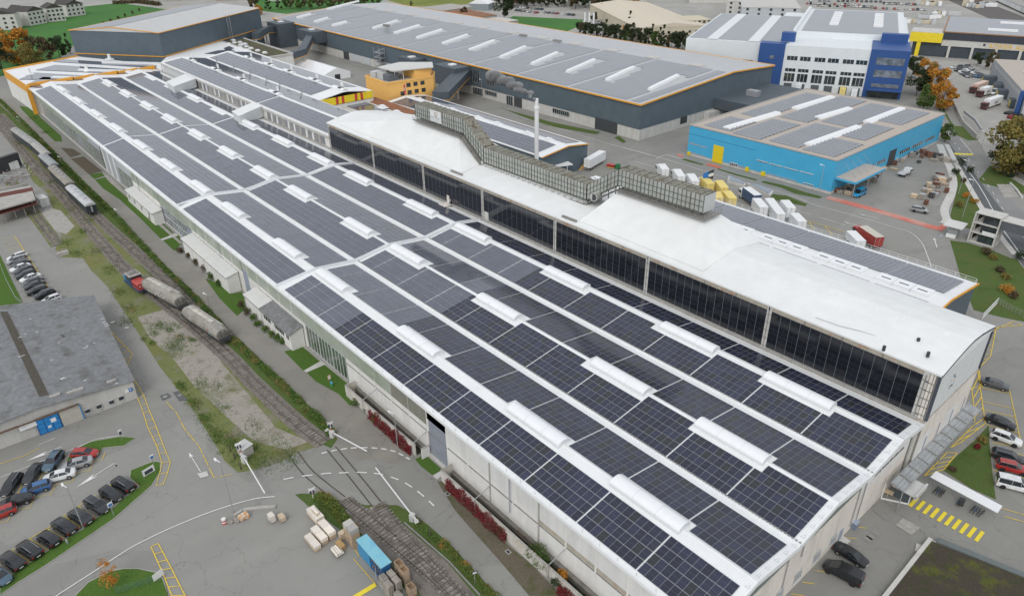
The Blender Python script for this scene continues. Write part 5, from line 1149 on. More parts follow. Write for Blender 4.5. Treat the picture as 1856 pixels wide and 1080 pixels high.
sk_px = [((1177, 162), (1228, 143)), ((1100, 144.5), (1148, 128)), ((1028, 130), (1077, 114)), ((964, 116), (1010, 101)), ((907, 104), (952, 90)), ((851, 91), (895, 79)), ((802, 79.5), (847, 68.5)), ((756, 69), (801, 59)), ((715, 60.5), (760, 51)), ((676, 52), (720, 42.5)), ((602, 45), (628, 40.5)), ((569, 38.5), (594, 33.5)), ((538, 31), (563, 26.5)), ((593, 20.5), (651, 10.8))]
SB = []
for (a, b) in sk_px:
 zz_ = 14.9; A = gz(*a, zz_); B = gz(*b, zz_); SB.append((A, B)); A.y = max(A.y, 162)
 sgy = lambda y: 13.5+(y-YF)/(216-YF)*3.45
 t_ = MB(); t_.hexa([(A.x-1, A.y, sgy(A.y)), (A.x+1, A.y, sgy(A.y)), (B.x+1, B.y, sgy(B.y)), (B.x-1, B.y, sgy(B.y))], [(A.x-.8, A.y, sgy(A.y)+.9), (A.x+.8, A.y, sgy(A.y)+.9), (B.x+.8, B.y, sgy(B.y)+.9), (B.x-.8, B.y, sgy(B.y)+.9)]); part('roof_light_strip', t_, VAULT, wh)
def pvskip(a):
 for A, B in SB:
  if A.y-1.5 < a.y < B.y+1.5:
   t = (a.y-A.y)/(B.y-A.y+1e-6); xc = A.x+(B.x-A.x)*t
   if abs(a.x-xc) < 3: return True
 return int((a.x+500)/2.1) % 15 == 0
pvstrip('solar_panels', '', XWW+3, XE-2, (0, YF+1.2, 13.6), (0, 214, 16.85), wh, PVSIL, (2.1, 2.3), skip=pvskip)
mb = MB()
for k in range(12): x = -160-k*24; mb.box(x-6, 214, 16.8, x, 218.5, 17.2)
part('ridge_vent', mb, mat('warm_grey_vent', (.52, .50, .46), .7, .05, 1), wh)
for v_ in ((700, 46), (948, 64), (1010, 74)):
 g_ = gz(*v_, 17.3); mb = MB(); mb.obox((g_.x, g_.y, 16.4), (4.5, 2, 1.3), 0); part('roof_unit', mb, PIPE, wh)
dW = mat('dark_gate', (.06, .065, .07), .6, .1, 1)
def wrect(name, pa, pb, m, off=.03, zmin=None):
 A = gy(*pa, YF); B = gy(*pb, YF); z0_, z1_ = sorted((max(0, A.z), max(.2, B.z))); x0_, x1_ = sorted((A.x, B.x)); mb = MB(); mb.box(x0_, YF-.08, z0_, x1_, YF+.2, z1_)
 return part(name, mb, m, wh)
for x0_, x1_, z0_, z1_, m_ in ((-167.5, -156, 0, 4.6, dW), (-191.5, -182, 2.0, 3.6, FRAMED), (-250, -240, 6, 11.5, FRAMED), (-235, -229, 6.0, 11.5, FRAMED), (-221, -217, 0, 3.8, FRAMED), (-216, -211, 0, 4.2, dW), (-245, -238, .6, 3.6, FRAMED), (-236, -228, 2.0, 3.6, FRAMED), (-262, -254, 0, 4, mat('pale_gate', (.50, .52, .54), .6, .05, .8)), (-280, -270, .5, 3.8, FRAMED), (-292, -284, .5, 3.8, FRAMED), (-310, -301, .3, 4, mat('pale_gate', (.50, .52, .54))), (-322, -313, .3, 4, mat('pale_gate', (.50, .52, .54))), (-345, -336, .3, 4, mat('pale_gate', (.50, .52, .54))), (-356, -347, .3, 4, mat('pale_gate', (.50, .52, .54))), (-366, -360, 0, 4.2, dW), (-298, -288, 7.5, 10.5, FRAMED), (-415, -404, 7.0, 10.5, FRAMED), (-272, -250.5, 7, 11, FRAMED)):
 mb = MB(); mb.box(x0_, YF-.1, z0_, x1_, YF+.14, z1_); g_ = part('gate' if m_ is not FRAMED else 'window', mb, GLASS if m_ is FRAMED else m_, wh)
 if m_ is FRAMED:
  mb = MB(); n = max(2, round((x1_-x0_)/1.2))
  for k in range(n+1): xx = x0_+(x1_-x0_)*k/n; mb.box(xx-.09, YF-.18, z0_, xx+.09, YF-.1, z1_)
  mb.box(x0_-.1, YF-.16, z0_-.12, x1_+.1, YF-.1, z0_); part('frame', mb, STEEL, g_)
for y0_, y1_ in ((184, 188),):
 mb = MB(); mb.box(XE-.14, y0_, 1.6, XE+.05, y1_, 4.2); part('window', mb, GLASS, wh)
mb = MB(); mb.box(XE, 199, 0, XE+2.5, 238, 3.6); part('concrete_annex', mb, CONCL, wh)
mb = MB(); mb.box(XE-.1, 205, 4.2, XE+18, 244, 8.2); part('dark_annex', mb, ANTHD, wh)
mb = MB(); g_ = gz(1365, 172, 8.6); mb.obox((g_.x, g_.y, 8.2), (5, 3, 2.2), 0); part('cooling_unit', mb, STEEL, wh)
for x0_, x1_, y0_, z0_, z1_ in ((-440, -424, 148, 0, 14), (-401, -384, 150, 7, 13.5), (-296, -282, 152, 5, 11.5), (-262, -246, 150, 4.5, 12.8)):
 mb = MB(); mb.box(x0_, y0_, z0_, x1_, YF-.1, z1_); b_ = part('stair_box', mb, ANTHD, wh); mb = MB(); mb.obox(((x0_+x1_)/2, (y0_+YF)/2, z1_), (3, 3, .5), 0); part('roof_dome', mb, VAULT, b_)
def bridge(label, pts, w_, h_, trim=True):
 t = thing('covered_bridge', label, 'footbridge', tuple(pts[0]))
 for a, b in zip(pts, pts[1:]):
  mb = MB(); mb.bar(Vector(a)+Vector((0, 0, h_/2)), Vector(b)+Vector((0, 0, h_/2)), w_, h_); part('deck_box', mb, ANTHD, t)
  if trim: mb = MB(); mb.bar(Vector(a)+Vector((0, 0, -.1)), Vector(b)+Vector((0, 0, -.1)), w_+.2, .25); part('trim_line', mb, ORANGE, t)
 for a in pts[:-1]:
  mb = MB(); mb.tube((a[0], a[1], 0), (a[0], a[1], a[2]), .5, n=8); part('support', mb, CONCL, t)
 return t
bridge('dark covered footbridge rising from the orange office block to the warehouse', [(-224, 126, 7), (-243, 149, 7.5), (-250, 158, 8)], 7, 3.2)
bridge('dark covered footbridge climbing from the planted roof to the warehouse tower', [(-345, 113, 7.5), (-352, 128, 8), (-390, 152, 8.5)], 4, 3.2)
bridge('far dark covered footbridge between the storage building and the stair tower', [(-412, 128, 9), (-425, 140, 10), (-432, 150, 8.5)], 4.5, 3.5)
mb = MB(); x = -322;
for k in range(4): mb.box(x-3, YF-4, 2+k*2.4, x+3, YF-1, 2.15+k*2.4); mb.bar((x-3, YF-4, 2+k*2.4), (x+3, YF-1, 4.4+k*2.4), .25)
for q_ in ((-325, YF-4), (-319, YF-4), (-325, YF-1), (-319, YF-1)): mb.bar((*q_, 0), (*q_, 12), .2)
solo('escape_stair', mb, STEEL, 'galvanised outdoor stair against the dark warehouse wall', 'staircase', at=(-322, YF-2.5, 0))
a, b, c_, d_ = gz(559.5, 124, 3), gz(597, 133, 3), gz(634.7, 130, 3), gz(579, 114, 6)
tn = thing('marquee', 'white gabled marquee tent in the yard between the silvery hall and warehouse', 'tent', (-330, 132, 0))
X0_, X1_, Y0_, Y1_ = -352, -319, 122, 137
mb = MB(); mb.hexa([(X0_, Y0_, 0), (X1_, Y0_, 0), (X1_, Y1_, 0), (X0_, Y1_, 0)], [(X0_, Y0_, 3), (X1_, Y0_, 3), (X1_, Y1_, 3), (X0_, Y1_, 3)]); part('side_wall', mb, VAULT, tn)
mb = MB(); mb.extr([(Y0_-.3, 3), ((Y0_+Y1_)/2, 5.8), (Y1_+.3, 3)], X0_, X1_); part('roof', mb, VAULT, tn)
mb = MB(); mb.box(X1_, 128, 0, X1_+.1, 131, 2.6); part('door', mb, DARKM, tn)
# VEHICLES
PA = {k: paint('car_'+k.replace(' ', '_')+'_paint', c, .3 if k not in ('silver',) else .32, m_) for k, c, m_ in (('black', (.012, .013, .016), 0), ('dark grey', (.040, .043, .048), .3), ('grey', (.11, .115, .12), .4), ('silver', (.42, .43, .44), .5), ('white', (.72, .73, .73), 0), ('red', (.38, .025, .02), 0), ('blue', (.03, .12, .30), 0), ('steel blue', (.08, .14, .19), .3), ('turquoise', (.02, .28, .52), 0), ('yellow', (.75, .50, .06), 0), ('dark red', (.12, .02, .02), 0), ('beige', (.45, .42, .35), .2))}
def loft(mb, st, mi=0):
 """st: list of rings with equal numbers of points"""
 n = len(st[0]); o = []
 for r_ in st: o += r_
 f = []
 for i in range(len(st)-1):
  for j in range(n): f.append((i*n+j, i*n+(j+1) % n, (i+1)*n+(j+1) % n, (i+1)*n+j))
 f.append(tuple(reversed(range(n)))); f.append(tuple(range((len(st)-1)*n, len(st)*n))); mb.add(o, f, mi)
def body_rings(shape):
 out = []
 for x, w_, zb, zs, zt in shape:
  out.append([(x, -w_*.86, zb), (x, -w_, zb+.16), (x, -w_, zs-.1), (x, -w_*.95, zs), (x, -w_*.80, zt), (x, w_*.80, zt), (x, w_*.95, zs), (x, w_, zs-.1), (x, w_, zb+.16), (x, w_*.86, zb)])
 return out
SHAPES = {  # body stations (x, half width, bottom, shoulder, deck), cabin (x, base half width, roof half width, z of roof), size
'sedan': dict(L=4.75, body=[(-2.36, .62, .38, .72, .74), (-2.28, .80, .26, .86, .90), (-1.9, .88, .22, .95, 1.00), (-1.1, .91, .2, .97, 1.0), (.6, .91, .2, .95, .98), (1.4, .90, .2, .88, .95), (2.1, .82, .22, .76, .80), (2.34, .60, .34, .62, .64)], cab=[(-1.75, .72, .62, 1.0), (-1.05, .80, .58, 1.40), (-.2, .82, .60, 1.46), (.45, .82, .58, 1.40), (1.30, .76, .66, .98)], wh=(-1.40, 1.42), r=.33),
'hatch': dict(L=4.2, body=[(-2.08, .68, .38, .80, .84), (-2.0, .82, .25, .95, 1.0), (-1.5, .88, .2, .98, 1.04), (0, .90, .2, .97, 1.0), (.9, .89, .2, .92, .98), (1.7, .84, .22, .80, .86), (2.06, .62, .32, .64, .66)], cab=[(-2.0, .74, .60, 1.05), (-1.72, .78, .60, 1.42), (-.9, .82, .62, 1.50), (.25, .82, .60, 1.46), (1.12, .76, .64, .98)], wh=(-1.28, 1.30), r=.32),
'estate': dict(L=4.7, body=[(-2.34, .68, .36, .80, .86), (-2.28, .84, .24, .94, 1.0), (-1.7, .90, .2, .98, 1.04), (.6, .91, .2, .96, 1.0), (1.4, .90, .2, .90, .96), (2.1, .82, .22, .78, .82), (2.33, .60, .34, .64, .66)], cab=[(-2.28, .74, .60, 1.05), (-1.95, .78, .60, 1.42), (-1.0, .82, .62, 1.50), (.35, .82, .60, 1.45), (1.25, .76, .64, .98)], wh=(-1.38, 1.42), r=.33),
'suv': dict(L=4.6, body=[(-2.28, .70, .42, .90, .95), (-2.22, .86, .30, 1.04, 1.1), (-1.6, .92, .27, 1.08, 1.12), (.6, .93, .27, 1.05, 1.1), (1.35, .92, .27, 1.0, 1.08), (2.05, .86, .28, .90, .95), (2.27, .64, .38, .72, .76)], cab=[(-2.2, .76, .62, 1.15), (-1.85, .80, .64, 1.55), (-1.0, .84, .66, 1.66), (.35, .84, .64, 1.60), (1.2, .78, .66, 1.08)], wh=(-1.35, 1.38), r=.37),
'van': dict(L=5.1, body=[(-2.53, .84, .30, 1.05, 1.1), (-2.48, .93, .24, 1.10, 1.15), (.9, .95, .22, 1.10, 1.15), (1.6, .94, .22, 1.02, 1.08), (2.25, .88, .24, .88, .95), (2.52, .68, .36, .68, .74)], cab=[(-2.5, .88, .76, 1.75), (-2.3, .90, .80, 1.88), (-1, .92, .82, 1.93), (.55, .92, .80, 1.88), (1.75, .84, .68, 1.10)], wh=(-1.55, 1.65), r=.35),
}
WB = {}
def wheel(r):
 if r in WB: return WB[r]
 a = MB(); a.tube((0, -.11, 0), (0, .11, 0), r, n=14); b = MB(); b.tube((0, -.125, 0), (0, .125, 0), r*.62, n=10)
 WB[r] = (a.mesh('tyre', RUBBER), b.mesh('rim', RIM)); return WB[r]
def make_car(kind, simple=False):
 s = SHAPES[kind]; c = s['cab']; bm_ = MB(); loft(bm_, body_rings(s['body']))
 for wx in s['wh']:                                    # dark wheel arches
  for sg in (-1, 1): bm_.tube((wx, sg*.80, s['r']+.02), (wx, sg*(max(v[1] for v in s['body'])+.008), s['r']+.02), s['r']+.06, n=12, mi=1)
 gl = MB(); loft(gl, [[(x, -wb, s['body'][3][3]-.04 if x < 1 else s['body'][3][3]-.08), (x, -wr, zt-.03), (x, wr, zt-.03), (x, wb, s['body'][3][3]-.06)] for x, wb, wr, zt in c])
 rf = MB(); cc = c[1:-1]
 loft(rf, [[(x, -wr-.02, zt-.07), (x, -wr*.8, zt+.0), (x, wr*.8, zt+.0), (x, wr+.02, zt-.07)] for x, wb, wr, zt in cc])
 for (x, wb, wr, zt), tx in ((c[1], c[0]), (c[-2], c[-1])):
  for sg in (-1, 1): rf.bar((x, sg*(wr+.0), zt-.05), (tx[0], sg*(tx[1]+.0), s['body'][3][3]-.02), .07, .05)
 mid = c[2]
 for sg in (-1, 1):
  for xx in ((mid[0]+.1,) if kind != 'van' else (-.6, .55)): rf.bar((xx, sg*(mid[2]+.03), mid[3]-.06), (xx, sg*(mid[1]+.035), .98), .08, .03)
 if kind == 'van':
  for sg in (-1, 1): rf.hexa([(-2.45, sg*.93, 1.1), (-2.3, sg*.93, 1.1), (-2.3, sg*.95, 1.1), (-2.45, sg*.95, 1.1)], [(-2.45, sg*.80, 1.75), (-2.3, sg*.80, 1.75), (-2.3, sg*.83, 1.75), (-2.45, sg*.83, 1.75)])
 hl = MB(); tl = MB(); f_ = s['body'][-2]; b_ = s['body'][1]
 for sg in (-1, 1):
  hl.hexa([(f_[0]-.1, sg*f_[1]*.72, f_[3]-.16), (f_[0]+.10, sg*f_[1]*.70, f_[3]-.16), (f_[0]-.02, sg*f_[1]*.99, f_[3]-.14), (f_[0]-.35, sg*f_[1]*1.035, f_[3]-.12)], [(f_[0]-.1, sg*f_[1]*.70, f_[3]+.01), (f_[0]+.06, sg*f_[1]*.68, f_[3]-.02), (f_[0]-.06, sg*f_[1]*.95, f_[3]), (f_[0]-.35, sg*f_[1]*1.03, f_[3])])
  tl.box(b_[0]-.06, sg*b_[1]*.62 if sg > 0 else -b_[1]*1.0, b_[3]-.22, b_[0]+.12, b_[1]*1.0 if sg > 0 else -b_[1]*.62, b_[3]-.04)
 pl = MB(); pl.box(s['body'][0][0]-.03, -.26, .52, s['body'][0][0]+.01, .26, .63); pl.box(s['body'][-1][0]-.01, -.26, .42, s['body'][-1][0]+.03, .26, .53)
 if simple:
  mb = MB()
  for src, mi in ((bm_, 0), (gl, 1), (rf, 0)):
   mb.add(src.v, src.f, mi)
  for i, k in enumerate(bm_.mi):
   if k: mb.mi[i] = 2
  for wx in s['wh']: mb.tube((wx, -.93, s['r']), (wx, .93, s['r']), s['r'], n=10, mi=2)
  mb.sm = False; o = solo('car', mb, [PA['white'], CGLASS, RUBBER], 'proto', 'car'); o['paint'] = '0'; return o
 t = thing('car', 'proto', 'car' if kind != 'van' else 'van'); bm_.sm = True
 b = part('body', bm_, [PA['black'], RUBBER], t, False); b['paint'] = '0'
 mod = b.modifiers.new('soft', 'EDGE_SPLIT'); mod.split_angle = radians(38)
 part('windows', gl, CGLASS, t, False); r_ = part('roof', rf, PA['black'], t, False); r_['paint'] = '0'
 for nm, mbx, mm in (('headlights', hl, LAMPW), ('tail_lights', tl, LAMPR)):
  h_ = len(mbx.f)//2;
  for side in (0, 1):
   m2 = MB(); vv = mbx.v[side*8:side*8+8]; m2.add(vv, [tuple(k-side*8 for k in f) for f in mbx.f[side*6:side*6+6]]); part('headlight' if nm[0] == 'h' else 'tail_light', m2, mm, t, False)
 part('number_plate', pl, PLATE, t, False)
 ty, rm = wheel(s['r'])
 for wx in s['wh']:
  for sg in (-1, 1):
   wo_ = bpy.data.objects.new('wheel', ty); COL.objects.link(wo_); wo_.parent = t; wo_.location = (wx, sg*.80, s['r'])
   ro_ = bpy.data.objects.new('rim', rm); COL.objects.link(ro_); ro_.parent = wo_
 if kind in ('suv', 'estate'):
  mb = MB();
  for sg in (-1, 1): mb.bar((c[1][0]+.1, sg*.56, c[1][3]+.06), (c[3][0]-.1, sg*.56, c[3][3]+.06), .04)
  part('roof_rails', mb, STEEL, t, False)
 return t
CAR = {k: make_car(k) for k in SHAPES}; SCAR = {k: make_car(k, True) for k in SHAPES}
def car(kind, col, at, head, label, group=None, simple=False, world=False, sc=None):
 p = gz(*at, .45) if not world else Vector(at)
 if isinstance(head, tuple): h_ = gz(*head, .45); a = atan2(h_.y-p.y, h_.x-p.x)
 else: a = head
 o = dup((SCAR if simple else CAR)[kind], (p.x, p.y, .05), a, label, group, sc, PA[col]); o['category'] = 'van' if kind == 'van' else 'car'; return o
q = Zm(0, 810, 4)
HR = atan2(1.45, 4.25)
row = [((895, 275), 'suv', 'black', 1, 'black SUV at the head of the row nearest the curved grass tip, tail to the grass'), ((808, 345), 'hatch', 'black', 0, 'small black hatchback with bright headlights facing the grass strip'), ((705, 425), 'estate', 'dark grey', 0, 'dark grey estate parked nose to the grass just above the small parking sign'), ((585, 505), 'sedan', 'dark grey', 1, 'dark grey car half hidden behind the tall lamp post in the row'),
((465, 575), 'sedan', 'black', 1, 'black saloon just below the lamp post in the row by the grass'), ((355, 665), 'hatch', 'black', 1, 'black hatchback with red tail lights beside the grey hydrant on the grass'), ((215, 745), 'estate', 'black', 1, 'black estate with pale roof rails, third from the bottom of the grass-side row'), ((90, 825), 'sedan', 'black', 1, 'black saloon with white plate, next to the blue car at the bottom of the row'), ((0, 935), 'hatch', 'steel blue', 0, 'steel blue car at the bottom of the grass-side row, cut by the picture edge')]
for p_, k_, c_, rev, lb in row:
 P0 = gz(*q(*p_), .5); car(k_, c_, (P0.x, P0.y, 0), HR+(pi if rev else 0), lb, 'cars parked beside the grass strip', world=True)
lft = [((618, 52), (720, 50), 'hatch', 'red', 'red car with black roof next to the grass corner of the car park'), ((558, 125), (448, 155), 'sedan', 'silver', 'silver saloon between the red car and the white saloon'), ((432, 212), (305, 245), 'sedan', 'white', 'bright white saloon in the slanting car park row'), ((262, 305), (170, 335), 'hatch', 'blue', 'small bright blue hatchback below the white saloon'), ((120, 395), (0, 430), 'sedan', 'black', 'long black saloon left of the blue hatchback'), ((5, 485), (-60, 510), 'hatch', 'red', 'red car at the left picture edge below the black saloon'),
((388, 110), (340, 175), 'suv', 'steel blue', 'steel blue SUV facing down beside the silver saloon'), ((242, 195), (190, 270), 'sedan', 'dark grey', 'dark grey saloon standing left of the steel blue SUV'), ((85, 278), (30, 355), 'estate', 'black', 'black estate standing at the left of the slanting car rows')]
for a_, b_, k_, c_, lb in lft: car(k_, c_, q(*a_), q(*b_), lb, 'cars in the slanted bays')
q = Zm(0, 270, 4)
ys = [(125, 785, 'estate', 'white'), (110, 812, 'hatch', 'silver'), (150, 838, 'sedan', 'dark grey'), (148, 864, 'sedan', 'white'), (172, 890, 'suv', 'dark grey'), (185, 915, 'estate', 'dark grey'), (222, 938, 'sedan', 'white'), (240, 965, 'sedan', 'grey'), (250, 992, 'sedan', 'dark grey'), (268, 1030, 'estate', 'black'), (325, 1060, 'suv', 'black'), (372, 1095, 'hatch', 'white')]
for i, (x_, y_, k_, c_) in enumerate(ys): car(k_, c_, q(x_, y_), q(x_-90, y_+32), f'{c_} {"car" if k_ != "suv" else "off-roader"}, {ordn[i]} from the top of the packed row left of the railway', 'packed row of cars by the railway')
p0 = gz(1531, 1033, .8); car('van', 'black', (p0.x, p0.y-.4, 0), pi+.13, 'black people carrier with grey roof by the pale gable wall, nose to the wall', world=True)
p0 = gz(1539, 1003, .7); car('sedan', 'black', (p0.x+.2, p0.y+.1, 0), .0, 'glossy black saloon parked behind the black van by the gable wall', world=True)
for at, hd, k_, c_, lb in (((1803, 697), (1830, 705), 'sedan', 'grey', 'grey convertible at the top bay beside the yellow ladder marking'), ((1813, 766), (1835, 775), 'sedan', 'black', 'black car in the yellow bays right of the tall hall gable'), ((1823, 796), (1850, 806), 'suv', 'white', 'white SUV right of the triangular lawn'), ((1826, 829), (1856, 838), 'suv', 'dark grey', 'grey car between the white SUV and the red car'), ((1834, 849), (1870, 858), 'suv', 'red', 'red car in the bays beside the triangular lawn'), ((1838, 880), (1870, 888), 'van', 'white', 'white van with blue marks beside the triangular lawn')):
 car(k_, c_, at, hd, lb, 'cars in the yellow bays')
car('suv', 'silver', (1667, 382), (1690, 386), 'silver SUV driving alone across the yard beside the red footway')
car('van', 'turquoise', (1557, 352), (1546, 358), 'turquoise van parked beside stacked pallets at the turquoise hall corner', sc=1.1)
def truck(label, at, head, Lb, cabc, boxc, boxh=2.6, cat='lorry', z=.6, flat=False, cabL=2.2, group=None, w_=2.5, stripe=None):
 p = gz(*at, z);
 if isinstance(head, tuple): h_ = gz(*head, z); a = atan2(h_.y-p.y, h_.x-p.x)
 else: a = head
 t = thing('lorry' if cat == 'lorry' else 'trailer', label, cat, (p.x, p.y, .05), a, group); hb = w_/2
 mb = MB(); mb.box(-Lb/2, -.45, .55, Lb/2+(cabL if cabL else 0), .45, .85); part('chassis', mb, DARKM, t, False)
 if flat:
  mb = MB(); mb.box(-Lb/2, -hb, .85, Lb/2, hb, 1.0);
  for s_ in (-1, 1): mb.box(-Lb/2, s_*hb-.04, 1.0, Lb/2, s_*hb+.04, 1.35)
  part('flat_bed', mb, boxc, t, False)
 else:
  mb = MB(); mb.box(-Lb/2, -hb, .95, Lb/2, hb, .95+boxh); part('cargo_box', mb, boxc, t, False)
  mb = MB(); mb.box(-Lb/2+.05, -hb+.05, .95+boxh, Lb/2-.05, hb-.05, 1.0+boxh); part('box_roof', mb, stripe or boxc, t, False)
  mb = MB();
  for y in (-hb+.05, 0, hb-.05): mb.box(-Lb/2-.04, y-.04, 1.0, -Lb/2, y+.04, .9+boxh)
  mb.box(-Lb/2-.3, -hb+.1, .5, -Lb/2-.1, hb-.1, .65); part('rear_frame', mb, STEEL, t, False)
 if cabL:
  x0 = Lb/2+.1; x1 = x0+cabL; hc = 2.9 if boxh > 2 and not flat else 2.1; mb = MB(); mb.extr([(-hb+.05, .5), (-hb+.05, hc-.1), (-hb+.2, hc), (hb-.2, hc), (hb-.05, hc-.1), (hb-.05, .5)], x0, x1-.15); mb.hexa([(x1-.15, -hb+.08, .5), (x1, -hb+.15, .5), (x1, hb-.15, .5), (x1-.15, hb-.08, .5)], [(x1-.15, -hb+.1, hc-.05), (x1-.1, -hb+.2, hc-.3), (x1-.1, hb-.2, hc-.3), (x1-.15, hb-.1, hc-.05)]); c_ = part('cab', mb, cabc, t, False)
  mb = MB(); mb.box(x1-.02, -hb+.25, hc-1.25, x1+.02, hb-.25, hc-.4);
  for s_ in (-1, 1): mb.box(x0+.5, s_*(hb-.04)-.02, hc-1.2, x1-.35, s_*(hb-.04)+.02, hc-.45)
  part('windscreen', mb, CGLASS, c_, False); mb = MB(); mb.box(x1-.02, -hb+.3, .7, x1+.03, hb-.3, 1.1); part('grille', mb, DARKM, c_, False)
  for s_ in (-1, 1): mb = MB(); mb.bar((x1-.1, s_*hb, hc-.6), (x1-.1, s_*(hb+.25), hc-.8), .12, .4); part('mirror', mb, DARKM, c_, False)
 ty, rm = wheel(.48)
 xs = [-Lb/2+1.2] + ([-Lb/2+2.4] if Lb > 9 else []) + ([Lb/2+1.1] if cabL else [])
 for wx in xs:
  for s_ in (-1, 1):
   o = bpy.data.objects.new('wheel', ty); COL.objects.link(o); o.parent = t; o.location = (wx, s_*(hb-.15), .48); r2 = bpy.data.objects.new('rim', rm); COL.objects.link(r2); r2.parent = o
 return t
pw = PA['white']; py_ = PA['yellow']; CR = mat('trailer_white', (.78, .79, .79), .5, .03, .6); CRY = mat('trailer_yellow', (.78, .62, .20), .5, .05, .6); CRG = mat('trailer_grey', (.50, .51, .52), .5, .05, .6)
truck('white and grey flatbed pickup standing in the turquoise hall yard', (1637, 316), (1650, 310), 3.6, pw, CRG, flat=True, cat='pickup truck', cabL=1.8, w_=2.1)
z4 = Zm(1100, 280, 5.8)
for (a, b, Lb, cb, bc, lb, cL) in (((590, 185), (565, 150), 5.5, pw, CR, 'white box lorry at the top of the lorry row behind the duct', 2.2), ((755, 250), (725, 205), 7, pw, CR, 'white lorry with grey cab, second in the lorry row behind the duct', 2.0), ((900, 300), (870, 255), 7, pw, CR, 'white lorry third in the row, next to the yellow lorries', 2.0), ((1050, 330), (1010, 285), 6.5, pw, CRY, 'shorter yellow lorry with white cab beside the blue and black flag', 2.0), ((1200, 370), (1165, 325), 6.5, pw, CRY, 'yellow lorry with white cab, lower of the two yellow lorries', 2.0)):
 truck(lb, z4(*a), z4(*b), Lb, cb, bc, 2.8, z=2.0, cabL=cL, group='lorries parked behind the white hall')
truck('yellow trailer coupled behind the lower yellow lorry', z4(1285, 475), z4(1240, 420), 6.2, None, CRY, 2.8, cat='trailer', z=2.2, cabL=0)
truck('yellow lorry body peeking out under the duct end', z4(1160, 480), z4(1140, 440), 5, None, CRY, 2.2, cat='trailer', z=1.5, cabL=0)
truck('white lorry with dark blue printed side', z4(1520, 440), z4(1465, 400), 7.0, pw, mat('blue_printed_side', (.07, .11, .20), .5, .2, 1.4), 2.8, z=2.2, cabL=2.0, group='lorries parked behind the white hall', stripe=CR)
truck('white trailer coupled behind the blue-sided lorry', z4(1605, 555), z4(1560, 500), 7.0, None, CR, 2.8, cat='trailer', z=2.4, cabL=0)
truck('long white trailer next to the blue-sided lorry', z4(1760, 590), z4(1700, 510), 12.0, None, CR, 2.8, cat='trailer', z=2.4, cabL=0)
q7 = Zm(1392, 270, 4)
truck('white box lorry at the right end of the lorry row', q7(140, 435), q7(110, 400), 6.0, None, CR, 2.9, z=2.4, cabL=0, cat='trailer')
truck('white trailer with orange chevrons at the right end of the row', q7(215, 525), q7(180, 488), 6.0, None, CR, 2.6, cat='trailer', z=2.4, cabL=0)
truck('white low trailer beside the red lorry', q7(635, 650), q7(590, 605), 6.5, None, CR, 1.8, cat='trailer', z=2.0, cabL=0)
truck('red lorry with beige tarpaulin and red tail markings', q7(740, 640), q7(665, 590), 7.5, PA['red'], mat('red_lorry_side', (.36, .06, .05), .5, .1, 1), 2.6, z=2.0, cabL=2.0, stripe=mat('beige_tarpaulin', (.55, .52, .45), .7, .06, 1))
truck('white semitrailer parked at the dark orange-edged gable end', (1078, 291), (1085, 287), 11, None, CR, 2.9, cat='trailer', z=2.0, cabL=0)
zd7 = Zm(1640, 100, 8.3056)
for a, b, Lb, cc, lb, wd in (((1330, 700), (1200, 745), 12, PA['dark red'], 'black and red lorry with white trailer at dock nine, nearest the blue column', 1), ((1215, 540), (1110, 570), 6.5, PA['dark red'], 'short lorry with white box, middle of the docked lorries', 1), ((1130, 470), (990, 520), 11, PA['dark red'], 'lorry with orange and white roof, furthest of the docked lorries', 0)):
 t = truck(lb, zd7(*a), zd7(*b), Lb, cc, CR if wd else mat('orange_white_box', (.66, .50, .42), .5, .1, .5), 2.9, z=2.2, cabL=2.3, group='lorries at the loading docks')
 if wd:
  dd = (CAM.xy-Vector(t.location[:2])); an = t.rotation_euler.z; side = 1 if (-sin(an)*dd.x+cos(an)*dd.y) > 0 else -1
  text('dpd', 1.9, mat('dark_print', (.06, .06, .065), .6, .05, 1), t, (0, side*1.27, 1.6), (pi/2, 0, pi if side > 0 else 0))
car('van', 'white', zd7(1340, 575), zd7(1290, 610), 'white van with blue bonnet between the docked lorries', sc=1.2)
truck('white truck with loading crane at the head of the car rows in the depot yard', zd7(620, 320), zd7(570, 265), 5, pw, CR, 2.0, z=1.8, cabL=2)
pz = 0
for i, (x_, y_, c_) in enumerate([(745, 190, 'white'), (810, 185, 'grey'), (800, 232, 'dark grey'), (830, 215, 'dark grey'), (870, 215, 'silver'), (865, 250, 'white'), (880, 272, 'silver'), (905, 290, 'grey'), (935, 310, 'dark grey'), (970, 327, 'silver'), (950, 195, 'grey'), (960, 218, 'white'), (985, 235, 'white'), (1020, 250, 'grey'), (1050, 265, 'white'), (1080, 285, 'silver'), (1120, 305, 'dark grey'), (1100, 325, 'blue'), (1150, 330, 'steel blue'), (920, 175, 'dark grey')]):
 car(R.choice(['sedan', 'hatch', 'estate', 'suv']), c_, zd7(x_, y_), zd7(x_-60, y_+8), f'{c_} car in the double row of the depot yard, {ORD(i)} from the boundary wall', 'cars in the depot yard', True)
for i, (x_, y_, c_) in enumerate([(455, 175, 'grey'), (480, 190, 'silver'), (495, 207, 'silver'), (515, 225, 'white'), (530, 245, 'silver'), (545, 262, 'grey')]):
 car('hatch', c_, zd7(x_, y_), zd7(x_-40, y_-4), f'{c_} car, {ordn[i]} along the depot yard wall', 'cars along the depot wall', True)
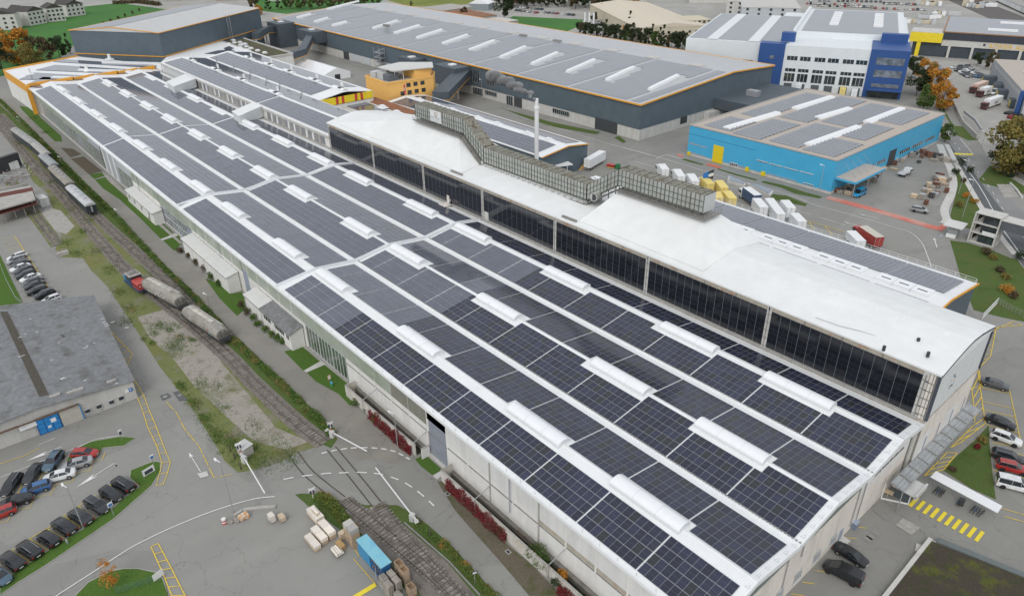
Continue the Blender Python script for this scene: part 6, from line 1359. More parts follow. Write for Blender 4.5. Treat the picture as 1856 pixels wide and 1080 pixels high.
for a, b, k_, c_, lb in (((1590, 885), (1650, 895), 'sedan', 'dark grey', 'dark car in front of the blue column of the depot'), ((1625, 950), (1690, 965), 'hatch', 'red', 'red car nearest the big tree in the depot yard'), ((1740, 925), (1760, 960), 'sedan', 'black', 'black car by the depot entrance'), ((1770, 985), (1820, 1000), 'hatch', 'red', 'second red car beside the big tree at the depot entrance')): car(k_, c_, zd7(*a), zd7(*b), lb, None, True)
# RAILWAY STOCK
def wagon(p, an, label, graf):
 t = thing('hopper_wagon', label, 'railway wagon', (p.x, p.y, .25), an, 'grey hopper wagons'); G = mat('dusty_wagon_grey', (.33, .315, .28), .8, .12, .9, c2=(.22, .20, .17), f2=(.5, .7), s2=.6, grime=.5); Ln = 14.6
 mb = MB(); mb.box(-Ln/2-1.0, -1.2, .85, Ln/2+1.0, 1.2, 1.1); part('underframe', mb, DARKM, t, False)
 pr_ = [(-1.05, 1.1), (-1.42, 2.0), (-1.42, 2.7), (-1.15, 3.3), (-.55, 3.75), (.55, 3.75), (1.15, 3.3), (1.42, 2.7), (1.42, 2.0), (1.05, 1.1)]
 rings = []
 for x, s_ in ((-Ln/2-.1, .72), (-Ln/2+.9, 1), (Ln/2-.9, 1), (Ln/2+.1, .72)): rings.append([(x, y*(.8+.2*s_ if s_ < 1 else 1), 1.1+(zz_-1.1)*(1 if s_ == 1 else (.80 if zz_ > 2 else 1))) for y, zz_ in pr_])
 mb = MB(); loft(mb, rings); bd = part('tank_body', mb, G, t, False)
 mb = MB()
 for k in range(8):
  x = -Ln/2+1.0+k*(Ln-2)/7
  for a, b in zip(pr_, pr_[1:]): mb.bar((x, a[0]*1.02, a[1]+.01), (x, b[0]*1.02, b[1]+.01), .09, .06)
 part('ribs', mb, mat('wagon_rib', (.38, .37, .33), .8, .1, 1, grime=.4), bd, False)
 for k in range(5):
  x = -Ln/2+2.2+k*2.05; mb = MB(); mb.box(x-.95, -.42, 3.74, x+.9, .42, 3.86); part('roof_hatch', mb, mat('pale_hatch', (.52, .50, .45), .7, .08, 1, obj=True), bd, False)
 mb = MB(); mb.box(-Ln/2+1, .7, 3.55, Ln/2-1, 1.1, 3.62); part('roof_walkway', mb, CONC, bd, False)
 gr_ = MB(); rr = random.Random(11+graf)
 for k in range(26 if graf else 40):
  x = (2.6+rr.random()*2.2) if graf and k < 18 else rr.uniform(-4.5, 3.5 if not graf else 0); y0_ = 1.25 if 1 else 0
  zz_ = rr.uniform(1.5, 2.5); gr_.hexa([(x, -1.43, zz_), (x+rr.uniform(.1, .5), -1.43, zz_), (x+.3, -1.40, zz_), (x, -1.40, zz_)], [(x+.1, -1.435, zz_+rr.uniform(.1, .5)), (x+rr.uniform(.2, .5), -1.435, zz_+.3), (x+.3, -1.40, zz_+.3), (x+.1, -1.40, zz_+.3)], rr.randrange(3) if graf and k < 18 else 3)
 part('graffiti', gr_, [mat('graffiti_red', (.60, .10, .06)), mat('graffiti_cyan', (.05, .42, .55)), mat('graffiti_green', (.08, .35, .12)), mat('graffiti_pale', (.55, .54, .50))], bd, False)
 for s_ in (-1, 1):
  bg_ = MB(); bg_.box(s_*4.3-1.35, -1.1, .45, s_*4.3+1.35, 1.1, .8); b_ = part('bogie', bg_, DARKM, t, False)
  for dx in (-.9, .9):
   for sy in (-1, 1): mb = MB(); mb.tube((s_*4.3+dx, sy*.70, .46), (s_*4.3+dx, sy*.82, .46), .46, n=14); part('wheel', mb, RAIL, b_, False)
  mb = MB(); e = s_*(Ln/2+1.0)
  for y in (-.75, .75): mb.tube((e, y, 1.0), (e+s_*.5, y, 1.0), .1, n=6); mb.tube((e+s_*.5, y, 1.0), (e+s_*.58, y, 1.0), .25, n=10)
  part('buffers', mb, DARKM, t, False)
  mb = MB()
  for y in (-1.1, -.5, .5, 1.1): mb.bar((s_*(Ln/2+.2), y, 3.0 if abs(y) < 1 else 2.4), (e-s_*.1, y, 1.1), .08)
  for h_ in (1.6, 2.1, 2.6): mb.bar((s_*(Ln/2+.55), -1.1, h_), (s_*(Ln/2+.55), 1.1, h_), .06)
  mb.box(min(e, e-s_*.9), -1.15, 1.1, max(e, e-s_*.9), 1.15, 1.16); part('end_ladder', mb, DARKM, t, False)
 return t
def on_track(a, b): A = gz(*a, 2.2); B = gz(*b, 2.2); return (A+B)/2, atan2(B.y-A.y, B.x-A.x)
z9 = Zm(200, 470, 6)
c1, an = on_track(z9(390, 260), z9(770, 470)); wagon(c1, an, 'grey hopper wagon with white graffiti coupled behind the red locomotive', 0)
c2, an2 = on_track(z9(830, 560), z9(1235, 830)); wagon(c2, an2, 'grey hopper wagon with colourful graffiti, nearest the road crossing', 1)
lc, an3 = on_track(z9(205, 175), z9(350, 285)); lo = thing('shunting_locomotive', 'small red and blue shunting locomotive with dark cab and roof gear', 'locomotive', (lc.x, lc.y, .25), an3)
mb = MB(); mb.box(-4.4, -1.35, .7, 4.4, 1.35, 1.15); part('frame', mb, mat('loco_blue', (.03, .07, .16), .5, .1, 1), lo, False)
mb = MB(); mb.extr([(-1.2, 1.15), (-1.2, 2.5), (-.9, 2.75), (.9, 2.75), (1.2, 2.5), (1.2, 1.15)], .6, 4.2); part('red_hood', mb, mat('loco_red', (.45, .07, .06), .45, .1, 1), lo, False)
mb = MB()
for k in range(4): mb.box(1.0+k*.8, -1.22, 1.5, 1.5+k*.8, 1.22, 2.3)
part('hood_vents', mb, mat('loco_vent_red', (.20, .04, .04), .6, .1, 1), lo, False)
mb = MB(); mb.extr([(-1.2, 1.15), (-1.2, 2.3), (-.9, 2.5), (.9, 2.5), (1.2, 2.3), (1.2, 1.15)], -4.2, -2.3); part('blue_hood', mb, mat('loco_bright_blue', (.05, .20, .40), .45, .1, 1), lo, False)
mb = MB(); mb.box(-2.3, -1.35, 1.15, .6, 1.35, 3.4); cb_ = part('cab', mb, mat('loco_blue', (.03, .07, .16)), lo, False)
mb = MB(); mb.box(-2.33, -1.1, 2.4, .63, 1.1, 3.2); mb.box(-2.0, -1.38, 2.4, .3, 1.38, 3.2); part('cab_window', mb, CGLASS, cb_, False)
mb = MB(); mb.box(-2.5, -1.4, 3.4, .8, 1.4, 3.55); part('cab_roof', mb, CONC, cb_, False)
mb = MB()
for s_ in (-1, 1): mb.bar((-2.2, s_*.8, 3.6), (-.8, 0, 4.5), .08); mb.bar((.4, s_*.8, 3.6), (-.8, 0, 4.5), .08); mb.bar((-1.6, s_*.9, 3.75), (.1, s_*.9, 3.75), .25)
mb.bar((-.8, -.9, 4.5), (-.8, .9, 4.5), .1); mb.box(-1.5, -.4, 3.55, -.3, .4, 3.9); part('pantograph', mb, PIPE, lo, False)
for s_ in (-1, 1):
 for y in (-.8, .8): mb = MB(); mb.tube((s_*4.4, y, 1.0), (s_*4.9, y, 1.0), .2, n=10); part('buffer', mb, DARKM, lo, False)
 for sy in (-1, 1): mb = MB(); mb.tube((s_*2.4, sy*.70, .5), (s_*2.4, sy*.85, .5), .5, n=14); part('wheel', mb, RAIL, lo, False)
for y in (-.7, .7): mb = MB(); mb.tube((4.22, y, 2.0), (4.28, y, 2.0), .14, n=10); part('headlight', mb, LAMPW, lo, False)
co = [((25, 232), (62, 258), (.36, .36, .34), 'pale grey roofed coach, furthest up the siding'), ((62, 258), (84, 278), (.42, .41, .38), 'short beige roofed coach, second from the far end'), ((76, 279), (98, 298), (.33, .35, .36), 'blue-grey roofed coach with a roof vent, third in the row'), ((94, 301), (127, 332), (.30, .275, .24), 'brownish roofed long coach, second nearest'), ((126, 336), (164, 370), (.52, .53, .54), 'silver roofed coach with black end wall, nearest of the old coaches')]
for a, b, rc, lb in co:
 A = gz(*a, 4.0); B = gz(*b, 4.0); yC = -13.4; Ln = (B-A).length-.8; cxm = (A+B)/2; an = atan2(B.y-A.y, B.x-A.x)
 t = thing('railway_coach', lb, 'railway coach', (cxm.x, cxm.y, .25), an, 'old coaches on the siding')
 mb = MB(); mb.box(-Ln/2, -1.4, .9, Ln/2, 1.4, 3.3); bd = part('body', mb, mat('dark_coach_side', (.035, .045, .055), .5, .2, 1), t, False)
 ring = [(1.48*cos(pi*i/8), 3.25+.75*sin(pi*i/8)) for i in range(9)]; mb = MB()
 mb.extr(ring, -Ln/2-.1, Ln/2+.1); part('roof', mb, mat('coach_roof_%d' % int(rc[0]*100), rc, .7, .1, .8, c2=mul(rc, .7), f2=(.5, .75), s2=.5, grime=.4), t, False)
 n = int(Ln/2); mb = MB()
 for k in range(n):
  x = -Ln/2+1+k*2
  for s_ in (-1, 1): mb.box(x-.5, s_*1.41-.02, 2.1, x+.5, s_*1.41+.02, 2.9)
 part('windows', mb, CGLASS, bd, False)
 mb = MB()
 for k in range(max(2, n//2)): mb.box(-Ln/2+1.5+k*3.4, -.35, 4.0, -Ln/2+2.6+k*3.4, .35, 4.15)
 part('roof_vents', mb, STEEL, t, False)
 mb = MB()
 for s_ in (-1, 1): mb.box(s_*Ln*.36-1.3, -1.1, .3, s_*Ln*.36+1.3, 1.1, .9)
 part('bogies', mb, DARKM, t, False)
 mb = MB(); mb.box(Ln/2-.02, -.45, 1.1, Ln/2+.25, .45, 3.2, 0); mb.box(Ln/2+.25, -.2, 1.3, Ln/2+.27, .2, 3.0, 1)
 for s_ in (-1, 1): mb.tube((Ln/2, s_*.85, 1.0), (Ln/2+.55, s_*.85, 1.0), .22, n=8)
 part('end_gangway', mb, [DARKM, STEEL], t, False)
# THINGS ALONG THE HALL WALL
def lean_to(label, x0, x1, yf, z_hi, z_lo, roofm, wallm, windows=(), roof_over=.25, doors=()):
 """low annex against the hall wall (y from yf to .9), roof falling to the front"""
 t = thing('annex', label, 'annex', (x0, yf, 0)); yb = WY-.2
 mb = MB(); mb.hexa([(x0, yf, 0), (x1, yf, 0), (x1, yb, 0), (x0, yb, 0)], [(x0, yf, z_lo-.1), (x1, yf, z_lo-.1), (x1, yb, z_hi-.1), (x0, yb, z_hi-.1)]); part('wall', mb, wallm, t); o = roof_over
 mb = MB(); mb.hexa([(x0-o, yf-o, z_lo-.1), (x1+o, yf-o, z_lo-.1), (x1+o, yb, z_hi-.08), (x0-o, yb, z_hi-.08)], [(x0-o, yf-o, z_lo+.05), (x1+o, yf-o, z_lo+.05), (x1+o, yb, z_hi+.07), (x0-o, yb, z_hi+.07)]); part('roof', mb, roofm, t)
 mb = MB(); mb.bar((x0-o, yf-o-.05, z_lo-.12), (x1+o, yf-o-.05, z_lo-.12), .12); part('gutter', mb, PIPE, t)
 for (a, b, za, zb_) in windows:
  mb = MB(); mb.box(a, yf-.05, za, b, yf+.02, zb_); w_ = part('window', mb, GLASS, t); mb = MB(); mb.box(a-.06, yf-.08, za-.08, b+.06, yf, za); mb.box((a+b)/2-.03, yf-.08, za, (a+b)/2+.03, yf-.04, zb_); part('frame', mb, FRAME, w_)
 for xj in range(int(x0)+6, int(x1)-3, 8):
  mb = MB(); mb.box(xj-.04, yf-.04, 0, xj+.04, yf+.02, z_lo-.1); part('wall_joint', mb, CONC, t)
 return t
PLWH = mat('pale_annex_roof', (.68, .68, .66), .6, .04, .4, rib=(0, 1.0, .08), grime=.1)
lean_to('white flat-roofed annex with small square windows by the far lawn', -211, -185.3, -2.0, 4.2, 3.7, PLWH, RENDER2, [(-209, -208, 1.6, 2.6), (-203.5, -202.5, 1.6, 2.6), (-197, -196, 1.6, 2.6), (-190, -189, 1.6, 2.6)])
lean_to('long white flat-roofed annex behind the dark bushes', -160.7, -131.2, -2.2, 4.9, 4.3, PLWH, RENDER2)
lean_to('short white annex next to the moss-grey roofed shed', -120.6, -112.8, -2.3, 4.9, 4.2, PLWH, RENDER2)
lean_to('shed annex with mossy grey corrugated roof and dark windows', -112.4, -98.6, -2.2, 4.9, 3.9, ROOFG, RENDER2, [(-111.3, -109.5, 2.3, 3.4), (-109.2, -107.9, 2.3, 3.4), (-105.9, -104.6, 2.3, 3.4), (-104.4, -103.0, 2.3, 3.4), (-102.8, -101.6, 2.3, 3.4), (-100.4, -99.2, 2.3, 3.4)])
def lowwall(name, label, pts, h, m, t_=.22, gr=None):
 mb = MB()
 for a, b in zip(pts, pts[1:]): mb.bar((a[0], a[1], h/2), (b[0], b[1], h/2), t_, h)
 mb2 = MB()
 for a, b in zip(pts, pts[1:]): mb2.bar((a[0], a[1], h+.03), (b[0], b[1], h+.03), t_+.1, .07)
 t = thing(name, label, 'wall', (pts[0][0], pts[0][1], 0), 0, gr); part('wall_face', mb, m, t); part('coping', mb2, CONC, t); return t
WSTAIN = mat('stained_white_wall', (.60, .57, .52), .9, .08, .6, c2=(.45, .36, .22), f2=(.55, .8), s2=.35, grime=.4)
lowwall('garden_wall', 'stained white yard wall with red creeper, upper of the two beside the curving road', [(-77.8, .5), (-77.8, -1.5), (-70, -1.45), (-55.6, -1.2)], 2.3, WSTAIN)
lowwall('garden_wall', 'short white wall stub beside the steel gate lawn', [(-54.2, .6), (-54.2, -.9)], 2.1, RENDER2)
lowwall('garden_wall', 'stained white yard wall with red creeper, lower of the two along the hall', [(-48, .6), (-48, -1.4), (-38, -1.45), (-24, -1.6), (-10, -1.7)], 2.2, WSTAIN)
mb = MB(); mb.box(-78, .25, 0, -55, .85, 1.0); mb.box(-48, .2, 0, -9, .85, .9); solo('light_well_wall', mb, mat('damp_concrete', (.20, .19, .17), .95, .25, 1, grime=.4), kind='structure')
sheet('light_well', [(-77.6, -1.3), (-55.6, -1.1), (-55.6, .3), (-77.6, .3)], z(5), mat('dark_pit_soil', (.035, .035, .028), 1, .4, 1.5, c2=(.05, .08, .02), f2=(.5, .6), s2=.6), world=True)
sheet('light_well', [(-47.8, -1.3), (-9, -1.5), (-9, .25), (-47.8, .25)], z(5), _M['dark_pit_soil'], world=True)
for x_, lb in ((-70.6, 'thin pale strut over the yard wall, upper one'), (-55, 'thin pale strut over the yard wall beside the steel gate'), (-38.6, 'thin pale strut over the yard wall, second from the picture bottom'), (-22.8, 'thin pale strut over the yard wall, nearest the picture bottom')):
 mb = MB(); mb.bar((x_, .9, 4.3), (x_-.4, -1.9, 2.9), .1); mb.bar((x_-.4, -1.9, 2.9), (x_-.4, -1.9, 0), .09); solo('cable_strut', mb, STEEL, lb, 'strut', 'struts over the yard wall', at=(x_, -1.9, 0))
mb = MB(); mb.box(-31.7, -1.62, .0, -30.6, -1.56, 1.9); solo('wall_door', mb, mat('pale_blue_door', (.48, .52, .58), .5, .05, 1), 'pale blue-grey door in the creeper wall', 'door', at=(-31, -1.6, 0))
wb = thing('work_bench', 'rusty steel rack standing in the light well', 'rack', (-28, -.5, 0)); mb = MB()
for x_ in (-31.5, -30, -28.5, -27):
 for y_ in (-1.0, 0): mb.bar((x_, y_, 0), (x_, y_, 1.5), .08)
for y_ in (-1.0, -.5, 0): mb.bar((-31.5, y_, 1.5), (-27, y_, 1.5), .09)
part('frame', mb, mat('rusty_steel', (.16, .11, .08), .9, .3, 2), wb)
hedge('red_creeper', [(-69.5, -1.55), (-64, -1.6), (-60, -1.6), (-56.2, -1.5)], 1.3, 2.6, LF_R, 'red creeper spilling over the upper yard wall', 'creeper', 170, .11, px=False)
hedge('red_creeper', [(-46.3, -1.65), (-40, -1.7), (-34, -1.8), (-31.9, -1.75)], 1.2, 2.6, LF_R, 'red creeper covering the lower yard wall near the crossing', 'creeper', 170, .11, px=False)
hedge('red_creeper', [(-27, -1.4), (-22, -1.5), (-19, -1.6)], .5, 2.5, LF_R, 'thin red creeper behind the green bush on the lower wall', 'creeper', 120, .1, px=False)
hedge('red_creeper', [(-21, -2.1), (-17, -2.2), (-12, -2.3)], 1.2, 2.4, LF_R, 'red creeper patch at the very bottom of the lower wall', 'creeper', 140, .11, px=False)
for at, r_, h_, lm, lb in (((648, 735), 1.3, 1.6, LF_G, 'low green bush at the foot of the upper yard wall'), ((668, 745), 1.0, 1.2, LF_G, 'smaller green bush beside the upper yard wall'), ((683, 765), .9, 2.0, LF_G, 'rounded green bush among the red creeper'), ((968, 1012), 1.6, 2.8, LF_G, 'tall green bush in front of the lower creeper wall'), ((985, 1030), 1.6, 2.6, LF_G, 'second green bush against the lower creeper wall'), ((1018, 1052), 1.1, 2.2, LF_O, 'orange and green bush near the picture bottom'), ((1008, 1062), 1.1, 1.8, LF_D, 'dark green bush at the bottom beside the orange one'), ((845, 908), .6, 1.2, LF_D, 'small dark shrub under the creeper'), ((918, 975), .7, .8, LF_G, 'small green shrub beside the wall door')):
 bush(gz(*at), r_, h_, lm, lb, 700 if h_ > 1.5 else 350, .13)
q = Zm(0, 270, 4)
for at, r_, h_, lm, lb in ((q(1105, 520), .8, 1.6, LF_G, 'creeper clump at the corner of the far white annex'), (q(1310, 750), 1.0, 1.4, LF_BR, 'brown-green bush by the lawn path'), (q(1370, 790), 1.1, 1.8, LF_BR, 'dark brown bush left of the long annex'), (q(1430, 840), 1.2, 2.0, LF_BR, 'dark bush along the long annex wall'), (q(1490, 890), 1.2, 2.0, LF_BR, 'dark bush in the middle of the annex hedge'), (q(1540, 945), 1.1, 1.9, LF_G, 'green bush beside the long annex'), (q(1590, 990), 1.1, 1.8, LF_G, 'green bush near the annex corner')):
 bush(gz(*at), r_, h_, lm, lb, 480, .15, 'bushes along the annexes')
for i, (x_, y_) in enumerate([(438, 560), (447, 572), (460, 583), (468, 592), (480, 600), (492, 610), (504, 618), (514, 622)]):
 bush(gz(x_, y_), 1.0, 2.0 if i < 3 else 1.6, LF_BR if i < 2 else LF_H, f'bush in front of the annexes, {ordn[i]} of the row above the mossy shed', 460, .14, 'bushes by the mossy shed')
hp = [(0, 183), (40, 222), (80, 262), (112, 295), (137, 321), (160, 344)]; hedge('hedge', hp, 1.8, 1.2, LF_H, 'rough hedge between the far end of the path and the coaches', dens=30, size=.22, gap=.3)
hedge('hedge', [(160, 344), (183, 366), (217, 400), (240, 427), (262, 450), (286, 476)], 1.7, 1.3, LF_H, 'ragged green hedge between the path and the loco track', dens=48, size=.18, gap=.3)
hedge('hedge', [(286, 476), (310, 500), (332, 520), (357, 545), (385, 575), (402, 592)], 1.6, 1.3, LF_H, 'green hedge beside the hopper wagons', dens=55, size=.16, gap=.25)
hedge('hedge', [(418, 612), (445, 638), (464, 655), (489, 677), (526, 712), (548, 733)], 1.6, 1.4, LF_H, 'dense green hedge along the path below the wagons', dens=80, size=.13, gap=.1)
hedge('hedge', [(550, 740), (575, 758), (590, 775), (603, 790)], 1.7, 1.5, LF_H, 'green hedge end behind the crossing barrier post', dens=85, size=.13)
hedge('hedge', [(575, 900), (600, 913), (618, 935), (640, 965)], 2.0, 1.5, leafmat('mixed_autumn_hedge', (.11, .19, .04), (.21, .21, .05), (.42, .22, .05)), 'green and orange hedge between the crate yard and the turnout', dens=85, size=.14)
hedge('hedge', [(645, 968), (665, 985), (700, 1015), (735, 1055), (760, 1084)], 1.0, .7, LF_H, 'low green growth behind the blue cabinet', dens=70, size=.12)
hedge('hedge', [(757, 950), (780, 972), (800, 990)], 1.3, .8, LF_H, 'low green growth behind the second barrier', dens=60, size=.13)
hedge('hedge', [(800, 982), (822, 1005), (848, 1035), (880, 1068), (905, 1090)], 1.5, 1.0, _M['mixed_autumn_hedge'], 'green and orange verge growth along the curving road', dens=80, size=.13)
hedge('hedge', [(400, 825), (395, 800), (370, 762), (340, 718), (320, 690)], 1.3, .35, LF_H, 'weeds along the kerb of the yard road', dens=40, size=.16, gap=.45)
def tufts(name, polys, n, lm, sz=.12, h=.22, zt=0):
 mb = MB()
 for (x, y, rx, k) in polys:
  c_ = gz(x, y)
  for i in range(k): leaf(mb, Vector((c_.x+R.gauss(0, rx), c_.y+R.gauss(0, rx*.6), .06+R.random()*h)), sz)
 return solo(name, mb, lm, kind='stuff')
tufts('weeds', [(290, 590, 1.4, 500), (308, 598, .8, 200), (318, 628, 2.0, 900), (325, 612, 1.0, 300), (280, 605, .8, 160), (345, 615, .7, 160), (352, 618, .6, 100), (260, 615, .6, 100), (276, 622, .6, 150), (392, 700, 1, 160), (365, 695, 1.2, 260), (332, 700, 1, 250), (352, 730, 1.2, 400), (372, 760, 1.3, 500), (395, 790, 1.3, 500), (420, 800, 1.5, 500), (440, 812, 2, 700), (470, 830, 2.2, 900), (520, 825, 1.8, 600), (460, 770, 1.5, 200), (500, 790, 1.2, 160), (405, 740, 1.5, 220)], 0, LF_H, .11)
tufts('weeds', [(x, y, 1.6, 180) for x, y in ((60, 215), (85, 240), (60, 180), (95, 330), (130, 380), (150, 420), (175, 455), (200, 490), (215, 530), (235, 560), (140, 460), (120, 440), (230, 585), (110, 300), (40, 260), (160, 400))], 0, LF_H, .16)
# ROAD FURNITURE
def lamp(label, base, top, arm=None, head=True, bent=0):
 b = gz(*base); hgt = 7.0
 d = ray(*top); v = Vector((b.x, b.y))-CAM.xy; t_ = v.dot(d.xy)/d.xy.dot(d.xy); hgt = max(2.5, CAM.z+t_*d.z)
 t = thing('street_lamp', label, 'street lamp', (b.x, b.y, 0), 0, 'street lamps'); mb = MB(); mb.tube((b.x, b.y, 0), (b.x, b.y, hgt), .09, .06, 8); part('pole', mb, STEEL, t)
 a = Vector(arm or (-.9, -.3)); mb = MB(); mb.bar((b.x, b.y, hgt), (b.x+a.x, b.y+a.y, hgt+.15), .09); mb.hexa([(b.x+a.x-.35, b.y+a.y-.17, hgt+.1), (b.x+a.x+.35, b.y+a.y-.17, hgt+.1), (b.x+a.x+.35, b.y+a.y+.17, hgt+.1), (b.x+a.x-.35, b.y+a.y+.17, hgt+.1)], [(b.x+a.x-.25, b.y+a.y-.12, hgt+.25), (b.x+a.x+.25, b.y+a.y-.12, hgt+.25), (b.x+a.x+.25, b.y+a.y+.12, hgt+.25), (b.x+a.x-.25, b.y+a.y+.12, hgt+.25)]); part('lamp_head', mb, WHITE, t)
 return t
for lb, b_, tp in (('tall lamp post among the black cars of the grass-side row', (152, 958), (124, 882)), ('lamp post standing by the creeper wall, with a small sign', (721, 809), (716, 750)), ('lamp post between the wagons and the annexes', (380, 556), (376, 534)), ('lamp post beside the path opposite the far annex', (217, 399), (212, 381)), ('lamp post by the far lawn of the path', (37, 224), (36, 213)), ('lamp post next to the coaches far up the path', (113, 300), (110, 285)), ('lamp post on the lawn strip behind the turquoise yard', (1737, 352), (1742, 290)), ('lamp post behind the white kiosk roof', (1744, 395), (1752, 325)), ('lamp post in front of the dark warehouse, by the flowerless verge', (992, 207), (991, 175)), ('lamp post in front of the warehouse, left of the dark gate', (1061, 225), (1062, 192)), ('lamp post near the warehouse corner', (1138, 248), (1139, 212)), ('thin lamp post at the turquoise hall front', (1483, 355), (1490, 300)), ('thin grey lamp post above the orange building', (874, 182), (873, 145)), ('lamp post by the depot entrance', (1779, 265), (1783, 238)), ('lamp post beside the first parking bay row', (424, 930), (404, 836))):
 lamp(lb, b_, tp)
def sign(label, base, top, wd, hg, m1, m2=None, px=True, text=None, two=False, ang=None):
 b = gz(*base); d = ray(*top); v = b.xy-CAM.xy; t_ = v.dot(d.xy)/d.xy.dot(d.xy); h_ = max(.9, CAM.z+t_*d.z); t = thing('road_sign', label, 'sign', (b.x, b.y, 0)); a = atan2(CAM.y-b.y, CAM.x-b.x)+pi/2+.35 if ang is None else ang
 mb = MB()
 if two:
  for s_ in (-wd/2, wd/2): mb.tube((b.x+cos(a)*s_, b.y+sin(a)*s_, 0), (b.x+cos(a)*s_, b.y+sin(a)*s_, h_), .05, n=6)
 else: mb.tube((b.x, b.y, 0), (b.x, b.y, h_), .05, n=6)
 part('post', mb, STEEL, t); mb = MB(); mb.obox((b.x-sin(a)*-.06, b.y+cos(a)*-.06, h_-hg), (wd, .05, hg), a); part('plate', mb, m1, t)
 if m2: mb = MB(); mb.obox((b.x-sin(a)*-.1, b.y+cos(a)*-.1, h_-hg*.85), (wd*.7, .03, hg*.55), a); part('symbol', mb, m2, t)
 return t
sw_ = mat('sign_white', (.75, .75, .74), .5, .03, 1); sb_ = mat('sign_blue', (.03, .16, .45), .5, .03, 1); sk_ = mat('sign_dark', (.05, .06, .08), .5, .1, 1)
sign('small white sign with blue symbol on the grass beside the parked black cars', (207, 935), (205, 907), .75, .8, sw_, sb_); sign('small white and blue sign at the tip of the curved grass island', (279, 841), (276, 823), .7, .8, sw_, sb_)
sign('white information board on two posts on the grass island', (272, 862), (273, 845), 1.9, 1.2, sw_, sk_, two=True); sign('black and white arrow sign on the upper grass strip', (222, 797), (217, 778), .6, 1.2, sw_, sk_)
sign('white board sign beside the orange sapling', (290, 1052), (286, 1035), 1.5, 1.1, sw_); sign('red-bordered warning sign on the lawn near the glass front', (598, 693), (597, 679), .6, 1.0, mat('sign_peach', (.60, .38, .25), .6), sw_)
sign('small dark sign in the roadside verge', (861, 1058), (858, 1034), .8, .5, sk_, sw_); sign('blue parking sign in the yard behind the white wing', (1702, 440), (1700, 425), .5, .5, sw_, sb_)
h9 = Zm(640, 970, 9.28)
gnome = thing('garden_figure', 'little green garden figure with a blue cap on the lawn', 'garden ornament', tuple(gz(602, 700))); p = gz(602, 700); mb = MB(); mb.tube((p.x, p.y, 0), (p.x, p.y, .75), .28, .2, 8); part('body', mb, mat('figure_green', (.05, .25, .08)), gnome); mb = MB(); mb.tube((p.x, p.y, .75), (p.x, p.y, 1.15), .25, .1, 8); part('cap', mb, mat('figure_blue', (.08, .35, .60)), gnome)
hy = gz(123, 985); hd_ = thing('fire_hydrant', 'small grey hydrant on the grass strip by the parked cars', 'hydrant', tuple(hy)); mb = MB(); mb.tube((hy.x, hy.y, 0), (hy.x, hy.y, .8), .14, n=8); part('barrel', mb, STEEL, hd_); mb = MB(); mb.bar((hy.x-.25, hy.y, .55), (hy.x+.25, hy.y, .55), .14); part('outlet', mb, STEEL, hd_)
def barrier(label, base, tip, box=True):
 B = gz(*base); T = gz(*tip, 1.0); t = thing('level_crossing_barrier', label, 'barrier', (B.x, B.y, 0)); mb = MB(); mb.obox((B.x, B.y, 0), (.7, .7, 1.3), .4); part('motor_box', mb, mat('light_grey_box', (.55, .55, .53), .6, .1, 1), t)
 d = (T-B); d.z = 0; L_ = d.length; d.normalize(); st = Vector((B.x, B.y, 1.1)); mb = MB(); mb.bar(st, st+d*L_, .16, .12); part('boom', mb, mat('boom_white', (.80, .80, .79), .5, .03, 1), t)
 mb = MB(); mb.bar(st, st-d*1.3, .3, .3); mb.bar(st-d*1.1, st-d*1.5-Vector((0, 0, .3)), .6, .3); part('counterweight', mb, mat('light_grey_box', (.55, .55, .53)), t); return t
barrier('white crossing barrier lowered across the road from the signal box side', (444, 838), (480, 894)); barrier('white crossing barrier lowered from the lower track verge', (748, 943), (681, 848)); barrier('white crossing barrier beside the hedge end, short boom over the path', (603, 792), (665, 818))
def xpost(label, base, top):
 b = gz(*base); d = ray(*top); v = b.xy-CAM.xy; k = v.dot(d.xy)/d.xy.dot(d.xy); h_ = max(2, CAM.z+k*d.z); t = thing('crossing_signal', label, 'crossing signal', (b.x, b.y, 0)); mb = MB()
 mb.tube((b.x, b.y, 0), (b.x, b.y, h_*.45), .08, n=8); part('post', mb, sw_, t); mb = MB(); mb.tube((b.x, b.y, h_*.45), (b.x, b.y, h_*.6), .085, n=8); part('red_band', mb, REDP, t); mb = MB(); mb.tube((b.x, b.y, h_*.6), (b.x, b.y, h_), .08, n=8); part('post', mb, sw_, t)
 mb = MB(); a = atan2(CAM.y-b.y, CAM.x-b.x); u_ = Vector((-sin(a), cos(a), 0)); c_ = Vector((b.x, b.y, h_-.1)); mb.bar(c_-u_*.5-Vector((0, 0, .25)), c_+u_*.5+Vector((0, 0, .25)), .14, .05); mb.bar(c_+u_*.5-Vector((0, 0, .25)), c_-u_*.5+Vector((0, 0, .25)), .14, .05); part('cross', mb, sw_, t)
 mb = MB(); mb.obox((b.x, b.y, h_-1.0), (.1, .7, .6), a); part('signal_shield', mb, sk_, t); return t
xpost('crossing signal post beside the grey relay cabin', (439, 832), (433, 803)); xpost('crossing signal post at the hedge end by the path', (602, 790), (601, 765)); xpost('crossing signal post on the grass tip above the timber stacks', (568, 903), (566, 885))
rc_ = thing('relay_cabin', 'small grey relay cabin with flat roof beside the crossing', 'cabin', tuple(gz(446, 825))); p = gz(446, 822); mb = MB(); mb.obox((p.x, p.y, 0), (2.0, 1.7, 1.9), .25); part('body', mb, CONC, rc_); mb = MB(); mb.obox((p.x, p.y, 1.9), (2.3, 2.0, .12), .25); part('roof', mb, mat('cabin_roof_grey', (.50, .50, .49), .7, .05, 1), rc_)
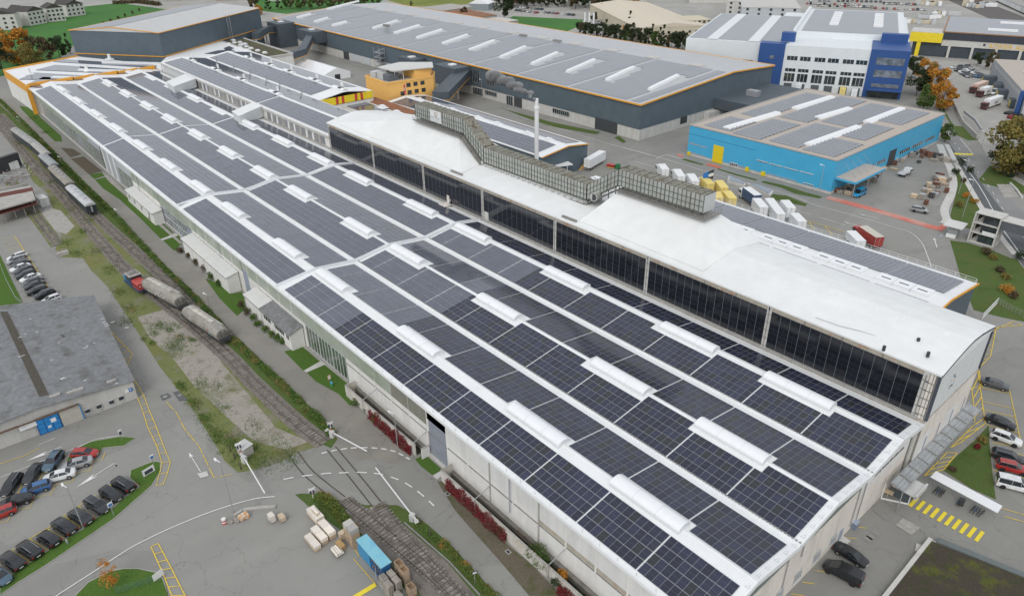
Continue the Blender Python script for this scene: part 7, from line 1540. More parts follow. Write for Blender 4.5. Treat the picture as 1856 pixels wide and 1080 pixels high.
for i, (x_, y_) in enumerate(((418, 818), (426, 832), (437, 850), (762, 950), (780, 970))):
 p = gz(x_, y_); mb = MB(); mb.tube((p.x, p.y, 0), (p.x, p.y, 1.3), .12, n=6); solo('wooden_post', mb, BARK, f'dark stub post beside the crossing, {ordn[i]} counted from the left', 'post', 'dark posts at the crossing', at=(p.x, p.y, 0))
# TIMBER YARD
g = Zm(560, 920, 9.28); b6 = Zm(464, 810, 4)
def bstack(label, c, size, rows, m, an=0.0, nx=2, ny=1):
 """a bundle of wrapped boards: layers of packs, gaps between"""
 t = thing('timber_stack', label, 'timber stack', (c[0], c[1], 0), an, 'wrapped timber stacks'); lx, ly, lz = size
 for k in range(rows):
  for i in range(nx):
   for j in range(ny):
    mb = MB(); x = -lx/2+lx*(i+.5)/nx; y = -ly/2+ly*(j+.5)/ny; h_ = lz/rows; mb.box(x-lx/nx/2+.01, y-ly/ny/2+.01, k*h_+.12, x+lx/nx/2-.01, y+ly/ny/2-.01, (k+1)*h_+.10); part('pack', mb, m if k else mat('raw_board_pack', (.52, .40, .28), .8, .12, 2, obj=True), t, False)
 mb = MB()
 for x in (-lx*.4, 0, lx*.4): mb.box(x-.05, -ly/2, 0, x+.05, ly/2, .11)
 part('bearers', mb, TIE, t, False); return t
for (c_, lb, sz, rw) in ((b6(412, 690), 'cream wrapped timber stack nearest the open yard', (3.0, 1.0, .9), 2), (b6(462, 645), 'cream wrapped timber stack between the other two', (3.1, 1.05, 1.2), 2), (b6(517, 605), 'cream wrapped timber stack beside the tall crates, brown base', (3.2, 1.1, 1.3), 2), (b6(433, 500), 'stepped timber stack furthest from the blue cabinet', (3.0, 1.3, 1.2), 3)):
 p = gz(*c_, .5); bstack(lb, (p.x, p.y), sz, rw, FOILW, .04)
p = gz(*b6(430, 470), 1.4); bstack('short boards lying on top of the stepped timber stack', (p.x, p.y), (1.6, .4, .45), 2, FOILW, .04).location.z = 1.25
def crate(label, c, size, z0_, m, an=.04, open_=False, group='wooden crates', cat='crate', slats=True):
 t = thing('crate', label, cat, (c[0], c[1], z0_), an, group); lx, ly, lz = size; mb = MB()
 if open_:
  for a in ((-lx/2, -ly/2, lx/2, -ly/2+.06), (-lx/2, ly/2-.06, lx/2, ly/2), (-lx/2, -ly/2+.06, -lx/2+.06, ly/2-.06), (lx/2-.06, -ly/2+.06, lx/2, ly/2-.06)): mb.box(a[0], a[1], .1, a[2], a[3], lz)
  mb.box(-lx/2+.06, -ly/2+.06, .1, lx/2-.06, ly/2-.06, .16)
 else: mb.box(-lx/2, -ly/2, .1, lx/2, ly/2, lz)
 part('body', mb, m, t, False); mb = MB()
 for x in (-lx/2+.05, 0, lx/2-.05): mb.box(x-.05, -ly/2-.03, 0, x+.05, ly/2+.03, .1)
 for x in (-lx/2+.05, lx/2-.05):
  for s_ in (-1, 1): mb.box(x-.05, s_*ly/2-.025, .1, x+.05, s_*ly/2+.025, lz)
 part('battens', mb, WOODP, t, False); return t
tw = gz(*g(745, 560)); twc = gz(*g(770, 690)); cx_, cy_ = twc.x-1.0, twc.y+.35
for k in range(4):
 for i in range(2):
  crate(f'wooden crate in the tower by the blue cabinet, {ordn[k]} layer up, {"left" if i else "right"} column'.replace('left', 'far').replace('right', 'near'), (cx_-i*1.15+.4, cy_+.1), (1.1, 1.25, .85), k*.87, mat('crate_wood', (.42, .31, .21), .85, .15, 2, obj=True) if k < 3 else mat('grey_foam_blocks', (.45, .44, .42), .8, .05, 2, obj=True))
p = gz(*g(600, 520)); crate('ochre crate leaning by the crate tower', (cx_-1.9, cy_-.6), (.8, .9, 1.2), 0, WOODL);
p = gz(*g(530, 640), .3); crate('single ochre crate in front of the tower', (p.x, p.y), (1.5, .8, .8), 0, mat('ochre_crate_wood', (.50, .33, .15), .8, .12, 2, obj=True))
for c_, lb, m_, wp in ((b6(188, 515), 'ochre cardboard crate on a pallet near the white wrapped one', WOODL, 0), (b6(115, 520), 'crate with white wrapped top standing alone in the yard', FOILW, 1)):
 p = gz(*c_, .4); crate(lb, (p.x, p.y), (1.2, .8, .8), .12, m_);
 if wp: mb = MB(); mb.obox((p.x, p.y, .95), (1.1, .75, .35), .04); solo('wrapped_bundle', mb, FOILW, 'white wrapped bundle lying on the lone crate', 'bundle', at=(p.x, p.y, .95))
p = gz(*g(490, 730), .5); rt_ = thing('roll_stand', 'stand with a bundle of white pipes in front of the ochre crate', 'pipe rack', (p.x, p.y, 0));
for k in range(7): mb = MB(); mb.tube((p.x-.9, p.y-.5+(k % 4)*.3, .55+(k//4)*.27), (p.x+.8, p.y-.5+(k % 4)*.3, .55+(k//4)*.27), .14, n=8); part('pipe', mb, FOILW, rt_)
mb = MB()
for s_ in (-.6, .6): mb.bar((p.x+s_, p.y-.6, .3), (p.x+s_, p.y+.6, .3), .12); mb.bar((p.x+s_, p.y-.5, 0), (p.x+s_, p.y-.5, .4), .1); mb.bar((p.x+s_, p.y+.5, 0), (p.x+s_, p.y+.5, .4), .1)
part('trestle', mb, WOODP, rt_)
bc = thing('blue_storage_cabinet', 'blue corrugated storage cabinet with open racks of logs, beside the tracks', 'container', (-43.9, -18.7, 0)); BL = mat('cabinet_blue', (.05, .27, .50), .5, .08, .8, rib=(0, .25, .2)); BLT = mat('cabinet_roof_blue', (.22, .50, .60), .5, .08, .8, c2=(.12, .38, .55), f2=(.5, .7), s2=.4)
mb = MB(); mb.box(-43.9, -18.7, .1, -40.8, -17.2, 2.75); part('closed_half', mb, BL, bc); mb = MB(); mb.box(-44, -18.8, 2.75, -37.5, -17.1, 2.85); part('roof', mb, BLT, bc)
mb = MB(); mb.box(-40.8, -17.3, .1, -37.6, -17.2, 2.75); mb.box(-37.7, -18.7, .1, -37.6, -17.2, 2.75); mb.box(-40.8, -18.7, .1, -37.6, -17.2, .2); mb.box(-40.8, -18.7, 1.4, -37.6, -17.2, 1.5); part('open_half', mb, mat('cabinet_dark_blue', (.03, .12, .30), .5, .08, 1), bc)
for k in range(10):
 mb = MB(); x = -40.5+(k % 5)*.58; zz_ = .35 if k < 5 else 1.65; mb.tube((x, -18.5, zz_), (x, -17.5, zz_), .2, n=8); part('log', mb, mat('split_log', (.25, .17, .09), .9, .3, 2, obj=True), bc)
hh = Zm(640, 970, 9.28)
PSTK = ['corner-side', 'bottom-side', 'cabinet-side', 'middle', 'low']
for ci, (x_, y_) in enumerate(((-36.6, -19.0), (-35.3, -19.1), (-36.5, -17.9), (-35.2, -17.95), (-33.9, -18.6))):
 for k in range(14 if ci < 4 else 7):
  t = thing('wooden_pallet', f'weathered wooden pallet, {ORD(k)} from the ground in the {PSTK[ci]} stack behind the mesh fence', 'pallet', (x_, y_, k*.16), R.uniform(-.04, .04)+.03, 'pallets behind the mesh fence')
  if ci == 0 and k == 0:
   b1 = MB(); b1.box(-.6, -.4, .13, .6, -.28, .15);
   for j in range(1, 6): b1.box(-.6, -.4+j*.136, .13, .6, -.4+j*.136+.10, .15)
   top_me = b1.mesh('deck_boards', WOODP); b1 = MB()
   for yy in (-.35, 0, .35): b1.box(-.6, yy-.05, 0, .6, yy+.05, .13)
   bot_me = b1.mesh('runners', WOODP)
  for nm, me in (('deck_boards', top_me), ('runners', bot_me)): o = bpy.data.objects.new(nm, me); COL.objects.link(o); o.parent = t
for i, (x_, y_, h_, lb) in enumerate(((-37.0, -16.3, 3, 'top open box pallet next to the blue cabinet'), (-35.7, -16.4, 3, 'open box pallet tower holding dark planks'), (-33.4, -16.9, 2, 'open box pallet tower nearest the picture bottom'), (-32.2, -17.6, 1, 'single grey open box pallet at the picture bottom'))):
 for k in range(h_): crate(lb+f', {ordn[k]} box from the ground', (x_, y_), (1.2, .9, .85), k*.87, mat('crate_wood', (.42, .31, .21)) if i != 3 else WOODP, .03, True, 'box pallets behind the mesh fence')
mf = thing('mesh_fence', 'blue-grey wire mesh fence folded around the pallet stacks', 'fence', tuple(gz(*hh(395, 650)))); pts = [gz(*hh(*p_)) for p_ in ((390, 640), (410, 880), (520, 1040))]; mb = MB()
for a, b in zip(pts, pts[1:]):
 n = int((b-a).length/.35)
 for k in range(n+1): c_ = a.lerp(b, k/n); mb.bar((c_.x, c_.y, 0), (c_.x, c_.y, 1.8), .02)
 for h_ in (.3, .7, 1.1, 1.5, 1.8): mb.bar((a.x, a.y, h_), (b.x, b.y, h_), .02 if h_ < 1.7 else .05)
part('mesh', mb, STEEL, mf)
mf2 = thing('mesh_fence', 'green-grey wire fence between the pallets and the turnout track', 'fence', tuple(gz(*hh(760, 470)))); pts = [gz(*hh(*p_)) for p_ in ((760, 480), (970, 690), (1150, 880), (1370, 1060))]; mb = MB()
for a, b in zip(pts, pts[1:]):
 n = max(2, int((b-a).length/.3))
 for k in range(n+1): c_ = a.lerp(b, k/n); mb.bar((c_.x, c_.y, 0), (c_.x, c_.y, 1.7), .05 if k == 0 else .015)
 for h_ in (.2, .6, 1.0, 1.4, 1.7): mb.bar((a.x, a.y, h_), (b.x, b.y, h_), .025)
part('mesh', mb, PIPE, mf2)
for c_, lb in (((417, 945), 'wooden pallet lying flat beside the red drum'), ((430, 943), 'wooden pallet next to the bagged cement')):
 p = gz(*c_); t = thing('wooden_pallet', lb, 'pallet', (p.x, p.y, .07), .5)
 for nm, me in (('deck_boards', top_me), ('runners', bot_me)): o = bpy.data.objects.new(nm, me); COL.objects.link(o); o.parent = t
p = gz(407, 948); dr_ = thing('red_drum', 'red and white striped warning drum on the yard edge', 'drum', tuple(p))
for k in range(4): mb = MB(); mb.tube((p.x, p.y, k*.24), (p.x, p.y, k*.24+.24), .32, n=12); part('band', mb, REDP if k % 2 == 0 else sw_, dr_)
p = gz(444, 938); t = thing('cement_sacks', 'pile of white and orange sacks beside the pallets', 'sacks', tuple(p))
for k in range(6): mb = MB(); mb.obox((p.x+R.uniform(-.1, .1), p.y-.6+(k % 3)*.45, .1+(k//3)*.3), (1.0, .42, .3), .1); part('sack', mb, mat('sack_mixed', (.62, .52, .42), .7, .1, 4, c2=(.60, .28, .08), f2=(.5, .6), s2=1.5), t)
mb = MB(); pts = [gz(*q_) for q_ in ((425, 935), (440, 925), (470, 921), (500, 919))]
for a, b in zip(pts, pts[1:]): mb.bar((a.x, a.y, .15), (b.x, b.y, .15), .5, .3)
solo('stone_border', mb, CONC, kind='structure')
sap = gz(206, 1062)
t = thing('tree', 'small bright orange sapling on the lower grass island', 'tree', (sap.x, sap.y, 0)); part('trunk', trunk_mb(3.6, .07, 31, 6), BARK, t, False); part('crown', crown_mb(4.4, 1.5, 1500, .085, 32, False, .3, 16), LF_B, t, False)
fn = thing('garden_fence', 'green bar fence on the lower grass island', 'fence', tuple(gz(215, 1076))); mb = MB(); a, b = gz(213, 1076), gz(290, 1052)
for h_ in (.3, .6, .9, 1.2): mb.bar((a.x, a.y, h_), (b.x, b.y, h_), .04)
for k in range(5): c_ = a.lerp(b, k/4); mb.bar((c_.x, c_.y, 0), (c_.x, c_.y, 1.3), .07)
part('rails', mb, mat('fence_green', (.08, .18, .12), .6, .1, 1), fn)
# LEFT GREY WORKSHOP
ws = thing('workshop', 'pale metal workshop with old grey fibre-cement roof and blue sliding door', 'workshop', (-103, -31, 0))
A0 = gz(248, 722); A1 = gz(38, 800); H_ = 3.9
xa = -103.2; ya = -30.8; back = gz(163, 532, H_+.8)
fl = [(xa, ya), (xa-.6, -62), (-150, -60), (back.x, back.y+.4)]
zc_ = H_
mb = MB(); mb.prism(fl, 0, zc_); part('wall', mb, mat('ribbed_pale_metal', (.52, .51, .48), .7, .08, .6, rib=(1, .35, .12), grime=.35), ws)
mb = MB(); yr = -46.5
mb.hexa([(xa+.4, ya+.3, zc_), (xa-.2+.4, yr, zc_+1.4), (-150, yr, zc_+1.4), (back.x-.3, back.y+.7, zc_)], [(xa+.4, ya+.3, zc_+.12), (xa+.2, yr, zc_+1.55), (-150, yr, zc_+1.55), (back.x-.3, back.y+.7, zc_+.12)]); part('roof', mb, ROOFG, ws)
mb = MB(); mb.hexa([(xa+.2, yr, zc_+1.4), (xa-.2, -62, zc_+.2), (-150, -62, zc_+.2), (-150, yr, zc_+1.4)], [(xa+.2, yr, zc_+1.55), (xa-.2, -62, zc_+.35), (-150, -62, zc_+.35), (-150, yr, zc_+1.55)]); part('roof', mb, ROOFG, ws)
mb = MB(); mb.add([(xa, ya, zc_), (xa-.3, yr, zc_+1.4), (xa-.6, -62, zc_+.2), (xa-.6, -62, zc_-.05)], ((0, 1, 2, 3),)); part('gable', mb, mat('ribbed_pale_metal', (.52, .51, .48)), ws)
def rfp(px, py):   # point on the near roof slope
 zz_ = 4.8
 for _ in range(6): p = gz(px, py, zz_); zz_ = zc_+.14+min(1, max(0, (ya-p.y)/(ya-yr)))*1.42
 return p
qz = Zm(0, 540, 4)
for pts_ in ([(0, 100), (55, 98), (355, 700), (285, 715)], [(310, 48), (375, 40), (520, 270), (455, 288)]):
 pp = [rfp(*qz(*v_)) for v_ in pts_]; mb = MB(); mb.add([(v_.x, v_.y, v_.z+.04) for v_ in pp], ((3, 2, 1, 0),)); o_ = part('roof_strip', mb, ROOFD, ws)
mb = MB();
for (x_, y_) in ((810, 608), (525, 684), (400, 712), (570, 672)): p_ = rfp(*qz(x_, y_)); mb.obox((p_.x, p_.y, p_.z), (.5, 1.6, .35), 0)
part('roof_box', mb, CONC, ws)
mb = MB(); rr = random.Random(9)
for k in range(26): p_ = rfp(*qz(rr.uniform(60, 850), rr.uniform(150, 620))); mb.obox((p_.x, p_.y, p_.z+.03), (.12, rr.uniform(.3, 1.2), .03), 0)
part('repair_patches', mb, WHITE, ws)
XF_ = xa+.02
def wsf(name, a, b, m, off=.05):
 A = gx(*qz(*a), XF_+off); B = gx(*qz(*b), XF_+off); y0_, y1_ = sorted((A.y, B.y)); z0_, z1_ = sorted((A.z, B.z)); mb = MB(); mb.box(XF_-.25, y0_, max(0, z0_), XF_+off, y1_, z1_); return part(name, mb, m, ws)
BD = mat('bright_blue_door', (.03, .22, .52), .5, .06, 1.5)
dA = gx(*qz(300, 1000), XF_); dB = gx(*qz(460, 945), XF_); zt_ = gx(*qz(268, 885), XF_).z
for i in range(3):
 for k in range(3):
  y0_ = dA.y+(dB.y-dA.y)*i/3; y1_ = dA.y+(dB.y-dA.y)*(i+1)/3; z0_ = .1+(zt_-.1)*k/3; z1_ = .1+(zt_-.1)*(k+1)/3; mb = MB(); mb.box(XF_-.1, y0_+.06, z0_+.05, XF_+.14, y1_-.06, z1_-.05); part('door_panel', mb, BD, ws)
mb = MB(); mb.box(XF_-.1, dA.y-.1, 0, XF_+.09, dB.y+.1, zt_+.1); part('sliding_door', mb, mat('deep_blue_door', (.02, .09, .28), .5, .06, 1), ws)
mb = MB(); mb.box(XF_+.14, dB.y-1.3, zt_*.55, XF_+.17, dB.y-.5, zt_*.8); part('door_sign', mb, sw_, ws); mb = MB(); mb.box(XF_+.14, dA.y+1.4, zt_*.28, XF_+.17, dA.y+1.9, zt_*.42); part('door_sticker', mb, sw_, ws)
mb = MB(); mb.box(XF_-.1, dB.y+.2, 0, XF_+.06, dB.y+3.4, zt_); part('ribbed_gate', mb, mat('beige_metal_gate', (.46, .44, .38), .7, .08, 1, rib=(1, .35, .2)), ws); mb = MB(); mb.box(XF_+.06, dB.y+3.4, 0, XF_+.14, dB.y+3.55, zt_+.1); part('blue_post', mb, BD, ws)
mb = MB(); mb.bar((XF_+.2, dA.y-6, zt_+.25), (XF_+.2, dB.y+3.4, zt_+.25), .2, .3); part('door_rail', mb, mat('rusty_steel', (.16, .11, .08)), ws)
for v_ in ((635, 818), (717, 786), (808, 754), (878, 725)):
 c_ = gx(*qz(*v_), XF_); mb = MB(); mb.box(XF_-.05, c_.y-.38, c_.z-.38, XF_+.08, c_.y+.38, c_.z+.38); w_ = part('window', mb, GLASS, ws); mb = MB(); mb.box(XF_+.0, c_.y-.46, c_.z+.38, XF_+.12, c_.y+.46, c_.z+.48); mb.box(XF_, c_.y-.46, c_.z-.48, XF_+.12, c_.y+.46, c_.z-.38); part('frame', mb, FRAME, w_)
sg_ = thing('shop_sign', 'white company sign board on the pale workshop wall beside the blue door', 'sign', (XF_, dA.y-2, 2.5)); c_ = gx(*qz(200, 920), XF_); mb = MB(); mb.box(XF_+.05, c_.y-1.3, c_.z-.65, XF_+.12, c_.y+1.3, c_.z+.65); part('board', mb, sw_, sg_)
mb = MB()
for k in range(10): mb.box(XF_+.12, c_.y-1.0+k*.2, c_.z+.25, XF_+.14, c_.y-.9+k*.2, c_.z+.37)
for k in range(6): mb.box(XF_+.12, c_.y-1.0+k*.2, c_.z-.15, XF_+.14, c_.y-.9+k*.2, c_.z-.02)
part('lettering', mb, mat('grey_print', (.38, .40, .45)), sg_)
c_ = gx(*qz(932, 668), XF_); s2_ = thing('parking_sign', 'small white and blue parking sign at the workshop corner', 'sign', (XF_, c_.y, c_.z)); mb = MB(); mb.box(XF_+.05, c_.y-.65, c_.z-.35, XF_+.1, c_.y+.0, c_.z+.35); part('plate', mb, sw_, s2_); mb = MB(); mb.box(XF_+.05, c_.y+.0, c_.z-.35, XF_+.1, c_.y+.65, c_.z+.35); pb_ = part('plate', mb, sb_, s2_)
text('P', .62, sw_, s2_, (.12, .32, -.22), (pi/2, 0, pi/2))
p = gz(216, 652); tk = thing('oil_tank', 'grey horizontal tank in the niche of the workshop side wall', 'tank', tuple(p)); mb = MB(); mb.tube((p.x-2.0, p.y-.6, 1.3), (p.x+1.5, p.y-.5, 1.3), 1.0, n=14); part('tank', mb, CONC, tk); mb = MB(); mb.box(p.x-1.5, p.y-1.0, 0, p.x-1.1, p.y, 1.0); mb.box(p.x+.7, p.y-1.0, 0, p.x+1.1, p.y, 1.0); part('saddle', mb, CONC, tk)
mb = MB(); mb.hexa([(p.x-5.4, p.y-2.6, 3.3), (p.x-4.6, p.y-2.6, 3.3), (p.x-4.6, p.y+.4, 3.1), (p.x-5.4, p.y+.4, 3.1)], [(p.x-5.4, p.y-2.6, 3.5), (p.x-4.6, p.y-2.6, 3.5), (p.x-4.6, p.y+.4, 3.3), (p.x-5.4, p.y+.4, 3.3)]); solo('porch_roof', mb, WHITE, 'narrow white porch sheet over the workshop tank niche', 'porch', at=tuple(p))
# LEFT BROWN-ROOFED DEPOT
a, b, c_, d_ = gz(55, 336, 5), gz(62, 357, 5), gz(-20, 380, 5), gz(-20, 350, 5)
bd = thing('depot_shed', 'open shed with brown-red edge panel beside the overgrown siding', 'shed', (a.x, a.y, 0));
mb = MB(); mb.hexa([(a.x, a.y, 4.2), (b.x+1, b.y, 4.2), (c_.x+1, c_.y, 4.2), (d_.x, d_.y, 4.2)], [(a.x, a.y, 4.9), (b.x+1, b.y, 4.6), (c_.x+1, c_.y, 4.6), (d_.x, d_.y, 4.9)]); part('roof', mb, CONC, bd)
mb = MB(); mb.hexa([(b.x+1, b.y, 3.1), (b.x+1.3, b.y, 3.1), (c_.x+1.3, c_.y, 3.1), (c_.x+1, c_.y, 3.1)], [(a.x+3, a.y, 5.2), (a.x+3.3, a.y, 5.2), (d_.x+3.3, d_.y, 5.2), (d_.x+3, d_.y, 5.2)]); part('edge_panel', mb, BRICKR, bd)
mb = MB(); mb.box(a.x-6, c_.y, 0, a.x-5.6, a.y, 4.2);
for k in range(5): mb.tube((b.x, b.y-1-k*2.5, 0), (b.x, b.y-1-k*2.5, 4.2), .15, n=6)
part('wall', mb, CONC, bd)
p = gz(22, 372, 1.2); mb = MB(); mb.box(p.x-4, p.y-7, 0, p.x+3, p.y+1, 1.3); solo('loading_ramp', mb, CONC, 'grey loading ramp under the brown-edged shed', 'ramp', at=tuple(p))
for (x_, y_, s_, lb) in ((77, 364, (4.5, 2.4, 2.6), 'white container standing beside the brown-edged shed'), (22, 298, (5, 3, 2.6), 'pale container behind the scrap pile')):
 p = gz(x_, y_, 1.3); t = thing('container', lb, 'container', (p.x, p.y, 0), .1); mb = MB(); mb.box(-s_[0]/2, -s_[1]/2, .05, s_[0]/2, s_[1]/2, s_[2]); part('body', mb, mat('container_white', (.62, .62, .60), .6, .05, 1, rib=(0, .3, .1), grime=.2), t, False); mb = MB(); mb.box(s_[0]/2, -.03, .2, s_[0]/2+.05, .03, s_[2]-.1); mb.box(s_[0]/2, -s_[1]/2, s_[2]-.15, s_[0]/2+.04, s_[1]/2, s_[2]); part('door_bar', mb, STEEL, t, False)
mb = MB(); rr = random.Random(2); p = gz(18, 325)
for k in range(90): a_ = Vector((p.x+rr.gauss(0, 3.5), p.y+rr.gauss(0, 3.0), rr.uniform(.1, 1.2))); mb.bar(a_, a_+Vector((rr.gauss(0, 1.3), rr.gauss(0, 1.3), rr.uniform(-.2, .5))), rr.uniform(.05, .4), .06)
solo('scrap_heap', mb, mat('scrap_metal', (.42, .42, .42), .6, .4, 1.5, c2=(.25, .15, .11), f2=(.5, .6), s2=.4), 'heap of silvery scrap metal behind the brown-edged shed', 'scrap heap', at=tuple(p))
p = gz(14, 305); mb = MB(); mb.obox((p.x+3, p.y, 0), (1.6, 9, 5.0), .5); solo('dark_wall', mb, DARKM, 'dark upright wall slab behind the scrap heap', 'wall', at=tuple(p))
p = gz(115, 462); bs = thing('buffer_stop', 'small concrete buffer stop at the end of the stub track', 'buffer stop', tuple(p)); mb = MB(); mb.obox((p.x, p.y, 0), (1.2, 2.6, .9), 0); part('block', mb, CONC, bs); mb = MB(); mb.obox((p.x-.7, p.y, .9), (.2, 2.6, .3), 0); part('beam', mb, WOODP, bs)
mb = MB(); pts = [gz(*v_) for v_ in ((0, 478), (12, 510), (30, 545), (50, 560))]
for a, b in zip(pts, pts[1:]):
 mb.bar((a.x, a.y, 1.2), (b.x, b.y, 1.2), .05); mb.bar((a.x, a.y, .6), (b.x, b.y, .6), .03)
 for k in range(6): c_ = a.lerp(b, k/6); mb.bar((c_.x, c_.y, 0), (c_.x, c_.y, 1.25), .05)
solo('wire_fence', mb, STEEL, 'thin wire fence beside the packed car row', 'fence', at=tuple(pts[0]))
sheet('lawn', [(-20, 455), (0, 462), (12, 488), (25, 515), (40, 545), (45, 552), (-20, 565)], z(4), LAWN)
def person(label, at, z0_=0, coat=(.6, .25, .05), legs=(.03, .04, .07), an=0, helmet=None, pose=0.0):
 p = gz(*at, z0_); t = thing('person', label, 'person', (p.x, p.y, z0_), an)
 bm_ = bmesh.new(); sk = [((0, 0, .95), .17), ((0, 0, 1.2), .18), ((0, 0, 1.42), .17), ((0, 0, 1.53), .07), ((.01, 0, 1.66), .105), ((0, .22, 1.42), .08), ((.08, .30, 1.15), .06), ((.22, .28, .95), .05), ((0, -.22, 1.42), .08), ((.05, -.32, 1.14), .06), ((.15, -.30, .92), .05), ((pose, .11, .50), .09), ((pose-.06, .12, .08), .06), ((.08+pose, .12, .04), .05), ((-pose, -.11, .50), .09), ((-pose-.1, -.12, .08), .06), ((.04-pose, -.12, .04), .05)]
 ed = [(0, 1), (1, 2), (2, 3), (3, 4), (2, 5), (5, 6), (6, 7), (2, 8), (8, 9), (9, 10), (0, 11), (11, 12), (12, 13), (0, 14), (14, 15), (15, 16)]
 vs = [bm_.verts.new(c) for c, _ in sk]; [bm_.edges.new((vs[a], vs[b])) for a, b in ed]
 me = bpy.data.meshes.new('body'); lay = bm_.verts.layers.skin.verify(); bm_.verts.ensure_lookup_table()
 for v_, (_, r_) in zip(bm_.verts, sk): v_[lay].radius = (r_, r_); v_[lay].use_root = (v_.index == 0)
 bm_.to_mesh(me); bm_.free(); m, tr, b = nodes('clothing_'+label[:12].replace(' ', '_')); sx = tr.nodes.new('ShaderNodeSeparateXYZ'); tc = tr.nodes.new('ShaderNodeTexCoord'); L(tr, tc.outputs['Object'], sx.inputs[0])
 c_ = mixrgb(tr, ramp(tr, sx.outputs[2], .9, .93), legs, coat); c_ = mixrgb(tr, ramp(tr, sx.outputs[2], 1.52, 1.54), c_, (.45, .27, .19)); c_ = mixrgb(tr, ramp(tr, sx.outputs[2], 1.69, 1.70), c_, helmet or (.05, .03, .02)); L(tr, c_, b.inputs['Base Color']); b.inputs['Roughness'].default_value = .8
 me.materials.append(m); o = bpy.data.objects.new('body', me); COL.objects.link(o); o.parent = t; o.modifiers.new('skin', 'SKIN'); o.modifiers.new('sub', 'SUBSURF').levels = 1; return t
person('person in red-orange workwear at the rear of the last hopper wagon', (420, 625), 0, (.55, .10, .05), (.50, .12, .05), .4, (.7, .2, .05), .1)
person('person in yellow vest in the turquoise hall yard by the pallets', (1602, 333), 0, (.55, .60, .05), an=2)
person('person in dark clothes walking left of two near the turquoise hall front', (1322, 306), 0, (.04, .04, .05), an=3, pose=.15); person('person in grey clothes walking right of two near the turquoise hall front', (1327, 304), 0, (.15, .15, .16), an=3, pose=.12)
for i, (x_, y_, c_) in enumerate(((851, 187, (.05, .12, .07)), (859, 186, (.60, .55, .06)), (868, 188, (.06, .16, .10)), (877, 187, (.04, .04, .05)))): person(f'person on the yard in front of the warehouse, {ordn[i]} of the group of four', (x_, y_), 0, c_, an=i)
person('person walking on the path by the far lawn', (66, 232), 0, (.5, .5, .55), (.10, .12, .2), .3, pose=.1)
person('person in blue standing on the small red lift', (1114, 287), 1.0, (.04, .20, .50), an=1)
# RIGHT GABLE YARD
cn = thing('glass_canopy', 'long steel and glass canopy along the white gable wall', 'canopy', (0, 45, 0)); zc_ = 3.9
for k in range(10):
 y0_ = 45+k*2.9; mb = MB(); mb.hexa([(.05, y0_+.1, zc_+.35), (1.9, y0_+.1, zc_), (1.9, y0_+2.8, zc_), (.05, y0_+2.8, zc_+.35)], [(.05, y0_+.1, zc_+.38), (1.9, y0_+.1, zc_+.03), (1.9, y0_+2.8, zc_+.03), (.05, y0_+2.8, zc_+.38)]); part('pane', mb, mat('frosted_canopy_glass', (.36, .38, .39), .3, .12, .8, c2=(.25, .26, .26), f2=(.5, .7), s2=.6), cn)
 mb = MB(); mb.bar((.05, y0_, zc_+.5), (2.0, y0_, zc_+.12), .13, .16); part('rafter', mb, PIPE, cn)
mb = MB(); mb.bar((.1, 45, zc_+.5), (.1, 74, zc_+.5), .12, .14); mb.bar((2, 45, zc_+.1), (2, 74, zc_+.1), .12, .14); mb.bar((.9, 45, zc_+.3), (.9, 74, zc_+.3), .07); mb.bar((1.4, 45, zc_+.2), (1.4, 74, zc_+.2), .05); part('purlins', mb, STEEL, cn)
for y_ in (45, 59, 73.8): mb = MB(); mb.tube((1.95, y_, 0), (1.95, y_, zc_), .07, n=8); part('post', mb, STEEL, cn)
en = thing('entrance_porch', 'white boxy entrance porch with frosted top at the end of the crossing stripes', 'porch', (1, 47, 0)); f = Zm(1560, 820, 6.243)
mb = MB(); mb.box(.0, 46.2, 3.0, 3.5, 50.0, 3.15); mb.box(3.3, 46.2, 2.6, 3.55, 50.0, 3.5); part('roof', mb, mat('porch_roof', (.58, .58, .57), .5, .08, .8, grime=.3), en); mb = MB(); mb.box(.1, 47.9, 0, 2.3, 48.0, 3.0); mb.box(2.2, 48, 0, 2.3, 49.8, 3.0); part('glass_side', mb, mat('dark_porch_glass', (.10, .12, .13), .1, .1, 1), en)
mb = MB(); mb.bar((-.8, 46, .1), (2.4, 47.8, .1), .12, .2); mb.bar((2.4, 47.8, 0), (2.4, 47.8, 3.1), .14); mb.bar((-.8, 46, 0), (-.8, 46, 3.0), .12); mb.bar((2.4, 49.9, 0), (2.4, 49.9, 3.0), .12); part('frame', mb, WHITE, en)
p = gz(*f(290, 500)); mb = MB(); mb.obox((p.x, p.y+.3, .8), (1.4, .9, .12), .2); mb.tube((p.x, p.y+.3, 0), (p.x, p.y+.3, .8), .08, n=6); solo('round_table', mb, WOODL, 'small wooden table beside the porch frame', 'table', at=tuple(p))
bk = thing('bicycle_shelter', 'bicycle shelter with white corrugated roof beside the triangular lawn', 'bicycle shelter', (2.8, 53.3, 0)); z_b = 2.4
mb = MB(); mb.hexa([(2.8, 53.1, z_b), (12.2, 52.7, z_b), (12.2, 54.4, z_b+.2), (2.9, 54.8, z_b+.2)], [(2.8, 53.1, z_b+.08), (12.2, 52.7, z_b+.08), (12.2, 54.4, z_b+.28), (2.9, 54.8, z_b+.28)]); part('roof', mb, mat('white_corrugated', (.78, .79, .80), .5, .03, 1, rib=(0, .28, .3)), bk)
for x_ in (3.2, 6.2, 9.0, 11.9): mb = MB(); mb.bar((x_, 54.5, 0), (x_, 54.4, z_b+.2), .08); mb.bar((x_, 54.4, 1.5), (x_, 53.1, z_b), .07); part('post', mb, STEEL, bk)
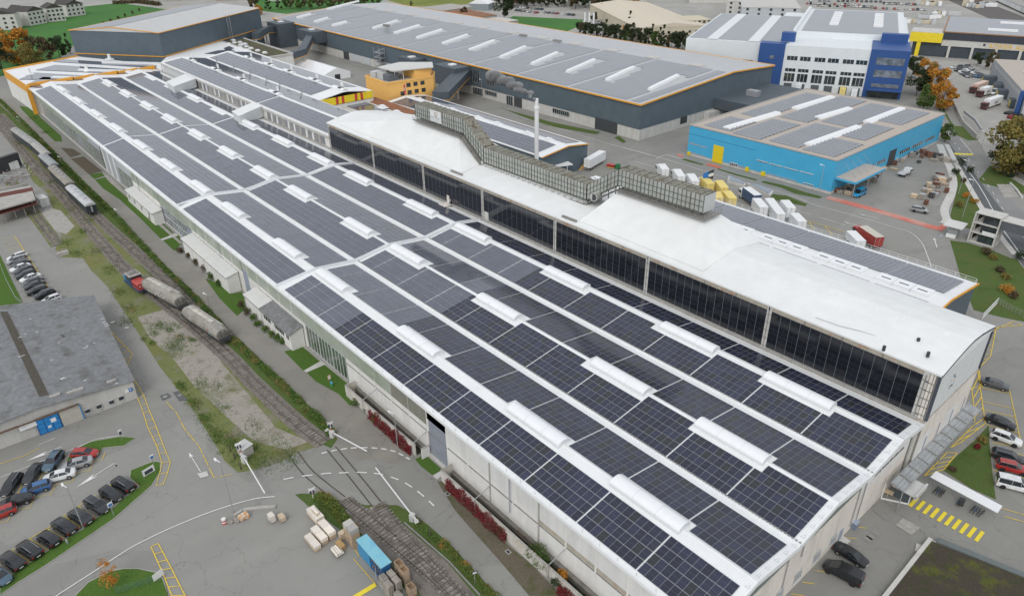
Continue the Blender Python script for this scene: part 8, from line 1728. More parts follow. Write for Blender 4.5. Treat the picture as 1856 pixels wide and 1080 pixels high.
def bicycle(label, x, y, an, col):
 t = thing('bicycle', label, 'bicycle', (x, y, 0), an, 'bicycles in the shelter')
 for wx in (-.5, .5):
  mb = MB(); n = 12
  for i in range(n): mb.bar((wx+.33*cos(2*pi*i/n), 0, .34+.33*sin(2*pi*i/n)), (wx+.33*cos(2*pi*(i+1)/n), 0, .34+.33*sin(2*pi*(i+1)/n)), .04)
  part('wheel', mb, RUBBER, t, False)
 mb = MB()
 for a, b in (((-.5, 0, .34), (-.12, 0, .82)), ((-.5, 0, .34), (-.05, 0, .32)), ((-.12, 0, .82), (-.05, 0, .32)), ((-.12, 0, .8), (.32, 0, .85)), ((-.05, 0, .32), (.34, 0, .75)), ((.5, 0, .34), (.32, 0, .95))): mb.bar(a, b, .045)
 part('frame', mb, col, t, False); mb = MB(); mb.bar((.32, -.28, 1.0), (.32, .28, 1.0), .035); part('handlebar', mb, DARKM, t, False); mb = MB(); mb.box(-.25, -.08, .85, .02, .08, .92); part('saddle', mb, DARKM, t, False); return t
bcols = [DARKM, PA['blue'], PA['dark grey'], DARKM, PA['grey'], PA['red']]
B0 = [bicycle('proto', 0, 0, 0, c_) for c_ in bcols[:3]]
for i, x_ in enumerate((4.0, 4.35, 4.7, 5.0, 7.2, 7.6, 9.2, 9.6, 10.0, 10.4)): dup(B0[i % 3], (x_, 53.5, .02), 1.45+R.uniform(-.1, .1), f'bicycle under the white shelter roof, {ordn[i]} from the porch end')
for b_ in B0: zap(b_)
p = gz(*f(1130, 590)); bn = thing('waste_bin', 'dark wheeled bin standing in front of the bicycle shelter', 'bin', tuple(p)); mb = MB(); mb.obox((p.x, p.y, .08), (.7, .7, .95), .2); part('body', mb, DARKM, bn); mb = MB(); mb.obox((p.x, p.y, 1.03), (.76, .76, .08), .2); part('lid', mb, DARKM, bn)
gb = thing('garage_block', 'low block with brown mossy planted roof at the bottom right', 'building', (8, 41, 0)); zt_ = .9
P5 = [(8.0, 42.8), (12.2, 45.6), (40, 40), (40, 5), (8, 15)]; pp = [gz(1687, 975, zt_), gz(1705, 973, zt_), gz(1860, 1055, zt_)]
P5 = [(pp[0].x, pp[0].y), (pp[2].x+6, pp[2].y+2.6), (30, 20), (8.0, 12)]
mb = MB(); mb.prism(P5, 0, zt_-.15); part('body', mb, CONC, gb); mb = MB(); mb.prism([(x*.98+.35, y*.985+.3) for x, y in P5], zt_-.15, zt_-.05); part('planting', mb, soil('sparse_green_roof', (.075, .065, .05), [((.11, .12, .03), .52, .66, .35), ((.05, .07, .02), .55, .7, .8)], fine=6, bump=1), gb)
mb = MB(); mb.bar((*P5[0], zt_-.1), (*P5[3], zt_-.1), .55, .35); part('parapet', mb, CONCL, gb); mb = MB(); mb.bar((P5[0][0]+.7, P5[0][1]+.4, zt_-.05), (*P5[1], zt_-.05), .9, .3); part('parapet', mb, mat('slate_coping', (.14, .16, .16), .6, .1, 1), gb)
e = Zm(1380, 900, 7.7125)
p = gz(*e(1300, 430)); ub = thing('utility_cabinet', 'blue-grey cabinet against the pale gable wall', 'cabinet', tuple(p)); mb = MB(); mb.obox((p.x, p.y, 0), (.6, 1.0, 1.1), 0); part('body', mb, mat('blue_grey_cabinet', (.20, .25, .33), .5, .08, 1), ub); mb = MB(); mb.obox((p.x, p.y, 1.1), (.7, 1.1, .06), 0); part('lid', mb, mat('cabinet_lid', (.35, .40, .48), .5, .05, 1), ub)
p = gz(1668, 995); mb = MB(); mb.obox((p.x+.2, p.y, 0), (1.6, 1.5, .25), .3); solo('stone_slab', mb, CONCL, 'pale stone slab leaning on the planted garage roof edge', 'slab', at=tuple(p))
gt = thing('sliding_gate', 'white bar gate at the corner of the tall hall', 'gate', tuple(gz(1779, 580))); a, b = gz(1779, 580), gz(1807, 551); mb = MB()
for h_ in (.2, 1.6): mb.bar((a.x, a.y, h_), (b.x, b.y, h_), .08)
for k in range(30): c_ = a.lerp(b, k/29); mb.bar((c_.x, c_.y, .2), (c_.x, c_.y, 1.6), .035)
part('bars', mb, WHITE, gt)
mb = MB(); pts = [gz(*v_) for v_ in ((1807, 551), (1832, 566), (1870, 582))]
for a, b in zip(pts, pts[1:]):
 for h_ in (.5, 1.1, 1.5): mb.bar((a.x, a.y, h_), (b.x, b.y, h_), .03)
 for k in range(5): c_ = a.lerp(b, k/5); mb.bar((c_.x, c_.y, 0), (c_.x, c_.y, 1.5), .06)
solo('wire_fence', mb, STEEL, 'wire fence from the white gate along the lawn', 'fence', at=tuple(pts[0]))
for i, (x_, y_, r_, h_, lm) in enumerate(((1785, 462, 1.7, 1.6, LF_BR), (1800, 470, 1.4, 1.3, LF_Y), (1812, 492, 1.3, 1.5, LF_BR), (1822, 505, 1.2, 1.2, LF_Y), (1825, 530, 1.8, 1.6, LF_O), (1838, 540, 1.2, 1.2, LF_BR), (1848, 472, 1.8, 2.6, LF_D), (1738, 375, 1.5, 1.8, LF_Y), (1750, 358, 1.2, 1.6, LF_O), (1765, 368, 1.2, 1.5, LF_O), (1747, 330, 1.0, 1.2, LF_BR), (1730, 318, 1.4, 2.8, LF_D), (1740, 300, 2.0, 3.2, LF_D), (1757, 312, 1.5, 2.2, LF_D), (1832, 372-50, 1.5, 1.5, LF_D), (1725, 852, .6, .8, LF_BR), (1770, 812, .5, .7, LF_R), (1780, 800, .8, .6, LF_Y))):
 bush(gz(x_, y_), r_, h_, lm, f'{"reddish" if lm in (LF_O, LF_R) else "yellowish" if lm == LF_Y else "dark green" if lm == LF_D else "brownish"} shrub on the right-hand lawns, number {i+1} from the stair tower'.replace(', number ', ', ').replace(f'{i+1} from', f'{ordn[i] if i < 13 else ordn[i-13]+" of the outer ones"} from'), 420, .2, 'shrubs on the right-hand lawns')
st_ = thing('stair_tower', 'open concrete stair tower with three floors at the footbridge', 'stair tower', (-28, 154, 0)); x0_, x1_, y0_, y1_ = -28.6, -22.8, 153.6, 158.5; zt_ = 8.0
mb = MB(); mb.box(x0_, y1_-.3, 0, x1_, y1_, zt_); mb.box(x1_-.3, y0_+.4, 0, x1_, y1_-.3, zt_); mb.box(x0_, y0_+.4, 0, x0_+.25, y1_-.3, zt_); part('wall', mb, CONC, st_)
for k in range(4): mb = MB(); mb.box(x0_-.1, y0_, .05+k*2.6, x1_+.1, y1_-.3, .3+k*2.6); part('floor_slab', mb, CONCL, st_)
for k in range(3):
 mb = MB(); mb.bar((x0_+.5, y0_+.3, .4+k*2.6), (x0_+.5, y0_+.3, 2.6+k*2.6), .12)
 for j in range(8): mb.box(x0_+.4+j*.22, y0_+1.2, .4+k*2.6+j*.28, x0_+1.8+j*.22*0, y0_+2.6, .5+k*2.6+j*.28)
 part('stair_flight', mb, CONCL, st_); mb = MB(); mb.box(x0_+2.0, y0_+.6, .4+k*2.6, x1_-.5, y0_+.66, 1.4+k*2.6+.8); part('glass_screen', mb, GLASS, st_)
mb = MB(); mb.box(x0_+2.6, y0_-.05, 2.75, x1_-.1, y0_+.0, 3.8); part('banner', mb, sw_, st_)
mb = MB(); mb.bar((x0_, y0_, 0), (x0_, y0_, zt_+.2), .3); mb.bar((x1_, y0_, 0), (x1_, y0_, zt_+.2), .3); part('column', mb, CONCL, st_)
mb = MB(); mb.box(x1_, 154.2, 5.0, 25, 158, 5.3); mb.box(x1_, 154.2, 5.3, 25, 154.35, 7.4); mb.box(x1_, 154, 7.4, 25, 158.2, 7.6, 1); mb.tube((-2, 156, 0), (-2, 156, 5), .5, n=8); solo('footbridge', mb, [mat('perforated_bridge_side', (.12, .13, .15), .6, .2, 2, rib=(0, .3, .2)), CONCL], 'covered footbridge leading from the concrete stair tower over the road', 'footbridge', at=(x1_, 156, 5))
ks = thing('gatehouse', 'small glass gatehouse with white overhanging roof beside the red footway', 'kiosk', tuple(gz(1724, 430))); p = gz(1726, 428); mb = MB(); mb.obox((p.x, p.y, 0), (2.2, 2.6, 3.0), .1); part('cabin', mb, mat('kiosk_glass', (.30, .32, .32), .15, .1, 1), ks); mb = MB(); mb.obox((p.x-.2, p.y+.5, 3.0), (4.6, 5.2, .25), .1); part('roof', mb, mat('kiosk_roof', (.62, .62, .60), .6, .04, .6), ks); mb = MB(); mb.obox((p.x, p.y-1.4, 0), (2.3, .1, 1.0), .1); part('parapet', mb, WHITE, ks)
p = gz(1108, 300, .8); t = thing('red_platform_cart', 'red scissor lift with blue-clad worker beside a green machine', 'lift', tuple(p)); mb = MB(); mb.obox((p.x, p.y, .5), (2.8, 1.7, .8), .3); part('deck', mb, PA['red'], t); mb = MB(); mb.obox((p.x, p.y, .1), (2.6, 1.3, .4), .3); part('base', mb, CRY, t); mb = MB(); mb.obox((p.x+2.2, p.y+.8, .1), (1.3, 1.4, 1.5), .3); part('green_machine', mb, mat('machine_green', (.03, .18, .06), .6, .1, 1), t)
qf = Zm(1230, 200, 7.7125)
for i, pts_ in enumerate(([(680, 975), (700, 915), (940, 1020), (930, 1050)], [(960, 1020), (1100, 1040), (1330, 1130), (1280, 1190)])):
 pp = [gz(*qf(*v_), .9) for v_ in pts_]; t = thing('concrete_ramp', f'low concrete ramp block with blue-grey cover, {"upper" if i == 0 else "lower"} one behind the lorries', 'ramp', (pp[0].x, pp[0].y, 0)); mb = MB(); mb.prism([(v_.x, v_.y) for v_ in pp], 0, .9); part('block', mb, CONCL, t); mb = MB(); c_ = sum((v_ for v_ in pp), Vector())/4; mb.prism([((v_.x-c_.x)*.8+c_.x, (v_.y-c_.y)*.8+c_.y) for v_ in pp], .9, 1.2); part('cover', mb, mat('ramp_cover', (.32, .35, .39), .5, .08, 1), t)
B = gz(1290, 345, 0); Tp = gz(1291, 308, 0); d_ = ray(1291, 306); v_ = B.xy-CAM.xy; hF = CAM.z+v_.dot(d_.xy)/d_.xy.dot(d_.xy)*d_.z
fg = thing('flag', 'blue, white and black flag on a pole behind the duct', 'flag', (B.x, B.y, 0)); mb = MB(); mb.tube((B.x, B.y, 0), (B.x, B.y, hF), .07, n=6); part('pole', mb, STEEL, fg)
def cloth(x0, x1, z0_, z1_, name, m):
 mb = MB(); n = 6
 for i in range(n):
  a, b = i/n, (i+1)/n; P_ = lambda t, z_: (B.x-(x0+(x1-x0)*t)*.75, B.y-(x0+(x1-x0)*t)*.65+.25*sin(t*5+x0), z_-.5*((x0+(x1-x0)*t)/3.0))
  mb.add([P_(a, z0_+1.2*(x0+(x1-x0)*a)/3*0), P_(b, z0_), P_(b, z1_-.9*(x0+(x1-x0)*b)/3), P_(a, z1_-.9*(x0+(x1-x0)*a)/3)], ((0, 1, 2, 3),))
 part(name, mb, m, fg)
cloth(0, 1.4, hF-3.2, hF-2.2, 'cloth_stripe', sk_); cloth(0, 1.4, hF-2.2, hF-1.2, 'cloth_stripe', sw_); cloth(0, 1.4, hF-1.2, hF-.1, 'cloth_stripe', sk_); cloth(1.4, 3.2, hF-3.2, hF-.1, 'cloth_field', mat('flag_blue', (.03, .18, .50), .7, .05, 1))
p = gz(750, 187, 14.6); p = Vector((-231, 109, 0)); fp = gy(748, 152, 109); fg2 = thing('flag', 'red and white flag in front of the orange office block', 'flag', (fp.x, 109, 0)); mb = MB(); mb.tube((fp.x, 105.5, 9), (fp.x, 105.5, fp.z+.5), .07, n=6); part('pole', mb, STEEL, fg2)
mb = MB(); mb.hexa([(fp.x, 105.4, fp.z-3.6), (fp.x-1.0, 105.4, fp.z-3.8), (fp.x-1.0, 105.5, fp.z-3.8), (fp.x, 105.5, fp.z-3.6)], [(fp.x, 105.4, fp.z+.3), (fp.x-1.2, 105.4, fp.z-.3), (fp.x-1.2, 105.5, fp.z-.3), (fp.x, 105.5, fp.z+.3)]); part('cloth', mb, REDP, fg2)
mb = MB(); mb.box(fp.x-.75, 105.34, fp.z-2.2, fp.x-.4, 105.38, fp.z-.9); mb.box(fp.x-1.05, 105.34, fp.z-1.7, fp.x-.15, 105.38, fp.z-1.4); part('white_cross', mb, sw_, fg2)
# TURQUOISE HALL
tq = thing('turquoise_hall', 'turquoise hall with gravel roof, rows of solar panels and yellow gate', 'warehouse', (-69.5, 159.3, 0)); TX0, TX1, TY0, TY1, TH = -122.8, -69.5, 159.2, 236, 10.6
mb = MB(); mb.box(TX0, TY0, .9, TX1, TY1, TH-.1); part('wall', mb, BLUEW, tq); mb = MB(); mb.box(TX0+.1, TY0+.1, 0, TX1-.1, TY1-.1, .9); part('base', mb, CONCL, tq)
mb = MB(); mb.box(TX0+.4, TY0+.4, TH-.1, TX1-.4, TY1-.4, TH); part('roof_gravel', mb, GRAVR, tq)
mb = MB()
for a, b in (((TX0, TY0), (TX1, TY0)), ((TX1, TY0), (TX1, TY1)), ((TX1, TY1), (TX0, TY1)), ((TX0, TY1), (TX0, TY0))): mb.bar((*a, TH), (*b, TH), .35, .35)
part('parapet', mb, GRAVR, tq)
rr = random.Random(6); fields = [(-119, -108, 162, 180), (-107, -95, 160.8, 187), (-94, -83.5, 162, 193), (-82, -71.5, 161.5, 180), (-119, -110, 184, 232), (-107, -95, 190, 234), (-94, -83.5, 195, 234), (-82, -72, 184, 206), (-82, -72, 210, 233)]
for x0_, x1_, y0_, y1_ in fields:
 mb = MB(); k = int((y1_-y0_)/2.3); k2 = int((x1_-x0_)/1.75)
 for i in range(k):
  for j in range(k2):
   y = y0_+i*2.3; x = x0_+j*1.75; mb.hexa([(x, y, TH+.1), (x+1.68, y, TH+.1), (x+1.68, y+1.1, TH+.35), (x, y+1.1, TH+.35)], [(x, y, TH+.14), (x+1.68, y, TH+.14), (x+1.68, y+1.1, TH+.4), (x, y+1.1, TH+.4)]); mb.hexa([(x, y+1.15, TH+.35), (x+1.68, y+1.15, TH+.35), (x+1.68, y+2.2, TH+.1), (x, y+2.2, TH+.1)], [(x, y+1.15, TH+.4), (x+1.68, y+1.15, TH+.4), (x+1.68, y+2.2, TH+.14), (x, y+2.2, TH+.14)])
 part('solar_panels', mb, PVSIL, tq, kind='stuff')
for a, b in (((1315, 233), (1410, 205)), ((1440, 197), (1508, 176)), ((1463, 263), (1556, 230)), ((1570, 222), (1635, 197)), ((1482, 214), (1540, 197))):
 A = gz(*a, TH+.3); B = gz(*b, TH+.3); mb = MB(); mb.hexa([(A.x-1.4, A.y, TH), (A.x+1.4, A.y, TH), (B.x+1.4, B.y, TH), (B.x-1.4, B.y, TH)], [(A.x-1, A.y, TH+.8), (A.x+1, A.y, TH+.8), (B.x+1, B.y, TH+.8), (B.x-1, B.y, TH+.8)]); part('roof_light_strip', mb, VAULT, tq)
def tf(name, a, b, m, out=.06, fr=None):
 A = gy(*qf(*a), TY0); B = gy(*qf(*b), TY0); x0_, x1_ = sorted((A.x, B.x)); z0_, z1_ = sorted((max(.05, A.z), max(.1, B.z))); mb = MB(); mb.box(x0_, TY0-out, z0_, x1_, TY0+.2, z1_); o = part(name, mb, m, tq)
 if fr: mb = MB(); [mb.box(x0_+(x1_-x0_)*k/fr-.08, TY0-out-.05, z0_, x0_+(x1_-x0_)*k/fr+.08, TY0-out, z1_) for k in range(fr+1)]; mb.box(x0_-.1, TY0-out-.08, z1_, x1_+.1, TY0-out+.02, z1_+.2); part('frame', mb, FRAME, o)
 return o
GRL = mat('grey_louvre', (.32, .36, .42), .6, .06, 1)
tf('yellow_gate', (495, 480), (605, 765), mat('gate_yellow', (.75, .58, .02), .6, .04, 1), .12)
for a, b in (((150, 448), (275, 500)), ((292, 490), (390, 535)), ((163, 580), (258, 625)), ((275, 615), (375, 655)), ((1240, 875), (1430, 940)), ((1450, 930), (1648, 1000)), ((838, 765), (910, 810))): tf('louvre', a, b, GRL)
for a, b, n in (((1100, 697), (1240, 745), 4), ((1268, 745), (1450, 800), 5), ((1480, 800), (1670, 855), 5), ((1700, 855), (1880, 905), 5), ((722, 730), (820, 785), 4), ((1752, 1015), (1880, 1060), 3)): tf('window', a, b, GLASS, .06, n)
for a, b in (((945, 790), (975, 880)), ((1165, 850), (1205, 935)), ((135, 575), (160, 650))): tf('yellow_door', a, b, mat('gate_yellow', (.75, .58, .02)), .5)
tf('recess_shade', (150, 320), (1060, 560), mat('shadow_turquoise', (.05, .24, .42), .5, .05, 1), .02)  # flat panel, its shadow painted as a darker turquoise
for i, (y0_, y1_) in enumerate(((164, 170), (172, 178), (180, 186), (188, 194), (204, 212), (214, 222), (224, 232))):
 mb = MB(); mb.box(TX1-.1, y0_, 2.6, TX1+.06, y1_, 3.6); w_ = part('window', mb, GLASS, tq); mb = MB(); [mb.box(TX1+.06, y0_+(y1_-y0_)*k/5-.1, 2.6, TX1+.1, y0_+(y1_-y0_)*k/5+.1, 3.6) for k in range(6)]; part('frame', mb, FRAME, w_)
mb = MB(); mb.box(TX1, 196, 0, TX1+.1, 201, 5.5); part('gate', mb, mat('dark_gate', (.06, .065, .07)), tq)
mb = MB(); mb.hexa([(TX1, TY0+1, 4.6), (TX1+6.5, TY0+1, 4.6), (TX1+6.5, TY0+20, 4.6), (TX1, TY0+20, 4.6)], [(TX1, TY0+1, 5.2), (TX1+6.5, TY0+1, 5.2), (TX1+6.5, TY0+20, 5.2), (TX1, TY0+20, 5.2)]); part('canopy', mb, BLUEW, tq); mb = MB(); mb.box(TX1+.1, TY0+1.2, 5.2, TX1+6.3, TY0+19.8, 5.26); part('canopy_roof', mb, GRAVR, tq); mb = MB()
for y_ in (164, 168, 172, 176): mb.bar((TX1, y_, 9), (TX1+4.5, y_, 5.3), .08)
for y_ in (TY0+1.3, TY0+10, TY0+19): mb.tube((TX1+6.2, y_, 0), (TX1+6.2, y_, 4.6), .12, n=6)
part('tie_rods', mb, STEEL, tq)
GM = [WOODL, mat('rusty_goods', (.16, .07, .045), .9, .3, 1, obj=True), mat('wrapped_goods', (.45, .47, .50), .5, .15, 1, obj=True), WOODP, mat('dark_goods', (.06, .06, .065), .8, .3, 1, obj=True), WOODP]
def goods(pts_, n, spread, grp, where):
 for i in range(n):
  t_ = R.random()*(len(pts_)-1); k = int(t_); a = gz(*pts_[k], .6); b = gz(*pts_[min(k+1, len(pts_)-1)], .6); p = a.lerp(b, t_-k); m_ = R.randrange(6); s_ = (R.uniform(1, 2.6), R.uniform(.8, 1.4), R.uniform(.6, 1.9)); c = (p.x+R.gauss(0, spread), p.y+R.gauss(0, spread*.7))
  t = thing('goods_stack', f'{["timber", "rusty", "wrapped", "wooden", "dark", "brown"][m_]} stack, {ORD(i)} {where}', 'goods', (c[0], c[1], 0), R.uniform(0, .5), grp); mb = MB(); L_ = R.randrange(2, 5)
  for j in range(L_): mb.box(-s_[0]/2, -s_[1]/2, .12+j*s_[2]/L_, s_[0]/2, s_[1]/2, .05+(j+1)*s_[2]/L_)
  part('packs', mb, GM[m_], t, False); mb = MB(); [mb.box(x-.05, -s_[1]/2, 0, x+.05, s_[1]/2, s_[2]) for x in (-s_[0]*.4, 0, s_[0]*.4)]; part('battens', mb, WOODP, t, False)
goods([(1668, 362), (1690, 348), (1700, 330), (1712, 318)], 34, 1.6, 'goods stacked at the yard edge', 'at the right edge of the turquoise hall yard')
goods([(1570, 325), (1590, 315), (1605, 300), (1635, 288), (1655, 275)], 26, 1.8, 'goods along the turquoise wall', 'along the turquoise hall wall'); goods([(1665, 275), (1690, 285), (1712, 285), (1705, 290)], 16, 1.8, 'goods at the far end of the yard', 'at the far end of the turquoise yard'); goods([(1514, 345), (1530, 350), (1545, 342)], 9, .8, 'pallets at the turquoise corner', 'at the turquoise hall corner')
# BLUE AND WHITE BUILDING
A_, B_ = gz(1378, 78, 20.4), gz(1652, 94, 20.4); U_ = (B_-A_).xy.normalized(); V_ = Vector((-U_.y, U_.x)); WB_ = (B_-A_).xy.length
def lb(o, a0, a1, b0, b1, z0_, z1_, m, nm='wall', par=None):
 Q = [A_.xy+U_*a+V_*b for a, b in ((a0, b0), (a1, b0), (a1, b1), (a0, b1))]; mb = MB(); mb.hexa([(*p_, z0_) for p_ in Q], [(*p_, z1_) for p_ in Q]); return part(nm, mb, m, par or o)
bw = thing('parcel_depot', 'big white and navy blue building with rows of windows and silver solar roofs', 'depot', (A_.x, A_.y, 0))
lb(bw, 0, 11.2, 0, 6, 0, 20.4, NAVY); lb(bw, 11.2, 46.7, .6, 24, 0, 20.0, WHW); lb(bw, 46.7, WB_, 0, 24, 0, 20.4, NAVY); lb(bw, -34.5, 0, 3, 92, 0, 20.0, WHW); lb(bw, 0, 62, 24, 108, 0, 20.0, WHW); lb(bw, 12, 60, 24.1, 108, 20, 22.5, WHW, 'upper_wall')
lb(bw, 0, 12, 5, 92, 20.0, 20.15, PVSIL, 'solar_panels'); lb(bw, -33.5, 0, 5, 90, 20.0, 20.2, PVSIL, 'solar_panels'); lb(bw, 15, 57, 27, 105, 22.5, 22.7, PVSIL, 'solar_panels')
lb(bw, -25, -20, 3.5, 91, 20.2, 20.3, WHW, 'roof_strip'); lb(bw, -6, -1, 3.5, 91, 20.2, 20.3, WHW, 'roof_strip'); lb(bw, 11.5, 13, 24, 108, 22.5, 23.6, WHW, 'roof_strip'); lb(bw, 8, 14, 9, 13, 20.1, 24, NAVY, 'stair_head'); lb(bw, 50, 61, 20, 24, 20.4, 24, NAVY, 'stair_head')
for a in (26, 46):
 for k in range(6): lb(bw, a, a+4.2, 48+k*8, 50.5+k*8, 22.7, 23.8, VAULT, 'roof_light')
for a in (12.3, 17.9, 24.1, 29.7, 35.9, 41.3):
 for z0_, z1_ in ((13.6, 15.4), (8.6, 10.0), (4.2, 7.8)):
  w_ = lb(bw, a+.2, a+4.8, .5, .7, z0_, z1_, GLASS, 'window'); [lb(bw, a+.2+k*1.53, a+.33+k*1.53, .42, .52, z0_, z1_, FRAME, 'frame', w_) for k in range(4)]
 lb(bw, a+.8, a+4.2, .2, .7, .1, 3.4, mat('dock_curtain', (.10, .11, .12), .6, .1, 1), 'dock_gate')
for z0_, z1_ in ((14.2, 17.2), (9, 12), (4.6, 6.2)): lb(bw, 49.5, 60.5, -.1, .2, z0_, z1_, GLASSL, 'window')
lb(bw, 48, 62, -3.5, 0, 3.7, 4.2, NAVY, 'entrance_roof'); lb(bw, 48.5, 61, -.15, .1, .1, 3.5, GLASS, 'entrance_glass')
for k in range(4): lb(bw, 5, 7, -.1, .1, 3+k*3.6, 4.4+k*3.6, GLASSL, 'window')
for k in range(4): lb(bw, -32+k*8, -26.5+k*8, 2.9, 3.1, 5, 12, GLASSL, 'window')
for i, (px_, c_) in enumerate((((1403, 168), CRY), ((1413, 168), CRY), ((1447, 160), CR), ((1527, 167), CRY), ((1548, 170), CR))): truck(f'{"yellow" if c_ is CRY else "white"} lorry body at the docks of the white and navy building, {ordn[i]} from the left end'.replace(' left', ' far'), px_, atan2(V_.y, V_.x), 5, None, c_, 2.7, cat='trailer', z=2, cabL=0)
# HAULIER'S HALL WITH LETTERING
C_, D_ = gz(1715, 105), gz(1900, 119); a_ = atan2(D_.y-C_.y, D_.x-C_.x); rm_ = thing('haulage_hall', 'white haulage hall with yellow lettering, dark glass band and solar roof', 'hall', (C_.x, C_.y, 0), a_)
def rl(nm, x0_, y0_, z0_, x1_, y1_, z1_, m): mb = MB(); mb.box(x0_, y0_, z0_, x1_, y1_, z1_); return part(nm, mb, m, rm_, False)
rl('wall', 0, 0, 6.0, 110, 60, 9.3, CONCL); rl('dark_band', -4, -.3, 9.3, 110, .2, 13, mat('dark_solar_band', (.055, .06, .075), .3, .1, 1, rib=(0, 2, .2))); rl('body', -4, .2, 6, 110, 60, 13, CONCL); rl('roof', -4, 0, 13, 110, 62, 13.3, PVSIL); rl('roof_edge', -4.5, -.6, 13, 110, 0, 13.5, mat('brown_edge', (.30, .17, .08), .7, .1, 1)); rl('roof_edge', -4.7, -.6, 12.8, -4, 62, 13.6, mat('brown_edge', (.30, .17, .08)))
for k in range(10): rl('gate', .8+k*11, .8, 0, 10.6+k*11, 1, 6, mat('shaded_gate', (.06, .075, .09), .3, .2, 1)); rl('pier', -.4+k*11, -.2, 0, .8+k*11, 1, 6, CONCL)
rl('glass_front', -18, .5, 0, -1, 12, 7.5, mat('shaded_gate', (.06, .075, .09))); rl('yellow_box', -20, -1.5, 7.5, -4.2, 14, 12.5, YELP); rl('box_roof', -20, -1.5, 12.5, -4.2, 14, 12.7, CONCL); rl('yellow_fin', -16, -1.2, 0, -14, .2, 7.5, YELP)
for x_, y_ in ((16, 14), (34, 20), (40, 40), (60, 14), (66, 34), (22, 44), (50, 52)): rl('roof_light_strip', x_, y_, 13.3, x_+14, y_+2, 14.3, VAULT)
text('RÖMER AG \u2039\u25cf\u203a', 3.3, mat('yellow_letters', (.80, .48, .05), .5, .03, 1), rm_, (29.5, -.1, 6.4), (pi/2, 0, 0))
rl('flag_mark', 15.5, -.12, 7.3, 16.6, -.05, 8.4, sk_)
dp = thing('dock_building', 'grey dock building with blue column and black dock shelters, right edge', 'warehouse', (-70, 300, 0)); E0, E1 = gz(1856, 168, 8.5), gz(1802, 108, 8.5); du = (E1-E0).xy.normalized(); dn = Vector((du.y, -du.x)); Q = [E0.xy-du*6, E1.xy, E1.xy+dn*60, E0.xy+dn*60-du*6]
mb = MB(); mb.prism([tuple(p_) for p_ in Q], 0, 8.5); part('wall', mb, mat('dock_wall_grey', (.42, .44, .46), .6, .05, .5), dp); mb = MB(); mb.prism([tuple(p_) for p_ in Q], 8.5, 8.7); part('roof', mb, GRAVR, dp)
mb = MB()
for k in range(14): a = E0.xy+du*(k*4.6+2)-dn*.05; mb.bar((*a, 6.6), (*(a+du*2.6), 6.6), .15, .8)
part('windows', mb, CONCL, dp, kind='stuff')
for k in range(5):
 a = E0.xy+dn*(8+k*10)+du*12; mb = MB(); mb.bar((*a, 8.9), (*(a+du*30), 8.9), 2.4, .3); part('roof_light_strip', mb, VAULT, dp)
a = E0.xy-du*2-dn*.6; mb = MB(); mb.bar((*a, 0), (*a, 9.5), 2.4, 1.6); part('blue_column', mb, NAVY, dp)
for k, (x_, y_) in enumerate(((1597, 720), (1345, 495), (1360, 470), (1410, 580), (1185, 370))):
 p = gz(*zd7(x_, y_), 2); b = p.xy+dn*8; mb = MB(); mb.bar((*(p.xy-dn*.5), 2), (*b, 2), 4.0, 3.6); s_ = part('dock_shelter', mb, ANTHD, dp); mb = MB(); mb.bar((*(p.xy-dn*.62), 1.9), (*(p.xy-dn*.5), 1.9), 2.6, 2.6); part('yellow_gate', mb, mat('dock_yellow', (.55, .45, .12), .6, .1, 1), s_)
def rw(pts_, z0_, h_, m, nm, lab, cat='wall'):
 mb = MB(); pp = [gz(*v_) for v_ in pts_]; [mb.bar((a.x, a.y, z0_+h_/2), (b.x, b.y, z0_+h_/2), .5, h_) for a, b in zip(pp, pp[1:])]; return solo(nm, mb, m, lab, cat, at=(pp[0].x, pp[0].y, 0))
rw([(1686, 122), (1700, 145), (1722, 180), (1745, 228), (1770, 252)], 0, 1.6, CONC, 'retaining_wall', 'concrete retaining wall along the depot yard'); rw([(1745, 212), (1765, 228), (1776, 245)], 1.6, 1.0, STEEL, 'ramp_railing', 'grey railing and ramp at the depot yard corner', 'railing')
rw([(1815, 300), (1840, 318), (1870, 335)], 0, 1.6, PIPE, 'wire_fence', 'mesh fence behind the big tree by the road', 'fence'); rw([(1830, 333), (1842, 345), (1852, 360)], 0, .5, CONCL, 'kerb_wall', 'pale kerb wall at the parking ramp on the right edge')
def hb(name, lab, a, b, z_, dep_, zr, wm, rm2, wins=0, cat='building', grp=None, flip=False):
 A = gz(*a, z_); B = gz(*b, z_); t, Q, W_ = rotbox(name, lab, cat, A, B, dep_, z_, zr, wm, rm2, group=grp); rows_ = max(1, int(z_/3))
 for r_ in range(rows_):
  for k in range(wins):
   x = W_*(k+.5)/wins; mb = MB(); p0 = Q(x-.8, -.12, 1+r_*3); p1 = Q(x+.8, -.12, 1+r_*3); mb.bar((*p0[:2], 1.9+r_*3), (*p1[:2], 1.9+r_*3), .15, 1.4); part('window', mb, GLASS, t)
 return t
hb('barrel_hall', 'long hall with curved beige roof behind the tree belt', (1157, 52), (1282, 47), 8, 120, 10.5, CREAM, BEIGEROOF, 10); hb('cream_offices', 'cream two-storey offices in front of the beige roofed hall', (1200, 48), (1252, 48), 7, 10, 7.1, CREAM, SLATE, 8); hb('cream_offices', 'cream office wing left of the white and navy building', (1246, 38), (1290, 36), 9, 20, 9.1, CREAM, CREAM, 5)
hb('grey_hall', 'pale grey hall with slit windows behind the navy building', (1345, 14), (1452, 16), 12, 60, 13, mat('grey_hall_wall', (.46, .48, .50), .6, .04, .3), mat('beige_grey_roof', (.52, .51, .48), .7, .05, .3), 5); hb('grey_hall', 'far pale hall at the top edge above the beige roof', (1318, 3), (1350, 4), 12, 50, 13, CONCL, CONCL, 2)
